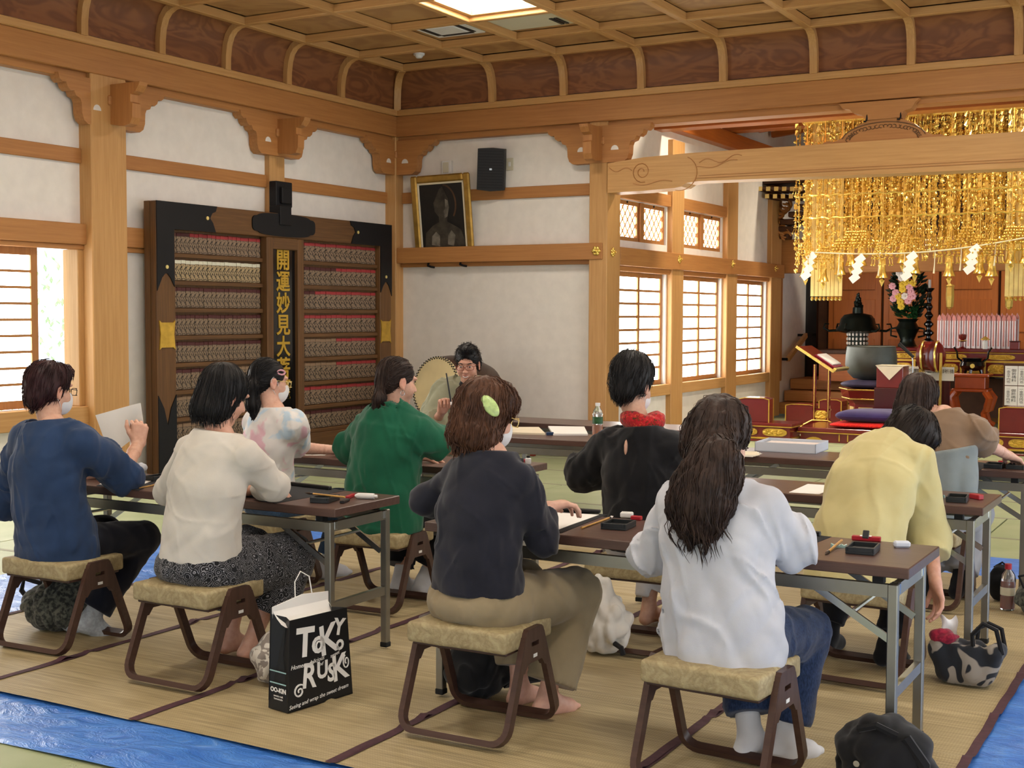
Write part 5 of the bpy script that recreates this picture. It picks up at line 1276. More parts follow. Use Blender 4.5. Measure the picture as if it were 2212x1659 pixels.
# --- brown and grey top, reaching right
hc = J(1987, 862, 6.98)
p = person('person with dark shoulder-length hair in a brown and grey top reaching across the table', (-1.43, 6.87), 12, A3(-1.365, 6.95, .985), hc, (28, 12, 0),
    A3(-1.66, 7.05, .80), J(2130, 958, 7.02), A3(-1.55, 7.28, .735), J(2176, 983, 7.18), A3(-1.50, 7.28, .45), A3(-1.26, 7.30, .44), A3(-1.45, 7.05, .10), A3(-1.29, 7.05, .10), (.1, 1, 0), (.3, 1, 0),
    ('t_shirt', 'tee_brown'), ('trousers', 'trouser_grey'), skin='d6aa96', seed=111, bulk=1.10, sleeves=((.078, .078, .08, .9), (.080, .082, .084, .95)), hem=.75, Pshift=(.05, 0), hunch=.05, shw=.17, cuffs=(.86, .86), socks=('s', 'sock_black'), pant_r=(.105, .095, .085), hr=dict(pn=down, curl=(30, 35, 25)), top_amp=.005)
add_hair(p['t'], p['hc'], p['R'], 1.03, 'shoulder', 'hair_deepbrown', 39, 560)
# grey lower panel of the same top, worn over it with a curved seam
G = Field(.0085); sp = lambda u: p['P']+(p['N']-p['P'])*u-p['fw']*.05*math.sin(PI*u)
G.chain([sp(0)-p['ax']*.08, sp(0), sp(.28), sp(.62)], [.212, .212, .204, .205], .05, 1.33, p['fax']); G.disp(folds(112, .006, .13))
G.cut(sp(.66), unit(A3(-.20, 0, 1))); G.cut(A3(p['P'][0], p['P'][1], .480), down)
v_ = G.surf(); link('lower_panel', quad_mesh('lower_panel', relax(v_[0], v_[1], 1), v_[1], ['tee_grey']), p['t'])
G = Field(.0085); G.chain([sp(0)-p['ax']*.08, sp(0)+p['ax']*.02], [.216, .214], .05, 1.33, p['fax']); G.cut(A3(0, 0, .482), A3(0, 0, 1)); G.cut(A3(0, 0, .448), down); v_ = G.surf(); link('undershirt_hem', quad_mesh('undershirt_hem', v_[0], v_[1], ['cotton_white']), p['t'])
# --- the teacher
hc = J(1010, 786, 7.98)
p = person('teacher with glasses in a grey-green work jacket holding up a brush', (-4.98, 8.18), 160, A3(-4.95, 8.12, 1.00), hc, (158, 12, 0),
    A3(-4.66, 8.02, .80), J(930, 930, 7.90), A3(-4.70, 7.80, .735), J(955, 888, 7.78), A3(-4.80, 7.75, .46), A3(-5.10, 7.75, .46), A3(-4.82, 7.85, .10), A3(-5.08, 7.85, .10), (0, -1, 0), (0, -1, 0),
    ('work_jacket', 'samue'), ('trousers', 'samue'), skin='c0907a', sc=1.05, seed=121, face=True, bulk=1.22, sleeves=((.10, .105, .075, 1.7), (.105, .115, .078, 1.68)), hem=.42, hunch=.05, shw=.18, hr=dict(fd=A3(.35, -.25, .85), pn=A3(.6, -.6, -.3), curl=(62, 70, 40), sc=1.1), top_amp=.006, Pz=.50, neck_r=.056)
add_hair(p['t'], p['hc'], p['R'], 1.05, 'mens', 'hair_black', 40, 560); add_glasses(p['t'], p['hc'], p['R'], 1.05, 'lacquerbrown_x', .031, .015)
for s in (-1, 1):
    b = MB(); b.ico((0, 0, 0), (.013, .006, .005), 2); o = b.build('eye', 'paper', p['t'], True); Mx = Matrix([[*p['R'][i], 0] for i in range(3)]+[[0, 0, 0, 1]]); o.data.transform(Matrix.Translation(p['H'](s*.031, .089, .003)) @ Mx)
    b = MB(); b.ico((0, 0, 0), (.006, .003, .005), 2); o2 = b.build('iris', 'ink_black', o, True); o2.data.transform(Matrix.Translation(p['H'](s*.031, .0945, .001)) @ Mx)
    MB().tube([p['H'](s*(.016+.034*u), .100-.018*u*u, .021+.006*math.sin(2.4*u)) for u in np.linspace(0, 1, 7)], [.002, .0032, .0036, .0034, .003, .0022, .001], 5).build('eyebrow', 'hair_black', p['t'], True)
MB().tube([p['H'](.018*u, .103-.008*u*u, -.0655-.004*(1-u*u)+.002) for u in np.linspace(-1, 1, 9)], .0028, 5).build('teeth', 'paper', p['t'], True)
b = MB(); n0 = p['N']; 
for s in (-1, 1):
    b.sweep([n0+A3(s*.075, .04, .035), n0+A3(s*.070, -.03, .03), n0+A3(s*.05, -.085, -.03), n0+A3(s*.02, -.135, -.12), n0+A3(-.01, -.16, -.22)], (1, 0, .2), .05, .012)
b.build('jacket_collar', 'samue', p['t'], 40)
b = MB(); b.ico((0, 0, 0), (.055, .03, .075), 2); o = b.build('undershirt', 'knit_black', p['t'], True); o.data.transform(Matrix.Translation(n0+A3(0, -.075, -.05)))
settle()
# ================================================================ the altar bay
# --- shell of the inner sanctum
struct('wall_over_altar', MB().box(XA-.1, XR, 12.90, 13.04, 3.84, 4.62), 'plaster')
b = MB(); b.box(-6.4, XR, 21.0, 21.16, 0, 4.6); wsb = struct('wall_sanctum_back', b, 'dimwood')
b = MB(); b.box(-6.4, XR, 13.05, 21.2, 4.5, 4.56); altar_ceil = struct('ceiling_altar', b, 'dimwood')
for k, yy in enumerate((14.35, 16.6)):
    beam('trim_%d' % (100+k), -6.2, XR, yy-.12, yy+.12, 3.66+.25*k, 3.92+.25*k, 'x', 'keyaki')
beam('trim_102', XA, XA+.14, 13.1, 19.0, 3.7, 3.9, 'y', 'keyaki')
for k in range(7):
    yy = 14.8+k*.6; MB().sweep([(-6.1, yy, 4.1), (-2.5, yy, 4.46)], (0, 1, 0), .09, .08).build('rafter', 'keyaki_x', altar_ceil)
for k, (h0, ya) in enumerate(((.17, 19.15), (.34, 19.45), (.51, 19.75))):
    struct('trim_%d' % (103+k), MB().box(-6.2, .6, ya, 21.0, h0-.17 if k == 0 else h0-.16, h0, .006), 'cedar_x')
# panelled doors at the back
for k in range(7):
    x0 = -5.95+k*.88
    d = MB().box(x0, x0+.84, 20.92, 21.0, .55, 2.75, .006).build('door_panel', 'keyaki_z', wsb)
    for zz in (.62, 1.25, 1.9):
        MB().box(x0+.09, x0+.75, 20.90, 20.93, zz, zz+.5, .006).build('inset_panel', 'keyaki_z', d)
# shrine front: lintel, bracket cluster and rafters with pale ends
lf = J(1662, 560, 18.9); b = MB(); b.box(lf[0]-.1, 1.2, 18.95, 19.15, 2.12, 2.62, .01); shrine = struct('trim_110', b, 'cedar_x')
MB().box(lf[0]-.12, lf[0]+.12, 18.9, 19.2, .5, 2.9, .01).build('shrine_post', 'cedar_z', shrine)
for k in range(5):
    c0 = lf[0]+.12+.09*k; MB().box(c0-.16+.05*k, c0+.20, 18.75-.06*k, 19.0, 2.62+.10*k, 2.70+.10*k, .012).build('bracket_arm', 'dimwood', shrine)
for k in range(10):
    a = .45*k; q = J(1690+9*math.cos(a*1.7), 510-9*k+4*math.sin(a*2), 18.72)
    MB().tube([q+A3(.07*math.cos(t), -.02*math.sin(t*2), .06*math.sin(t)) for t in np.linspace(a, a+4.4, 10)], [.012+.014*math.sin(PI*i/9) for i in range(10)], 6).build('carved_scroll', 'cedar_x', shrine, True)
for r_ in range(2):
    for k in range(12):
        q = J(1608+(32 if r_ else 0)+17.2*k, 411+16*r_, 18.0+.12*r_)
        e_ = MB().cb((q[0], q[1]+.25, q[2]+.02), (.062, .5, .062), .004).build('rafter_end', 'dimwood', shrine)
        MB().cb((q[0], q[1]-.004, q[2]+.02), (.06, .012, .06)).build('pale_tip', 'gold_pale', e_)
MB().box(J(1605, 400, 18.1)[0], 1.0, 18.15, 18.9, J(1608, 403, 18.1)[2]+.03, J(1608, 395, 18.1)[2]+.06).build('eave_board', 'dimwood', shrine)
struct('trim_111', MB().box(-6.23, -6.05, 20.6, 20.7, 0, 2.6), 'black_lacquer')
h0, h1 = onx(1702, 776, -6.1), onx(1741, 724, -6.1)
t = thing('handrail', 'sloping wooden handrail on the white wall beside the altar steps', 'handrail', (-6.1, h0[1], 0))
b = MB(); b.sweep([h0-A3(-6.1, h0[1], 0), h1-A3(-6.1, h0[1], 0)], (1, 0, 0), .05, .07); b.build('rail', 'hinoki_y', t)
for q in (h0, h1): MB().box(-.13, .0, q[1]-h0[1]-.02, q[1]-h0[1]+.02, q[2]-.02, q[2]+.02).build('wall_mount', 'black_iron', t)

# --- gilt canopy of hanging ornaments
CY = 15.9
cz = J(1765, 262, CY)[2]; xl, xr = J(1735, 400, CY)[0], J(2290, 400, CY)[0]
canopy = thing('altar_canopy', 'golden hanging canopy of countless gilt pendants and bells over the altar', 'canopy', ((xl+xr)/2, CY+.9, 0))
Cc = A3((xl+xr)/2, CY+.9, 0); CL = lambda q: tuple(np.asarray(q)-Cc)
def strand_variant(seed, L=1.55):
    r = random.Random(seed); b = MB(); z = 0
    b.box(-.003, .003, -.003, .003, -L, 0)
    while z > -L:
        kind = r.choice('dddbfcp')
        if kind == 'd':
            R_ = r.uniform(.014, .032); a0 = r.uniform(0, 1); n_ = 6
            pts = [(R_*(1 if k % 2 else .72)*math.cos(a0+k*PI/n_), R_*(1 if k % 2 else .72)*math.sin(a0+k*PI/n_)) for k in range(2*n_)]
            tilt = r.uniform(-.5, .5); T = Matrix.Translation((r.uniform(-.02, .02), r.uniform(-.03, .03), z-R_)) @ Matrix.Rotation(tilt, 4, 'Z')
            vs = [T @ Vector((x, -.004, zz)) for x, zz in pts]+[T @ Vector((0, -.016, 0))]
            b.add(vs, [(k, (k+1) % 12, 12) for k in range(12)]); z -= 2*R_+.006
        elif kind == 'b': b.ico((0, 0, z-.012), .013, 1); z -= .028
        elif kind == 'f':
            for k in range(3):
                x = (k-1)*.03; b.tube([(x*.4, 0, z), (x, -.01, z-.05)], .0025, 3, False); b.ico((x, -.01, z-.058), (.008, .008, .012), 1)
            z -= .055
        elif kind == 'c': b.lathe([(.006, 0), (.012, -.01), (.016, -.03), (.026, -.04), (.02, -.045)], 7, (0, 0, z)); z -= .055
        else:
            b.add([(-.018, -.004, z), (.018, -.004, z), (.02, -.006, z-.06), (0, -.014, z-.075), (-.02, -.006, z-.06)], [(0, 1, 2, 3, 4)]); z -= .08
    return b.mesh('pendant_string', 'gold')
SV = [strand_variant(s) for s in range(7)]
def string_at(x, y, ztop, sc=1.0, zs=1.0):
    o = link('pendant_string', random.choice(SV), canopy, CL((x, y, ztop))); o.scale = (sc, sc, zs); o.rotation_euler = (0, 0, random.uniform(-.5, .5)); return o
zb = J(1900, 560, CY)[2]
nf = 0
x = xl
while x < xr:
    for row in range(4):
        yy = CY+row*.17+random.uniform(-.05, .05); L_ = cz-(zb+random.uniform(0, .22)+.04*row)
        string_at(x+random.uniform(-.03, .03), yy, cz, 1.05, L_/1.55); nf += 1
    x += .052
for k in range(16):
    yy = CY+.1+k*.10; string_at(xl+random.uniform(-.15, .05), yy, cz, 1.1, (cz-zb-random.uniform(-.1, .2))/1.55)
# rings, frame and red hoop
b = MB()
for (p_, q_) in (((xl, CY), (xr, CY)), ((xl, CY+1.8), (xr, CY+1.8)), ((xl, CY), (xl, CY+1.8)), ((xr, CY), (xr, CY+1.8))): b.tube([CL((*p_, cz)), CL((*q_, cz))], .03, 6)
b.build('top_frame', 'gold', canopy)
for zz in (J(1900, 420, CY)[2], J(1900, 470, CY)[2]):
    b = MB(); pts = [CL((xl+(xr-xl)*i/60, CY-.05, zz+.02*abs(math.sin(i*.9)))) for i in range(61)]; b.tube(pts, .012, 5); b.build('swag_chain', 'gold', canopy)
rc = J(2072, 330, 17.2); b = MB()
b.tube([CL(rc+A3(.62*math.cos(a), .62*math.sin(a), .0)) for a in np.linspace(0, 2*PI, 40, endpoint=False)], .13, 8, closed=True); b.build('hoop', 'red_lacquer', canopy, True)
b = MB(); b.tube([CL(rc+A3(.50*math.cos(a), .50*math.sin(a), -.08)) for a in np.linspace(0, 2*PI, 40, endpoint=False)], .05, 8, closed=True); b.build('gilt_hoop', 'gold', canopy, True)
for u_, w_ in ((1785, .40), (2210, .40)):
    c0 = J(u_, 600, CY+.10); zt2 = cz; zb2 = J(u_, 640, CY+.10)[2]
    for k in range(8):
        xx = c0[0]-w_/2+w_*(k+.5)/8; MB().box(*[v for pr in zip(CL((xx-w_/18, CY+.10, zb2)), CL((xx+w_/18, CY+.115, zt2))) for v in pr]).build('banner_band', 'gold_pale', canopy)
        bb = MB(); bb.ico(CL((xx, CY+.107, zb2-.03)), (.022, .022, .03), 1); bb.build('banner_drop', 'gold', canopy)
bell = MB(); bell.lathe([(.004, .20), (.03, .195), (.04, .17), (.034, .12), (.042, .05), (.062, .0), (.066, -.006), (.05, 0)], 12); bell.ico((0, 0, -.03), .02, 1); bell.add([(-.03, 0, -.03), (0, .0, -.10), (.03, 0, -.03)], [(0, 1, 2)])
bell = bell.mesh('bell', 'gold', True)
dome = MB(); dome.lathe([(.01, .17), (.03, .16), (.03, .15)], 8)
for k in range(12):
    a = k*PI/6; dome.tube([(.1*math.cos(a), .1*math.sin(a), 0), (.108*math.cos(a), .108*math.sin(a), -.06)], .004, 3); dome.ico((.108*math.cos(a), .108*math.sin(a), -.07), .012, 1)
    [dome.ico(((.105-.4*z_)*math.cos(a+5*z_), (.105-.4*z_)*math.sin(a+5*z_), z_), .013, 1) for z_ in (.0, .03, .06, .09, .12, .15)]
dome = dome.mesh('bell_canopy', 'gold', True)
for (u_, v_) in ((1740, 590), (1778, 600), (1815, 585), (1838, 566), (1860, 566), (1905, 592), (1950, 560), (1976, 582), (2050, 588), (2088, 560), (2116, 582), (2142, 588), (2184, 560), (2215, 560)):
    q = J(u_, v_, CY-.12+random.uniform(-.05, .05)); o = link('bell', bell, canopy, CL(q-A3(0, 0, .04))); link('bell_canopy', dome, o, (0, 0, .20)); o.scale = (1.15, 1.15, 1.15)
    MB().tube([CL(q+A3(0, 0, .2)), CL(A3(q[0], q[1], cz))], .006, 4).build('bell_chain', 'gold', canopy)
for u_ in (2052, 2180):
    q = J(u_, 640, 18.0); b = MB(); b.lathe([(.02, -.17), (.045, -.14), (.055, 0), (.05, .12), (.065, .14), (.01, .17)], 6, CL(q)); b.build('gilt_lantern', 'gold', canopy)
    MB().tube([CL(q+A3(0, 0, .17)), CL(A3(q[0], q[1], cz))], .005, 4).build('bell_chain', 'gold', canopy)
# --- rope with paper zigzags
r0, r1 = J(1752, 545, CY-.22), J(2260, 505, CY-.22); rp = thing('paper_streamer_rope', 'thin rope hung with white zigzag paper streamers and tassels before the canopy', 'rope', ((r0[0]+r1[0])/2, CY-.22, 0)); RC = A3((r0[0]+r1[0])/2, CY-.22, 0)
rope = lambda u: r0+(r1-r0)*u-A3(0, 0, .10*math.sin(PI*u))
MB().tube([rope(u)-RC for u in np.linspace(0, 1, 30)], .008, 6).build('rope', 'rope', rp, True)
for (u_, v_) in ((1745, 580), (1850, 585), (1962, 580), (2098, 565)):
    q = J(u_, v_, CY-.24)-RC; w_ = .085; h_ = .085; b = MB(); x_ = .04; z_ = .14
    for k in range(4):
        T = Matrix.Translation(Vector((q[0]+x_, q[1]-.006*k, q[2]+z_))) @ Matrix.Rotation(math.radians(-38), 4, 'Y'); b.box(-w_/2*1.35, w_/2*1.35, -.001, .001, -h_/2, h_/2, 0, T); x_ -= .006 if k % 2 else .026; z_ -= .075
    b.build('zigzag_paper', 'paper', rp)
for u_ in (.13, .31, .42, .55, .66, .80):
    q = rope(u_)-RC; MB().tube([q, q-A3(.005, 0, .16), q-A3(.012, 0, .26)], [.004, .006, .012], 5).build('straw_tassel', 'rope', rp)

# --- altar table with gilt panels
ay = 18.35; a0, a1 = J(1928, 760, ay)[0], J(2400, 760, ay)[0]; az = J(2050, 752, ay)[2]
at = thing('altar_table', 'red lacquer altar table with gilt openwork panels behind the incense stand', 'altar', ((a0+a1)/2, ay+.3, 0)); hw = (a1-a0)/2
MB().box(-hw, hw, -.35, .45, az-.05, az, .008).build('table_top', 'red_lacquer', at); MB().box(-hw-.03, hw+.03, -.37, .47, az-.062, az-.05, .004).build('gilt_moulding', 'gold_leaf', at)
MB().box(-hw+.02, hw-.02, -.33, .43, az-.16, az-.062).build('upper_apron', 'red_lacquer', at); MB().box(-hw+.03, hw-.03, -.34, .43, az-.185, az-.16).build('gilt_moulding', 'gold_leaf', at)
MB().box(-hw+.05, hw-.05, -.31, .41, az-.36, az-.185).build('lower_apron', 'red_lacquer', at); MB().box(-hw+.0, hw-.0, -.33, .43, az-.40, az-.36, .004).build('base_moulding', 'black_lacquer', at); MB().box(-hw+.02, hw-.02, -.335, .43, az-.375, az-.365).build('gilt_moulding', 'gold_leaf', at)
n_ = 9
def carved_panel(cx_, cz_, w_, h_, yy, par, seed):
    r = random.Random(seed); b = MB(); pts = [(cx_+w_/2*math.copysign(abs(math.cos(a))**.5, math.cos(a))*(1+.06*math.cos(4*a)), cz_+h_/2*math.copysign(abs(math.sin(a))**.6, math.sin(a))) for a in np.linspace(0, 2*PI, 24, endpoint=False)]
    b.prism(pts, 'y', yy-.012, yy)
    for k in range(22): b.ico((cx_+r.uniform(-.42, .42)*w_, yy-.014, cz_+r.uniform(-.34, .34)*h_), (r.uniform(.015, .03), .01, r.uniform(.01, .02)), 1)
    return b.build('gilt_panel', 'gold_leaf', par)
for k in range(n_):
    cx_ = -hw+(k+.5)*2*hw/n_
    carved_panel(cx_, az-.272, 2*hw/n_*.72, .125, -.312, at, k)
    MB().box(cx_+hw/n_-.012, cx_+hw/n_+.012, -.33, -.31, az-.36, az-.185).build('gilt_stile', 'gold_leaf', at)
    if k % 2 == 0: carved_panel(cx_+.05, az-.112, .34, .07, -.332, at, 50+k)
for s in (-1, 1):
    for yy in (-.25, .35): MB().box(s*(hw-.12)-.06, s*(hw-.12)+.06, yy-.06, yy+.06, 0, az-.40, .006).build('leg', 'red_lacquer_dark', at)
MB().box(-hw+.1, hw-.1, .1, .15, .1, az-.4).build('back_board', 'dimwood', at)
# --- row of tablets on the table
ty_ = ay+.15
tx0_, tx1_ = J(2024, 700, ty_)[0], J(2196, 700, ty_)[0]; nt_ = 16; tw = (tx1_-tx0_)/nt_; th_ = J(2100, 676, ty_)[2]-az
tabm = MB(); tabm.prism([(-tw*.40, 0), (tw*.40, 0), (tw*.40, th_*.90), (0, th_), (-tw*.40, th_*.90)], 'y', -.006, .006); tabm = tabm.mesh('memorial_tablet', 'tabletwhite')
prm = MB(); prm.box(-tw*.13, tw*.13, -.0075, -.006, th_*.06, th_*.80); prm = prm.mesh('pink_script_band', 'pinkprint')
hdm = MB(); hdm.prism([(-tw*.40, th_*.82), (tw*.40, th_*.82), (tw*.40, th_*.90), (0, th_), (-tw*.40, th_*.90)], 'y', -.0078, -.006); hdm = hdm.mesh('pink_head', 'pinkprint')
rows_ = ['front row', 'rear row']
for r_ in range(2):
    for k in range(nt_):
        xx = tx0_+(k+.5)*tw+(tw*.45 if r_ else 0)
        o = thing('memorial_tablet', 'slim white and pink tablet in the %s on the altar table' % rows_[r_], 'tablet', (xx, ty_+.06*r_, az), random.uniform(-.25, .1), 'white and pink tablets on the altar table')
        link('board', tabm, o).scale = (1, 1, 1-.05*(1-r_)); link('script_band', prm, o); link('pink_head', hdm, o).scale = (1, 1, 1-.05*(1-r_))
# --- small altar vessels
def vessel(nm, lab, cat, px, py, Y, prof, m, n=16, **kw):
    q = J(px, py, Y); t = thing(nm, lab, cat, (q[0], q[1], az)); MB().lathe(prof, n).build('body', m, t, True); return t
t = vessel('offering_cup', 'small red lacquered offering cup before the tablets', 'cup', 2079, 748, ay-.2, [(.045, 0), (.05, .01), (.015, .03), (.012, .09), (.05, .10), (.055, .105), (.02, .11), (.05, .14), (.055, .19), (.02, .20)], 'red_lacquer'); MB().lathe([(.056, .105), (.058, .112)], 16).build('gilt_rim', 'gold', t)
t = vessel('white_cup', 'small white cup with gold lid before the tablets', 'cup', 2128, 748, ay-.2, [(.03, 0), (.035, .03), (.035, .09), (.03, .11)], 'white_plastic'); MB().lathe([(.06, .12), (.062, .13), (.02, .16), (.004, .17)], 14).build('lid', 'gold', t, True)
t = thing('small_offering_box', 'small dark red box at the right of the tablets', 'box', (J(2190, 748, ay-.2)[0], ay-.1, az)); MB().cb((0, 0, .05), (.12, .10, .10), .006).build('box_body', 'red_lacquer', t); MB().cb((0, 0, .105), (.13, .11, .012), .003).build('lid', 'red_lacquer_dark', t)
# --- bronze lantern, flower vase, candle stand on a rear ledge
lz = .98
ledge = thing('rear_ledge', 'dark wooden ledge behind the altar table carrying vase and candle stand', 'ledge', (-4.6, 19.6, .0)); MB().box(-1.1, 2.6, -.25, .3, lz-.06, lz, .008).build('ledge_top', 'dimwood', ledge); MB().box(-1.05, 2.55, -.2, .25, .51, lz-.06).build('ledge_body', 'keyaki_x', ledge)
q = J(1852, 742, 19.55)
lan = thing('bronze_lantern', 'dark bronze hanging-roof lantern with curled arms and latticed fire box', 'lantern', (q[0], 19.55, lz))
k_ = J(1852, 632, 19.55)[2]-lz
MB().lathe([(.17, 0), (.18, .02), (.16, .05), (.15, .06)], 8).build('base', 'bronze_dark', lan)
fb = MB().lathe([(.15, .06), (.15, k_*.30)], 8, cap=False).build('fire_box', 'bronze_dark', lan)
for k in range(8):
    a = (k+.5)*PI/4
    for r_ in range(3):
        for c_ in range(2): MB().cb((.142*math.cos(a)-(.03*(c_*2-1))*math.sin(a), .142*math.sin(a)+(.03*(c_*2-1))*math.cos(a), .10+r_*.065), (.03, .03, .045), .008).build('lattice_light', 'white_petal', fb)
MB().lathe([(.18, k_*.29), (.33, k_*.33), (.32, k_*.36), (.27, k_*.43), (.25, k_*.54), (.20, k_*.61), (.08, k_*.64), (.075, k_*.74), (.03, k_*.76)], 16).build('roof', 'bronze_dark', lan, True)
for k in range(6):
    a = k*PI/3+.4; d_ = A3(math.cos(a), math.sin(a), 0)
    MB().tube([d_*.28+A3(0, 0, k_*.34), d_*.42+A3(0, 0, k_*.33), d_*.50+A3(0, 0, k_*.38), d_*.48+A3(0, 0, k_*.45), d_*.42+A3(0, 0, k_*.45)], [.02, .018, .016, .014, .01], 6).build('curled_arm', 'bronze_dark', lan, True)
b = MB()
for k in range(14):
    a = k*2.4; z0 = k_*(.76+.016*k); rr = .07*(1-k/16); b.ico((rr*.6*math.cos(a), rr*.6*math.sin(a), z0), (rr*.5+.01, rr*.5+.01, .035), 1)
b.build('jewel_finial', 'bronze_dark', lan, True)
def vase(nm, lab, px, Y):
    q = J(px, 748, Y); t = thing(nm, lab, 'vase', (q[0], 19.55, lz)); MB().lathe([(.15, 0), (.16, .03), (.12, .10), (.10, .16), (.13, .24), (.17, .32), (.14, .38), (.12, .42), (.15, .46), (.17, .47)], 16).build('vase_body', 'bronze_dark', t, True)
    for s in (-1, 1): MB().tube([(s*.14, 0, .34), (s*.24, 0, .32), (s*.24, 0, .22), (s*.15, 0, .20)], .016, 6).build('handle', 'bronze_dark', t, True)
    return t
vs_ = vase('flower_vase', 'dark bronze vase filled with pink, yellow and white flowers and dark greens', 1958, 19.5)
top_z = J(1958, 560, 19.5)[2]-lz
r = random.Random(5); b = MB()
for k in range(620):
    h_ = r.uniform(.48, top_z); w_ = .20*math.sin(PI*min(1, max(.12, (h_-.40)/(top_z-.40+.08)))**.8)+.03; a = r.uniform(0, 6.28); rr = w_*r.uniform(.3, 1)**.5
    p0 = A3(rr*math.cos(a)*1.05, rr*math.sin(a)*.8, h_); d_ = unit(A3(math.cos(a), math.sin(a), r.uniform(.2, 1.2))); sd = unit(np.cross(d_, A3(r.uniform(-1, 1), r.uniform(-1, 1), .3)))
    b.add([p0, p0+d_*.045+sd*.022, p0+d_*.10, p0+d_*.045-sd*.022], [(0, 1, 2, 3)])
b.build('foliage', 'darkgreen', vs_, kind='stuff')
b = MB()
for k in range(60):
    a = r.uniform(-2.6, -.5); p0 = A3(.12*math.cos(a), .12*math.sin(a)-.02, r.uniform(.46, .62)); d_ = unit(A3(math.cos(a), math.sin(a), .4)); sd = unit(np.cross(d_, A3(.3, .2, .9))); b.add([p0, p0+d_*.06+sd*.04, p0+d_*.12, p0+d_*.06-sd*.04], [(0, 1, 2, 3)])
b.build('broad_leaves', 'leafgreen', vs_, kind='stuff')
flm = {}
for m_ in ('pink_petal', 'yellow_petal', 'white_petal'):
    b = MB()
    for k in range(7):
        a = k*2*PI/7; b.ico((.028*math.cos(a), -.01, .028*math.sin(a)), (.022, .012, .022), 1)
    b.ico((0, -.02, 0), .016, 1); flm[m_] = b.mesh('blossom', m_)
for k, (u_, v_, m_) in enumerate(((1928, 618, 'pink'), (1935, 632, 'pink'), (1930, 645, 'pink'), (1950, 615, 'yellow'), (1948, 600, 'white'), (1940, 640, 'yellow'), (1955, 640, 'white'), (1950, 625, 'yellow'), (1968, 630, 'pink'), (1972, 640, 'pink'), (1962, 650, 'pink'), (1945, 652, 'yellow'), (1972, 612, 'yellow'), (1965, 620, 'pink'), (1958, 610, 'yellow'), (1943, 590, 'white'), (1947, 662, 'yellow'), (1966, 642, 'pink'))):
    q = J(u_, v_, 19.33)-A3(*vs_.location); link('blossom', flm[m_+'_petal'], vs_, q).scale = (1.15,)*3
q = J(2002, 748, 19.4); t = thing('candle_stand', 'tall black turned candlestick with a white candle', 'candlestick', (q[0], 19.5, lz)); hh_ = J(2002, 622, 19.4)[2]-lz
pr = [(.10, 0), (.11, .03), (.06, .06)]
for k in range(6): zz = .09+k*(hh_-.16)/6; rr = .085-.008*k; pr += [(.03, zz), (rr, zz+.04), (rr, zz+.06), (.03, zz+.10)]
pr += [(.03, hh_-.06), (.07, hh_-.02), (.075, hh_)]
MB().lathe(pr, 16).build('stem', 'black_lacquer', t, True); MB().lathe([(.022, hh_), (.022, hh_+.12), (.004, hh_+.125)], 10).build('candle', 'white_petal', t, True)
# --- incense burner on its stand
Ys = onz(2098, 925, 0)[1]-.12; q = J(2098, 900, Ys)
st_ = thing('incense_stand', 'orange-red lacquered incense stand with curved legs', 'stand', (q[0], Ys, 0)); sz = J(2098, 806, Ys)[2]
MB().box(-.24, .24, -.19, .19, sz-.045, sz, .012).build('stand_top', 'orange_lacquer', st_); MB().box(-.19, .19, -.15, .15, sz-.20, sz-.045, .006).build('waist', 'orange_lacquer', st_); MB().box(-.23, .23, -.19, .19, sz-.24, sz-.20, .01).build('shoulder', 'orange_lacquer', st_)
for sx_ in (-1, 1):
    for sy_ in (-1, 1): MB().tube([(sx_*.19, sy_*.15, sz-.24), (sx_*.25, sy_*.18, sz-.32), (sx_*.21, sy_*.16, sz-.48), (sx_*.17, sy_*.14, .22), (sx_*.20, sy_*.16, .10), (sx_*.25, sy_*.19, .06), (sx_*.24, sy_*.18, .03)], [.045, .05, .045, .032, .03, .035, .02], 8).build('leg', 'orange_lacquer', st_, True)
MB().box(-.26, .26, -.20, .20, 0, .03, .008).build('foot_board', 'orange_lacquer', st_)
bu = thing('incense_burner', 'black round incense burner with upright handles and a gold crest', 'incense burner', (q[0], Ys, sz))
MB().lathe([(.06, .03), (.13, .05), (.165, .10), (.15, .15), (.11, .175), (.13, .19), (.15, .20), (.10, .205)], 20).build('bowl', 'black_lacquer', bu, True)
for k in range(3): a = k*2.094+.5; MB().tube([(.10*math.cos(a), .10*math.sin(a), .06), (.12*math.cos(a), .12*math.sin(a), .0)], [.025, .018], 6).build('foot', 'black_lacquer', bu)
for s in (-1, 1): MB().tube([(s*.13, 0, .15), (s*.19, 0, .20), (s*.20, 0, .28), (s*.24, 0, .34)], [.016, .015, .014, .012], 6).build('handle', 'black_lacquer', bu, True)
MB().lathe([(.03, 0), (.03, .01)], 12, (0, 0, 0), Matrix.Translation((.03, -.160, .10)) @ Matrix.Rotation(PI/2, 4, 'X')).build('gold_crest', 'gold', bu)
# --- great singing bowl on its cushion and stand
q = J(1881, 818, 16.9)
bs = thing('bowl_stand', 'red lacquered stand with gilt edges and pale gold panels under the great bowl', 'stand', (q[0], 16.9, 0)); bz = q[2]-.12
MB().lathe([(.36, 0), (.36, .06), (.30, .08), (.27, .10), (.27, bz-.20), (.30, bz-.16), (.36, bz-.12), (.40, bz-.02), (.40, bz)], 6).build('stand_body', 'red_lacquer', bs)
for k in range(6):
    a = (k+.5)*PI/3; T = Matrix.Rotation(a, 4, 'Z'); o = MB().box(.236, .242, -.09, .09, .16, bz-.24).build('pale_panel', 'gold_pale', bs); o.data.transform(T)  # pale gold panels, one on each side of the stand
for zz, rr in ((.07, .365), (bz-.13, .37), (bz-.01, .408)): MB().tube([(rr*math.cos(k*PI/3), rr*math.sin(k*PI/3), zz) for k in range(6)], .008, 4, closed=True).build('gilt_edge', 'gold', bs)
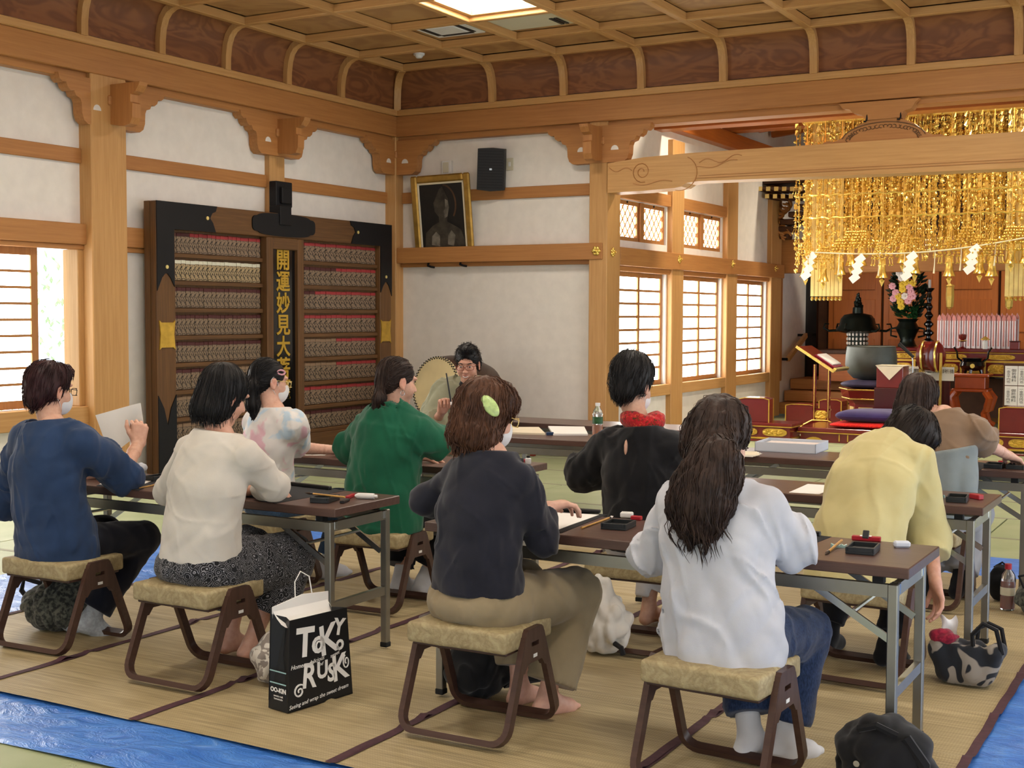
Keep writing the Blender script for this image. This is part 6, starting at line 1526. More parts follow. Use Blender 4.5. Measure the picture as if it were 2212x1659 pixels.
def puff(nm, lab, cat, loc, sx, sy, sz_, m, rot=0, p1=.35, seed=0):
    t = thing(nm, lab, cat, loc, rot)
    f = lambda w, e: math.copysign(abs(w)**e, w)
    MB().grid(lambda u, v: (sx*f(math.cos(PI*(v-.5)), .5)*f(math.cos(2*PI*u), p1), sy*f(math.cos(PI*(v-.5)), .5)*f(math.sin(2*PI*u), p1), sz_*(1+math.sin(PI*(v-.5)))*(1-.12*math.cos(4*PI*u+seed)*math.cos(PI*(v-.5)))), 40, 14).build('cushion_body', m, t, 'all')
    MB().tube([(sx*.99*f(math.cos(a), p1), sy*.99*f(math.sin(a), p1), sz_) for a in np.linspace(0, 2*PI, 40, endpoint=False)], .006, 5, closed=True).build('piping', m, t)
    return t
puff('bowl_cushion', 'dark violet cushion under the great bronze bowl', 'cushion', (q[0], 16.9, bz), .36, .36, .055, 'violet_cloth', 0, .7)
kb = thing('singing_bowl', 'large grey bronze singing bowl on a violet cushion', 'bowl', (q[0], 16.9, bz+.105)); kh = J(1881, 748, 16.9)[2]-bz-.105
MB().lathe([(.10, 0), (.22, .02), (.29, .09), (.325, kh*.45), (.32, kh*.75), (.305, kh), (.29, kh+.004), (.28, kh-.01), (.29, kh*.5), (.25, .08), (.05, .04)], 36).build('bowl_wall', 'bowl_bronze', kb, True); MB().lathe([(.302, kh-.02), (.31, kh), (.298, kh+.006)], 36, cap=False).build('rim', 'bowl_bronze', kb, True)
# --- draped box, microphone, gong frame
q = J(1928, 828, 16.3); t = thing('draped_box', 'dark red box draped with a pale gold cloth corner', 'box', (q[0], 16.3, 0)); q2 = J(1928, 790, 16.3)[2]
MB().box(-.16, .16, -.16, .16, q[2]-.05, q2, .006).build('box_body', 'red_lacquer', t); MB().box(-.18, .18, -.18, .18, 0, q[2]-.05, .006).build('pedestal', 'red_lacquer_dark', t)
b = MB(); b.prism([(-.17, q2+.004), (.17, q2+.004), (.0, q2-.17)], 'y', -.172, -.165); b.box(-.17, .17, -.172, .17, q2, q2+.008); b.build('cloth', 'paper_warm', t)
q = J(1972, 800, 16.6); t = thing('microphone_stand', 'black microphone on a chrome gooseneck stand', 'microphone', (q[0], 16.6, 0)); m0 = J(1970, 770, 16.6)-A3(q[0], 16.6, 0); m1 = J(1942, 742, 16.6)-A3(q[0], 16.6, 0)
MB().tube([(0, 0, .02), (0, 0, q[2]-.1), m0+A3(.01, 0, -.05), m0], .009, 8).build('pole', 'steel_bright', t, True); MB().tube([m0+A3(.02, 0, -.01), m1], [.018, .024], 10).build('microphone_body', 'dark_plastic', t, True); MB().lathe([(.14, 0), (.14, .015), (.02, .025)], 18).build('base', 'dark_plastic', t, True)
q = J(2010, 800, 17.6); gz = J(2010, 770, 17.6)[2]; t = thing('gong_frame', 'red and gold drum-shaped gong hung in a gilt post frame', 'gong', (q[0], 17.6, 0))
MB().lathe([(.15, -.10), (.20, -.08), (.20, .08), (.15, .10)], 18, (0, 0, 0), Matrix.Translation((0, 0, gz)) @ Matrix.Rotation(PI/2, 4, 'Y') @ Matrix.Rotation(.5, 4, 'X')).build('gong_drum', 'red_lacquer', t, True)
for s in (-1, 1):
    MB().tube([(s*.088+.20*0, .20*math.cos(a), gz+.20*math.sin(a)) for a in np.linspace(0, 2*PI, 24, endpoint=False)], .014, 6, closed=True).build('gilt_ring', 'gold', t, True)
    MB().box(s*.13-.016, s*.13+.016, -.02, .02, 0, gz+.05).build('post', 'gold', t)
MB().box(-.22, .22, -.16, .16, 0, .05, .008).build('foot', 'red_lacquer', t)
# --- reading lectern
q = onz(1770, 912, 0); ly_ = 16.2; lx = J(1775, 850, ly_)[0]
t = thing('reading_lectern', 'red and gold reading lectern holding an open book on its slanted top', 'lectern', (lx, ly_, 0)); zA = J(1737, 748, ly_); zB = J(1815, 800, ly_)
MB().box(-.26, .26, -.16, .16, 0, .07, .01).build('foot', 'red_lacquer', t)
b = MB(); b.prism([(-.26, .07), (-.22, .10), (-.10, .17), (.10, .17), (.22, .10), (.26, .07)], 'y', -.05, .05); b.build('base_scroll', 'red_lacquer', t)
MB().tube([(-.26, -.055, .075), (-.20, -.055, .12), (-.1, -.055, .175), (.1, -.055, .175), (.2, -.055, .12), (.26, -.055, .075)], .01, 5).build('gilt_edge', 'gold', t)
pz_ = (zA[2]+zB[2])/2-.06
for s in (-1, 1): MB().box(s*.09-.018, s*.09+.018, -.02, .02, .15, pz_+.02*s).build('post', 'red_lacquer', t); MB().box(s*.09-.006, s*.09+.006, -.026, -.02, .15, pz_-.02).build('gilt_strip', 'gold', t)
MB().box(-.12, .12, -.02, .02, .30, .32).build('cross_bar', 'red_lacquer', t); carved_panel(0, .24, .15, .12, -.01, t, 91)
A_, B_ = zA-A3(lx, ly_, 0), zB-A3(lx, ly_, 0); ang = math.atan2(B_[2]-A_[2], B_[0]-A_[0]); Lh = math.hypot(B_[2]-A_[2], B_[0]-A_[0])
T = Matrix.Translation(((A_[0]+B_[0])/2, 0, (A_[2]+B_[2])/2)) @ Matrix.Rotation(-ang, 4, 'Y')
MB().box(-Lh/2, Lh/2, -.30, .30, -.015, .01, .006, T).build('slanted_top', 'red_lacquer', t); MB().box(-Lh/2-.01, Lh/2+.01, -.31, -.295, -.02, .014, 0, T).build('gilt_edge', 'gold', t); MB().box(Lh/2-.02, Lh/2+.02, -.30, .30, .0, .04, .004, T).build('book_stop', 'gold', t)
bk_ = thing('open_book', 'open scripture book with red patterned cover on the lectern', 'book', (lx, ly_, 0)); MB().box(-Lh*.1, Lh*.42, -.20, .20, .012, .03, .003, T).build('cover', 'red_bandana', bk_); MB().box(-Lh*.06, Lh*.36, -.18, .18, .03, .05, .003, T).build('pages', 'paper', bk_)
# --- low tables, boxes, seat of the officiant
def gilt_box(nm, lab, loc, w, d, h, rot=0):
    t = thing(nm, lab, 'box', loc, rot); MB().box(-w/2, w/2, -d/2, d/2, 0, h*.94, .004).build('box_body', 'red_lacquer', t)
    b = MB(); b.prism([(-w/2, h*.94), (w/2, h*.94), (w*.3, h), (-w*.3, h)], 'y', -d/2, d/2); b.build('lid', 'red_lacquer', t)
    for sx_ in (-1, 1):
        for sy_ in (-1, 1): MB().box(sx_*w/2-.006, sx_*w/2+.006, sy_*d/2-.006, sy_*d/2+.006, 0, h*.94).build('gilt_corner', 'gold_leaf', t)
    MB().tube([(-w/2, -d/2, h*.94), (-w*.3, -d/2-.002, h), (w*.3, -d/2-.002, h), (w/2, -d/2, h*.94)], .006, 4).build('gilt_edge', 'gold_leaf', t); return t
def gilt_table(nm, lab, loc, w, d, h, np_=3, rot=0, lit=False):
    t = thing(nm, lab, 'low table', loc, rot); MB().box(-w/2, w/2, -d/2, d/2, h-.035, h, .006).build('table_top', 'red_lacquer', t); MB().box(-w/2-.004, w/2+.004, -d/2-.004, d/2+.004, h-.045, h-.035).build('gilt_edge', 'gold_leaf', t)
    MB().box(-w/2+.03, w/2-.03, -d/2+.03, d/2-.03, h-.17, h-.045).build('apron', 'red_lacquer', t); MB().box(-w/2+.01, w/2-.01, -d/2+.01, d/2-.01, h-.19, h-.17).build('gilt_rail', 'gold_leaf', t)
    for k in range(np_): carved_panel(-w/2+.03+(k+.5)*(w-.06)/np_, h-.108, (w-.06)/np_*.78, .09, -d/2+.028, t, 200+k)
    for sx_ in (-1, 1):
        for sy_ in (-1, 1): MB().box(sx_*(w/2-.05)-.025, sx_*(w/2-.05)+.025, sy_*(d/2-.05)-.025, sy_*(d/2-.05)+.025, 0, h-.19, .004).build('leg', 'red_lacquer', t)
    MB().box(-w/2, w/2, -d/2, d/2, 0, .025, .004).build('floor_rail', 'red_lacquer', t); return t
q = onz(1660, 955, 0); gilt_table('low_altar_table', 'low red and gilt side table near the shoji windows', (q[0]-.12, q[1]+.25, 0), .78, .46, J(1640, 912, q[1]+.1)[2], 2)
zt3 = J(1640, 912, q[1]+.1)[2]
gilt_box('sutra_box', 'dark red sutra box with gilt edges on the side table by the shoji', (J(1633, 905, q[1]+.25)[0], q[1]+.25, zt3), .36, .30, J(1633, 858, q[1]+.25)[2]-zt3, math.radians(8))
q = onz(1725, 960, 0); gilt_box('small_lacquer_box', 'small red lacquered box with gilt rim near the altar steps', (J(1738, 880, 17.6)[0], 17.6, 0), .42, .36, J(1738, 872, 17.6)[2])
gilt_box('tall_lacquer_box', 'red lacquered chest with gilt rim left of the bowl stand', (J(1800, 870, 17.4)[0], 17.4, 0), .30, .30, J(1800, 862, 17.4)[2])
oy = 15.1; o0, o1 = J(1722, 960, oy)[0], J(1990, 960, oy)[0]; oz = J(1780, 925, oy)[2]
of = thing('officiant_platform', 'low red lacquered officiant platform with gilt edge and shell emblem', 'platform', ((o0+o1)/2, oy+.45, 0)); hw = (o1-o0)/2
MB().box(-hw, hw, -.45, .45, oz-.05, oz, .006).build('platform_top', 'red_lacquer', of); MB().box(-hw+.03, hw-.03, -.42, .42, 0, oz-.05).build('platform_body', 'red_lacquer', of); MB().box(-hw-.006, hw+.006, -.456, .456, oz-.06, oz-.05).build('gilt_edge', 'gold_leaf', of)
b = MB(); ex = J(1757, 950, oy)[0]-(o0+o1)/2; b.prism([(ex-.13, oz-.33), (ex+.13, oz-.33)]+[(ex+.13*math.cos(a), oz-.20+.09*math.sin(a)) for a in np.linspace(0, PI, 12)], 'y', -.432, -.42); b.build('shell_emblem', 'gold_leaf', of)
for k in range(7): MB().box(ex-.11+k*.035, ex-.104+k*.035, -.436, -.432, oz-.32, oz-.16).build('emblem_line', 'red_lacquer_dark', of)
for xx in (ex+.30, ex+.40, ex+.85, ex+.95): MB().box(xx-.006, xx+.006, -.43, -.42, .02, oz-.07).build('gilt_strip', 'gold_leaf', of)
puff('red_fur_rug', 'bright red fluffy rug on the officiant platform', 'rug', (J(1885, 925, oy+.4)[0], oy+.42, oz), .46, .38, .035, 'red_fur', 0, .4)
puff('purple_cushion', 'purple floor cushion on top of the red rug', 'cushion', (J(1885, 905, oy+.4)[0], oy+.44, oz+.072), .42, .34, .07, 'purple_cloth', .1, .4, 1)
q = onz(2212, 985, 0); gilt_table('low_offering_table', 'low red and gilt table behind the brown and grey top sitter', (q[0]+.25, q[1]+.2, 0), 1.5, .5, J(2180, 935, q[1])[2], 5); zt3 = J(2180, 935, q[1])[2]
gilt_box('offering_chest', 'arched red lacquered chest at the right edge beside the paper signs', (J(2190, 920, q[1]+.2)[0]+.05, q[1]+.2, zt3), .36, .32, J(2190, 878, q[1]+.2)[2]-zt3)
# --- price papers with brush writing
q = J(2205, 850, 17.2); t = thing('price_board', 'standing board of white paper slips with black brush writing', 'notice board', (q[0]+.12, 17.2, 0)); z1 = J(2190, 788, 17.2)[2]; z0 = J(2190, 875, 17.2)[2]
MB().box(-.33, .33, 0, .02, z0-.05, z1+.02, .004).build('board', 'dimwood', t)
for s in (-1, 1): MB().box(s*.3-.02, s*.3+.02, 0, .04, 0, z0-.05).build('leg', 'dimwood', t)
rowsT = ['御祈祷料\n一金五千円也', '御祈祷料\n一金壱万円也']
for r_ in range(2):
    for c_ in range(4):
        w_ = .15; zc_ = z1-.01-(.5 if r_ == 0 else 1.5)*(z1-z0)/2; hgt_ = (z1-z0)/2*.96
        s_o = MB().box(-.31+c_*.155, -.31+c_*.155+w_, -.003, 0, zc_-hgt_/2, zc_+hgt_/2).build('paper_slip', 'paper', t)
        for l_, tx in enumerate(('御祈祷料', '一金五千円也' if c_ % 2 == 0 else '一金壱万円也')):
            me = text_mesh('\n'.join(tx), .052 if l_ else .066, 'ink_black', 'brush_writing', .0005); link('brush_writing', me, s_o, (-.31+c_*.155+w_*(.70-.42*l_), -.004, zc_), (PI/2, 0, 0)).scale = (.9, .62 if l_ else .62, 1)
q = J(1985, 795, 17.7); t = thing('paper_notice', 'low white paper notice with black writing behind the seated brown-haired person', 'notice', (q[0]+.1, 17.7, 0)); zz = q[2]; MB().box(-.5, .35, 0, .015, zz-.16, zz+.02).build('paper_sheet', 'paper', t); MB().box(-.45, .3, .0, .03, 0, zz-.16).build('stand', 'red_lacquer_dark', t)
for k in range(5): link('brush_writing', text_mesh('御祈祷', .06, 'ink_black', 'brush_writing', .0005), t, (-.38+.16*k, -.002, zz-.04), (PI/2, 0, 0))
# --- drum behind the teacher
q = J(942, 838, 11.6); t = thing('taiko_drum', 'barrel drum with studded pale skin leaning behind the teacher', 'drum', (q[0], 11.6, 0)); yaw_ = math.radians(-18)
T = Matrix.Translation((0, 0, q[2])) @ Matrix.Rotation(math.radians(-12), 4, 'Z') @ Matrix.Rotation(PI/2, 4, 'X') @ Matrix.Rotation(math.radians(-8), 4, 'X')
rd = .33
MB().lathe([(rd, .0), (rd*1.12, -.18), (rd*1.16, -.35), (rd*1.12, -.52), (rd, -.70)], 36, (0, 0, 0), T).build('barrel', 'drumwood', t, True)
MB().lathe([(rd*.99, .0), (rd*.99, .012), (.01, .014)], 36, (0, 0, 0), T).build('drum_skin', 'drumskin', t, True); MB().lathe([(rd*1.005, -.07), (rd*1.01, .004), (rd*.97, .013)], 36, (0, 0, 0), T, False).build('skin_edge', 'drumskin', t, True)
stm = MB().ico((0, 0, 0), .011, 1).mesh('drum_stud', 'ink_black')
for r_ in range(2):
    for k in range(56):
        a = 2*PI*(k+.5*r_)/56; p_ = T @ Vector((rd*(1.0-.045*r_)*math.cos(a), rd*(1.0-.045*r_)*math.sin(a), .010)); link('drum_stud', stm, t, p_)
for s in (-1, 1): MB().box(s*.22-.04, s*.22+.04, -.1, .7, 0, q[2]-.28, .01).build('cradle', 'drumwood', t)

# --- warm spotlights in the altar ceiling
for k, (x_, y_) in enumerate(((-4.9, 14.6), (-2.6, 14.6), (-4.2, 18.2), (-2.2, 18.2))):
    t = thing('altar_spotlight', ('front' if k < 2 else 'rear')+(' left' if k % 2 == 0 else ' right')+' warm spotlight high over the altar', 'spotlight', (x_, y_, 4.38))
    MB().lathe([(.05, .12), (.06, .0), (.055, .0)], 14).build('housing', 'black_iron', t, True); MB().lathe([(.05, .01), (.001, .011)], 14).build('lens', 'lantern_glow', t)
    ld = bpy.data.lights.new('spot_bulb', 'SPOT'); ld.energy = 300; ld.color = (1, .86, .66); ld.spot_size = math.radians(165); ld.spot_blend = .8; ld.shadow_soft_size = .1
    lo_ = bpy.data.objects.new('spot_bulb', ld); COL.objects.link(lo_); lo_.parent = t; lo_.location = (0, 0, -.02)
# ================================================================ things on the tables
TZ = .70
def flat_quad(nm, lab, cat, px4, m, z=TZ, th=.0012, lift=0.0, group=None, sub='sheet', curl=0.0):
    P4 = [onz(a, c, z) for a, c in px4]; c0 = sum(P4)/4
    t = thing(nm, lab, cat, (c0[0], c0[1], z+lift), group=group)
    Q4 = [p-c0 for p in P4]
    def fn(u, v, dz=0): p = (Q4[0]*(1-u)+Q4[1]*u)*(1-v)+(Q4[3]*(1-u)+Q4[2]*u)*v; return (p[0], p[1], dz+curl*(2*u-1)**4)
    b = MB(); b.grid(lambda u, v: fn(u, v, th), 8, 8); b.grid(lambda u, v: fn(u, v, 0), 8, 8)
    ring = [(0, 0), (1, 0), (1, 1), (0, 1)]
    for k in range(4):
        a, c = ring[k], ring[(k+1) % 4]; b.add([fn(*a), fn(*c), fn(*c, th), fn(*a, th)], [(0, 1, 2, 3)])
    b.build(sub, m, t); return t
def rect_at(x0, x1, y0, y1): return None
def flat_rect(nm, lab, cat, c, w, d, m, z=TZ, th=.0015, rot=0, sub='sheet', group=None):
    t = thing(nm, lab, cat, (c[0], c[1], z), rot, group); MB().box(-w/2, w/2, -d/2, d/2, 0, th).build(sub, m, t); return t
def rod(nm, lab, cat, pa, pb, r, m, z=TZ, tip=None, group=None, zb=None):
    a, c = onz(*pa, z), onz(*pb, zb or z); c0 = (a+c)/2; t = thing(nm, lab, cat, (c0[0], c0[1], z), group=group); d_ = unit(c-a)
    A_, C_ = a-A3(c0[0], c0[1], z)+A3(0, 0, r), c-A3(c0[0], c0[1], z)+A3(0, 0, r)
    MB().tube([A_, C_], r, 8).build('handle', m, t, True)
    if tip: MB().tube([C_, C_+d_*.012, C_+d_*.034], [r*1.1, r*1.3, .0008], 8).build('bristles', tip, t, True); MB().tube([C_-d_*.012, C_+d_*.002], r*1.15, 8).build('ferrule', 'ink_black', t, True)
    return t
def ink_tray(lab, px, z=TZ, w=.085, d=.125, rot=0.0, group='black inkstone trays'):
    c = onz(*px, z); t = thing('inkstone', lab, 'inkstone', (c[0], c[1], z), rot, group); h = .024
    MB().box(-w/2, w/2, -d/2, d/2, 0, .010, .002).build('stone_bed', 'inkstone', t)
    for (x0, x1, y0, y1) in ((-w/2, -w/2+.007, -d/2, d/2), (w/2-.007, w/2, -d/2, d/2), (-w/2+.007, w/2-.007, -d/2, -d/2+.007), (-w/2+.007, w/2-.007, d/2-.007, d/2)): MB().box(x0, x1, y0, y1, .008, h, .0015).build('tray_wall', 'inkstone', t)
    MB().box(-w/2+.007, w/2-.007, d/2-.04, d/2-.007, .0095, .0102).build('ink_pool', 'ink_black', t); return t
def bar(nm, lab, cat, pa, pb, w, h, m, z=TZ, sub='bar', group=None, **kw):
    a, c = onz(*pa, z), onz(*pb, z); c0 = (a+c)/2; ang = math.atan2(c[1]-a[1], c[0]-a[0]); L = np.linalg.norm(c-a)
    t = thing(nm, lab, cat, (c0[0], c0[1], z), ang, group); MB().box(-L/2, L/2, -w/2, w/2, 0, h, min(.003, h*.3)).build(sub, m, t); return t
# table A
flat_quad('felt_mat', 'black felt writing mat beside the blue sweater sitter', 'writing mat', ((208, 1050), (300, 1060), (352, 1034), (262, 1024)), 'felt', group='black felt writing mats')
flat_quad('paper_sheet', 'white writing paper on the mat beside the blue sweater sitter', 'paper', ((214, 1047), (290, 1055), (346, 1032), (262, 1023)), 'paper', lift=.0014)
rod('writing_brush', 'thin bamboo brush lying by the blue sweater sitter\'s mat', 'brush', (300, 1056), (345, 1047), .0035, 'bamboo', tip='brush_hair', group='bamboo writing brushes')
ink_tray('black inkstone tray between the blue sweater and white cardigan sitters', (337, 1037), w=.07, d=.10)
t = thing('crumpled_cloth', 'small crumpled white cloth on the far edge of the left front table', 'cloth', tuple(onz(303, 1018, TZ)))
F = Field(.005); F.ell((0, 0, .02), (.035, .03, .022)); F.disp(folds(3, .005, .03)); F.cut((0, 0, .001), (0, 0, -1)); v_ = F.surf(); link('cloth_bundle', quad_mesh('cloth_bundle', v_[0], v_[1], ['cotton_white']), t)
g = [J(206, 897, 4.52), J(304, 873, 4.50), J(312, 930, 4.46), J(238, 985, 4.50)]; gc = sum(g)/4
t = thing('held_paper', 'white paper sheet held up by the blue sweater sitter', 'paper', tuple(gc)); b = MB()
b.grid(lambda u, v: tuple(((g[0]*(1-u)+g[1]*u)*(1-v)+(g[3]*(1-u)+g[2]*u)*v)-gc+A3(0, .035*math.sin(PI*u)*(1-v*.5), .010*math.sin(2.5*u))), 14, 10); b.build('sheet', 'paper', t, 'all')
flat_quad('felt_mat', 'black felt writing mat under the white cardigan sitter\'s arm', 'writing mat', ((520, 1070), (595, 1088), (748, 1060), (628, 1045)), 'felt', group='black felt writing mats')
bar('paperweight', 'long black paperweight on the white cardigan sitter\'s mat', 'paperweight', (628, 1048), (714, 1058), .022, .016, 'ink_black', TZ+.0015, group='black paperweights')
ink_tray('black inkstone tray with a brush across it near the table corner', (702, 1083), rot=.25)
rod('writing_brush', 'bamboo brush resting across the corner inkstone tray', 'brush', (745, 1076), (672, 1068), .004, 'bamboo', TZ+.026, 'brush_hair', group='bamboo writing brushes')
bar('ink_stick', 'dark ink stick beside the corner inkstone tray', 'ink stick', (738, 1088), (752, 1082), .02, .012, 'ink_black')
bar('red_ink_box', 'small red box behind the corner inkstone tray', 'box', (750, 1078), (764, 1072), .018, .014, 'red_plastic')
t = thing('glue_tube', 'white plastic tube lying at the right end of the left front table', 'tube', tuple(onz(788, 1078, TZ)), .35); MB().tube([(-.045, 0, .013), (-.03, 0, .013), (.03, 0, .013), (.042, 0, .013)], [.004, .013, .013, .012], 10).build('tube_body', 'white_plastic', t, True); MB().tube([(.042, 0, .013), (.056, 0, .013)], .007, 8).build('cap', 'white_plastic', t)
# table B
flat_quad('felt_mat', 'black felt writing mat in front of the navy top sitter', 'writing mat', ((1098, 1144), (1212, 1152), (1312, 1112), (1205, 1103)), 'felt', group='black felt writing mats')
flat_quad('paper_sheet', 'white writing paper under the navy top sitter\'s hand', 'paper', ((1110, 1140), (1206, 1145), (1294, 1113), (1196, 1108)), 'paper', lift=.0014)
bar('paperweight', 'long black paperweight above the navy top sitter\'s paper', 'paperweight', (1212, 1103), (1296, 1109), .022, .014, 'ink_black', TZ+.0027, group='black paperweights')
rod('writing_brush', 'slim bamboo brush pointing away beside the navy top sitter\'s mat', 'brush', (1256, 1143), (1318, 1120), .004, 'bamboo', tip='white_petal', group='bamboo writing brushes')
ink_tray('black inkstone tray between the navy and white blouse sitters', (1336, 1140), rot=.1, w=.10, d=.12)
t = thing('eraser_block', 'small white wrapped block behind the middle inkstone tray', 'eraser', tuple(onz(1354, 1118, TZ)), .3); MB().box(-.025, .025, -.016, .016, 0, .022, .004).build('wrapper', 'white_plastic', t)
bar('red_ink_box', 'small red ink box behind the middle inkstone tray', 'box', (1364, 1122), (1386, 1124), .022, .016, 'red_plastic')
flat_quad('paper_sheet', 'corner of white paper at the white blouse sitter\'s left elbow', 'paper', ((1370, 1172), (1440, 1180), (1470, 1160), (1400, 1150)), 'paper', lift=.0003)
flat_quad('felt_mat', 'black felt writing mat in front of the white blouse sitter', 'writing mat', ((1560, 1180), (1700, 1198), (1796, 1160), (1660, 1145)), 'felt', group='black felt writing mats')
bar('paperweight', 'black paperweight at the white blouse sitter\'s right elbow', 'paperweight', (1690, 1150), (1772, 1158), .022, .016, 'ink_black', TZ+.0015, group='black paperweights')
ink_tray('black inkstone tray at the right end of the nearest table', (1864, 1192), rot=.08, w=.095, d=.125)
t = bar('red_ink_box', 'red ink stick box behind the right end inkstone tray', 'box', (1840, 1166), (1903, 1170), .024, .017, 'red_plastic'); MB().box(-.022, .018, -.0125, .0125, .017, .0176).build('paper_label', 'paper', t)
c0 = onz(1872, 1172, TZ); t = thing('ink_stick', 'dark grey ink stick leaning upright on the red box', 'ink stick', (c0[0], c0[1]-.02, TZ+.0176)); MB().box(-.011, .011, -.004, .004, 0, .03, .002, Matrix.Rotation(-.5, 4, 'X')).build('stick', 'inkstone', t)
c0 = onz(1812, 1182, TZ); t = thing('brush_rest', 'pale blue ceramic brush rest at the right end of the nearest table', 'brush rest', (c0[0], c0[1], TZ), .15); b = MB(); b.prism([(-.028, 0), (.028, 0), (.026, .012), (.017, .007), (.009, .011), (0, .006), (-.009, .011), (-.017, .007), (-.026, .012)], 'y', -.008, .008); b.build('rest_body', 'ceramic', t)
rod('writing_brush', 'short brown brush propped on the ceramic brush rest', 'brush', (1818, 1170), (1788, 1196), .0045, 'bamboo', TZ+.012, 'brush_hair', group='bamboo writing brushes', zb=TZ)
c0 = onz(1948, 1182, TZ); t = thing('glass_block', 'small clear glass block near the table corner', 'paperweight', (c0[0], c0[1], TZ), .5); MB().box(-.028, .028, -.014, .014, 0, .022, .006).build('block', 'white_box', t)
# table C
flat_quad('paper_sheet', 'white paper under the girl\'s hand on the second row table', 'paper', ((655, 984), (700, 984), (745, 968), (700, 966)), 'paper', lift=.0003)
bar('red_ink_box', 'red box at the right end of the second row left table', 'box', (1118, 996), (1132, 998), .025, .016, 'red_plastic')
t = thing('ink_bottle', 'small white ink bottle at the right end of the second row left table', 'bottle', tuple(onz(1141, 1002, TZ))); MB().lathe([(.014, 0), (.016, .003), (.016, .028), (.009, .033)], 12).build('bottle_body', 'white_plastic', t, True); MB().lathe([(.010, .033), (.010, .044)], 12).build('cap', 'ink_black', t)
ink_tray('black inkstone tray on the second row left table beside the green blouse sitter', (1108, 1000), w=.08, d=.1)
# table D
flat_quad('paper_sheet', 'white writing paper left of the yellow shirt sitter', 'paper', ((1704, 1064), (1770, 1068), (1810, 1050), (1745, 1046)), 'paper', lift=.0003)
ink_tray('black inkstone tray on the second row right table', (2068, 1082), rot=.1); bar('red_ink_box', 'red ink box beside the second row inkstone tray', 'box', (2098, 1076), (2120, 1080), .03, .022, 'red_plastic')
rod('writing_brush', 'bamboo brush on the second row right table', 'brush', (2012, 1082), (2030, 1068), .004, 'bamboo', tip='brush_hair', group='bamboo writing brushes'); c0 = onz(2026, 1074, TZ); t = thing('brush_rest', 'dark ceramic brush rest on the second row right table', 'brush rest', (c0[0], c0[1], TZ)); b = MB(); b.prism([(-.03, 0), (.03, 0), (.027, .012), (.012, .006), (0, .011), (-.012, .006), (-.027, .012)], 'y', -.008, .008); b.build('rest_body', 'ceramic', t)
# table E
q4 = [onz(*p_, TZ) for p_ in ((1640, 978), (1735, 988), (1776, 968), (1690, 958))]; c0 = sum(q4)/4; w_, d_ = .36, .30
t = thing('paper_tray', 'shallow white cardboard tray holding pale pink paper on the far right table', 'tray', (c0[0], c0[1], TZ), .04)
MB().box(-w_/2, w_/2, -d_/2, d_/2, 0, .004).build('tray_floor', 'white_box', t)
for (x0, x1, y0, y1) in ((-w_/2, -w_/2+.004, -d_/2, d_/2), (w_/2-.004, w_/2, -d_/2, d_/2), (-w_/2, w_/2, -d_/2, -d_/2+.004), (-w_/2, w_/2, d_/2-.004, d_/2)): MB().box(x0, x1, y0, y1, 0, .055).build('tray_side', 'white_box', t)
plain('paper_pink', 'd8ccc8', .8, var=.02); t2 = thing('paper_stack', 'stack of pale pink paper lying in the white tray', 'paper', (c0[0], c0[1], TZ+.0045), .04); MB().box(-.16, .16, -.13, .13, 0, .035).build('sheets', 'paper_pink', t2)
q = onz(1618, 985, TZ); t = thing('paper_pile', 'loose pile of printed sheets left of the white tray', 'paper', (q[0]-.1, q[1]+.05, TZ), .2)
for k in range(4): o = MB().box(-.13, .13, -.10, .10, .002*k, .002*k+.0015).build('sheet', 'paper_warm' if k % 2 else 'paper', t); o.rotation_euler = (0, 0, .12*k-.15)
ink_tray('left black inkstone tray near the reaching hand on the far right table', (2148, 1010), w=.09, d=.12); ink_tray('right black inkstone tray at the frame edge on the far right table', (2196, 1012), w=.09, d=.12)
flat_quad('felt_mat', 'black felt mat by the brown and grey top sitter', 'writing mat', ((2060, 1014), (2110, 1020), (2140, 1002), (2095, 996)), 'felt', group='black felt writing mats'); bar('red_ink_box', 'small red box under the reaching hand', 'box', (2158, 1000), (2174, 1002), .02, .014, 'red_plastic')
# teacher's table
for k, (pts, lab) in enumerate(((((1100, 938), (1178, 940), (1164, 926), (1098, 926)), 'cream practice sheets on the teacher\'s table'), (((1195, 941), (1270, 941), (1262, 925), (1184, 924)), 'white printed sheets with blue edge on the teacher\'s table'))):
    flat_quad('paper_sheet', lab, 'paper', pts, 'paper_warm' if k == 0 else 'paper', th=.012, lift=.0005)
bar('blue_case', 'small blue case between the sheets on the teacher\'s table', 'case', (1180, 940), (1196, 940), .035, .02, 'knit_blue')
c0 = J(1291, 905, 7.62); t = thing('tea_bottle', 'clear plastic bottle of amber tea on the teacher\'s table', 'bottle', (c0[0], 7.62, TZ)); MB().lathe([(.031, 0), (.034, .01), (.034, .12), (.030, .14), (.034, .15), (.028, .175), (.014, .20), (.013, .21)], 16).build('bottle_body', 'clear_plastic', t, True); MB().lathe([(.030, .004), (.031, .085)], 14).build('tea', 'tea', t, True); MB().lathe([(.0345, .09), (.0345, .135)], 16, cap=False).build('label_band', 'leafgreen', t, True); MB().lathe([(.016, .205), (.016, .225)], 12).build('cap', 'white_plastic', t)
ba, bc = J(974, 868, 7.72), J(964, 806, 7.70)
t = thing('teachers_brush', 'dark writing brush raised in the teacher\'s hand', 'brush', tuple(ba)); MB().tube([(0, 0, 0), bc-ba], [.006, .005], 8).build('handle', 'ink_black', t, True); d_ = unit(ba-bc); MB().tube([(0, 0, 0), d_*.02, d_*.045], [.007, .008, .001], 8).build('bristles', 'white_petal', t, True)
q0, q1 = onz(1105, 986, 0), onz(1250, 990, 0); t = thing('low_wooden_table', 'low reddish wooden table standing behind the teacher\'s table', 'low table', ((q0[0]+q1[0])/2-.1, q0[1]+.4, 0)); w_ = 1.5; hz_ = .36
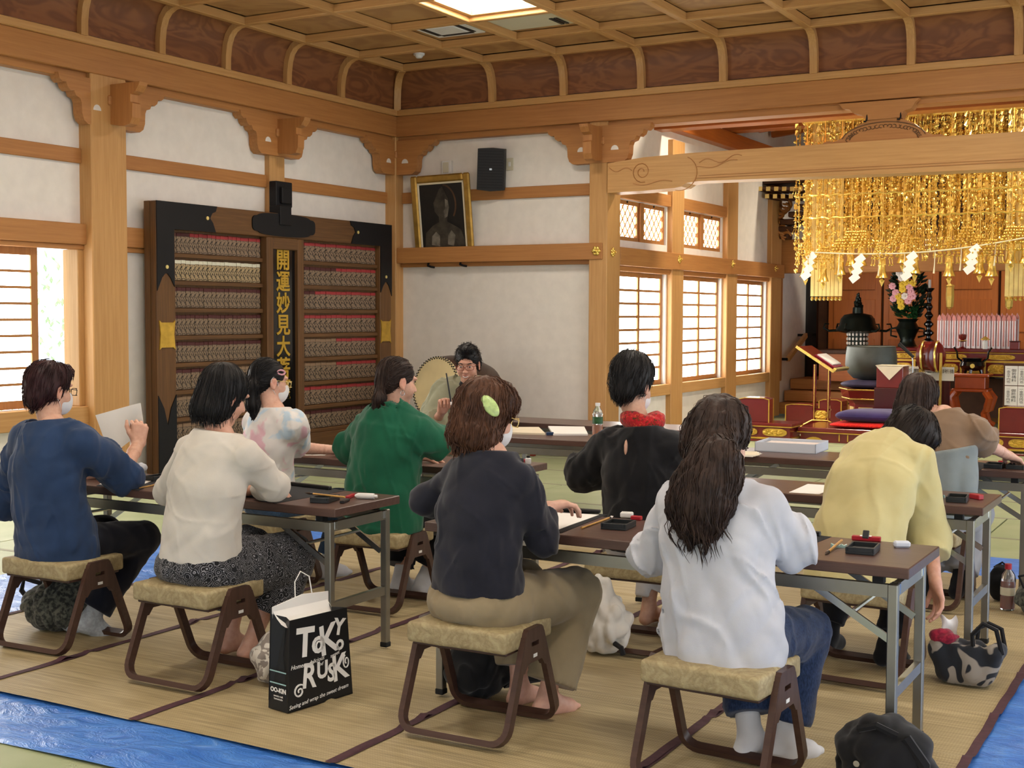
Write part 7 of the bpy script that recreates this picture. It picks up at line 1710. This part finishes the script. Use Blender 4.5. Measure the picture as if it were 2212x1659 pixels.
MB().box(-w_/2, w_/2, -.3, .3, hz_-.03, hz_, .004).build('table_top', 'lacquerbrown_x', t); MB().box(-w_/2+.04, w_/2-.04, -.27, .27, hz_-.12, hz_-.03).build('apron', 'keyaki_x', t)
for sx_ in (-1, -.1, 1):
    for sy_ in (-1, 1): MB().box(sx_*(w_/2-.06)-.025, sx_*(w_/2-.06)+.025, sy_*.25-.025, sy_*.25+.025, 0, hz_-.10, .004).build('leg', 'lacquerbrown_z', t)
make_table('grey-edged folding table behind the teacher\'s table, in front of the white wall', onz(1112, 912, TZ)[0]-.2, onz(1112, 912, TZ)[0]+1.6, onz(1112, 912, TZ)[1], onz(1112, 912, TZ)[1]+.45)

# ================================================================ bags and bottles on the floor
GZ = .018
nc, rc_, lc = onz(622, 1541, GZ), onz(762, 1498, GZ), onz(588, 1529, GZ)
ux = unit(rc_-nc); L = np.linalg.norm(rc_-nc); vx = A3(-ux[1], ux[0], 0); D = .11
bag = thing('paper_shopping_bag', 'black paper shopping bag with white hand lettering and white lining', 'bag', tuple(nc), math.atan2(ux[1], ux[0])); hB = .345
for (x0, x1, y0, y1) in ((0, L, 0, .003), (0, L, D-.003, D)): 
    b = MB(); b.prism([(x0, 0), (x1, 0), (x1-.03, hB), (x0+.012, hB-.0), ], 'y', y0, y1); o = b.build('side_sheet', 'black_paper' if 'black_paper' in MATS else plain('black_paper', '131417', .45, var=.03).name, bag)
    if y0 > 0: o.location = (0, 0, .03)
for xx, dx in ((0, .012), (L, -.03)):
    b = MB(); b.add([(xx, 0, 0), (xx, D, 0), (xx+dx, D, hB+.01), (xx+dx, 0, hB), (xx+dx*.5+(.02 if xx == 0 else -.02), D/2, hB*.6), (xx+dx+(.03 if xx == 0 else -.03), D/2, hB)], [(0, 1, 4), (1, 2, 5, 4), (4, 5, 3, 0)]); b.build('gusset', 'black_paper', bag)
MB().box(0, L, 0, D, 0, .004).build('bag_floor', 'black_paper', bag)
b = MB(); b.add([(.015, .005, hB-.012), (L-.033, .005, hB-.012), (L-.033, D-.005, hB+.045), (.015, D-.005, hB+.03)], [(0, 1, 2, 3)]) if False else b.prism([(.014, .05), (L-.03, .05), (L-.032, hB+.05), (L*.5, hB+.06), (.016, hB+.035)], 'y', D-.008, D-.004); b.build('white_lining', 'paper', bag)
MB().grid(lambda u, v: (.018+(L-.055)*u, .006+(D-.012)*v, hB-.03+.05*v-.02*math.sin(PI*v)), 6, 4).build('white_lining', 'paper', bag)
for yy, up_ in ((.004, .0), (D-.004, .07)): MB().tube([(L*.40, yy, hB-.02+up_*.5), (L*.42, yy+.01, hB+.04+up_), (L*.52, yy+.015, hB+.075+up_), (L*.64, yy+.01, hB+.05+up_), (L*.68, yy, hB-.02+up_*.5)], .0025, 6).build('string_handle', 'paper', bag, True) if up_ else None
front = [c for c in bpy.data.objects if c.parent == bag and c.name.startswith('side_sheet')][0]
def bagtext(tx, size, x, z, sh=0.0, rot=0.0, off=0.0, sx=1.0): o = link('white_lettering', text_mesh(tx, size, 'paper', 'white_lettering', .0004, shear=sh, offset=off), front, (x, -.001, z), (PI/2, rot, 0)); o.scale = (sx, 1, 1)
for ch, x_, z_, s_, r_ in (('T', .085, .245, .15, .06), ('O', .152, .225, .085, 0), ('K', .205, .235, .16, -.12), ('Y', .258, .275, .085, .2), ('O', .262, .205, .05, .1)): bagtext(ch, s_, x_, z_, 0, r_, .0035 if ch != 'T' else .005, .95)
MB().tube([(.152+.013*math.cos(a), -.002, .225+.016*math.sin(a)) for a in np.linspace(0, 2*PI, 14, endpoint=False)], .004, 4, closed=True).build('white_lettering', 'paper', front)
for ch, x_, z_, s_, r_ in (('R', .105, .115, .13, .1), ('U', .172, .125, .09, .0), ('S', .218, .105, .095, .05), ('K', .262, .115, .14, -.1)): bagtext(ch, s_, x_, z_, 0, r_, .003, .9)
MB().tube([(.055+.030*(1-k/26)*math.cos(.5+k*.42), -.002, .07+.028*(1-k/26)*math.sin(.5+k*.42)) for k in range(24)], .0035, 4).build('white_lettering', 'paper', front)
MB().tube([(.295+.018*(1-k/26)*math.cos(2+k*.42), -.002, .135+.03*(1-k/26)*math.sin(2+k*.42)) for k in range(22)], .003, 4).build('white_lettering', 'paper', front)
bagtext('Homemade', .024, .07, .165, .3); bagtext('delicious', .022, .142, .170, .3, -.1); bagtext('and', .02, .16, .152, .3); bagtext('sweet', .02, .235, .175, .3, -.2); bagtext('Seeing and wrap the sweet dream', .022, .155, .028, .3, -.08)
gus = [c for c in bpy.data.objects if c.parent == bag and c.name.startswith('gusset')][0]
o = link('white_lettering', text_mesh('OO-KIN', .024, 'paper', 'white_lettering', .0004, offset=.001), gus, (.001, D/2, .075), (PI/2, 0, -PI/2)); o = link('white_lettering', text_mesh('sweets rusk\nhomemade', .011, 'paper', 'white_lettering', .0004), gus, (.001, D/2, .048), (PI/2, 0, -PI/2))
for zz in (.10, .145): MB().box(-.001, .001, .01, D-.01, zz, zz+.004).build('printed_line', 'ceramic', gus)
def soft_bag(nm, lab, cat, c, r, m, seed, amp=.012, wl=.09, extra=None, cut=True, h=.008):
    F = Field(h); F.ell((0, 0, r[2]*.92), r, None, .02)
    if extra: extra(F)
    F.disp(folds(seed, amp, wl)); F.cut((0, 0, .002), (0, 0, -1)); v_ = F.surf(); t = thing(nm, lab, cat, (c[0], c[1], GZ+.002)); link('bag_body', quad_mesh('bag_body', relax(v_[0], v_[1], 1), v_[1], [m]), t); return t
q = onz(574, 1490, GZ); t = soft_bag('patterned_plastic_bag', 'beige leaf-patterned plastic bag behind the black paper bag', 'bag', (q[0]-.03, q[1]+.10), (.10, .09, .10), 'leafy_plastic', 5, .010, .07, lambda F: F.cone((0, 0, .15), (.03, .02, .25), .06, .03, .04)); MB().tube([(.02, 0, .25), (.03, .02, .30), (.06, .02, .31), (.07, .02, .25)], .006, 6).build('strap', 'dimwood', t, True)
q = onz(62, 1372, GZ); t = soft_bag('dark_cloth_bag', 'grey-black patterned cloth bag under the blue sweater sitter\'s stool', 'bag', (q[0]+.02, q[1]+.16), (.19, .14, .115), 'furoshiki', 8, .012, .10, lambda F: F.cone((.03, 0, .17), (.16, .02, .20), .07, .03, .05)); MB().tube([(-.16, -.02, .10), (-.22, -.03, .16), (-.20, -.03, .22), (-.12, 0, .2)], .012, 6).build('strap', 'black_canvas', t, True)
q = onz(945, 1522, GZ); t = soft_bag('dark_tote', 'dark grey soft tote bag under the navy top sitter\'s table', 'bag', (q[0]+.08, q[1]+.18), (.12, .17, .12), 'furoshiki' if False else 'black_canvas', 13, .012, .09, lambda F: F.cone((0, 0, .16), (.02, .03, .33), .085, .04, .05)); MB().tube([(.05, .10, .04), (.10, .2, .03), (.16, .24, .03)], [.03, .02, .01], 6).build('loose_strap', 'black_canvas', t, True)
q = onz(1265, 1420, GZ); t = soft_bag('floral_cloth_bag', 'white floral cloth bag beside the black top sitter\'s stool', 'bag', (q[0]+.03, q[1]+.12), (.12, .12, .13), 'floral_bag', 17, .014, .08, lambda F: F.cone((0, 0, .16), (-.02, 0, .30), .07, .04, .04)); MB().tube([(.08, -.06, .06), (.12, -.08, .05), (.13, -.08, .02)], .012, 6).build('strap', 'black_canvas', t, True)
# patterned tote with hand inside
b0, b1 = onz(2050, 1491, GZ), onz(2126, 1488, GZ); bc_ = (b0+b1)/2+A3(-.02, .10, 0); t = soft_bag('patterned_tote', 'grey and black patterned tote bag under the reaching hand', 'bag', bc_, (.11, .07, .07), 'camo_cloth', 23, .007, .12, lambda F: [F.cone((sx_*.07, sy_*.035, .045), (sx_*.11, sy_*.03, .135), .045, .035, .03) for sx_ in (-1, -.3, .3, 1) for sy_ in (-1, 1)])
for yy, s_ in ((-.06, 1), (.07, .9)): MB().tube([(.03, yy*.6, .14), (.03, yy, .21), (.07, yy, .26*s_), (.12, yy, .24*s_), (.14, yy*.6, .14)], .010, 6).build('handle', 'black_canvas', t, True)
t2 = soft_bag('red_bandana', 'dark red spotted cloth sticking out of the patterned tote', 'cloth', (bc_[0]-.09, bc_[1]-.01), (.06, .05, .03), 'red_bandana', 29, .008, .05); t2.location.z = GZ+.150
hp = J(2046, 1348, 5.50); t = thing('tissue', 'crumpled white tissue held over the patterned tote', 'tissue', tuple(hp)); b = MB(); b.grid(lambda u, v: (.03*(u-.5)*2+.03*v+.006*math.sin(9*v), -.02*math.sin(5*u+3*v), .03-.13*v+.012*math.sin(7*u)), 8, 10); b.build('tissue_sheet', 'paper', t, 'all')
# black backpack bottom right
q = onz(1898, 1716, GZ); t = soft_bag('black_backpack', 'black backpack on the floor at the bottom right', 'backpack', (q[0], q[1]+.06), (.15, .13, .115), 'black_canvas', 37, .014, .12, lambda F: (F.cone((-.02, 0, .10), (-.01, .02, .135), .11, .085, .06), F.cone((.06, 0, .10), (.11, -.02, .07), .08, .06, .05)))
MB().tube([(-.06, -.08, .20), (.0, -.10, .225), (.06, -.09, .20)], .012, 6).build('grab_handle', 'black_canvas', t, True); MB().tube([(.08, -.07, .19), (.14, -.08, .12), (.14, -.08, .04)], .02, 6).build('shoulder_strap', 'black_canvas', t, True); MB().lathe([(.010, 0), (.010, .006)], 10, (0, 0, 0), Matrix.Translation((-.05, -.135, .11)) @ Matrix.Rotation(PI/2, 4, 'X')).build('snap_button', 'steel_bright', t); MB().cb((.05, -.12, .05), (.03, .02, .07), .006).build('white_lining', 'paper', t)
# bottle and bags at the right edge
q = onz(2176, 1316, GZ); t = thing('red_drink_bottle', 'plastic bottle of red drink with red cap at the right edge', 'bottle', (q[0], q[1], GZ)); MB().lathe([(.033, 0), (.036, .01), (.036, .13), (.032, .15), (.030, .175), (.014, .20), (.013, .21)], 16).build('bottle_body', 'clear_plastic', t, True); MB().lathe([(.0325, .006), (.033, .145)], 14).build('drink', 'red_drink', t, True); MB().lathe([(.0365, .075), (.0365, .115)], 16, cap=False).build('label_band', 'beige_plastic', t, True); MB().lathe([(.017, .205), (.017, .232)], 12).build('cap', 'red_plastic', t)
q = onz(2225, 1332, GZ); t = soft_bag('dark_print_bag', 'dark leaf-print bag at the right frame edge beside the red bottle', 'bag', (q[0]+.03, q[1]+.05), (.11, .10, .09), 'furoshiki', 43, .01, .08); MB().tube([(-.06, -.06, .14), (-.08, -.09, .20), (-.02, -.09, .22), (.02, -.06, .16)], .007, 6).build('handle', 'black_canvas', t, True)
q = onz(2158, 1315, GZ); t = soft_bag('grey_pouch', 'dark grey pouch standing left of the red drink bottle', 'pouch', (q[0]-.02, q[1]+.2), (.07, .06, .10), 'black_canvas', 47, .006, .08); MB().tube([(-.04, 0, .17), (0, 0, .20), (.04, 0, .17)], .006, 6).build('loop', 'black_canvas', t, True)
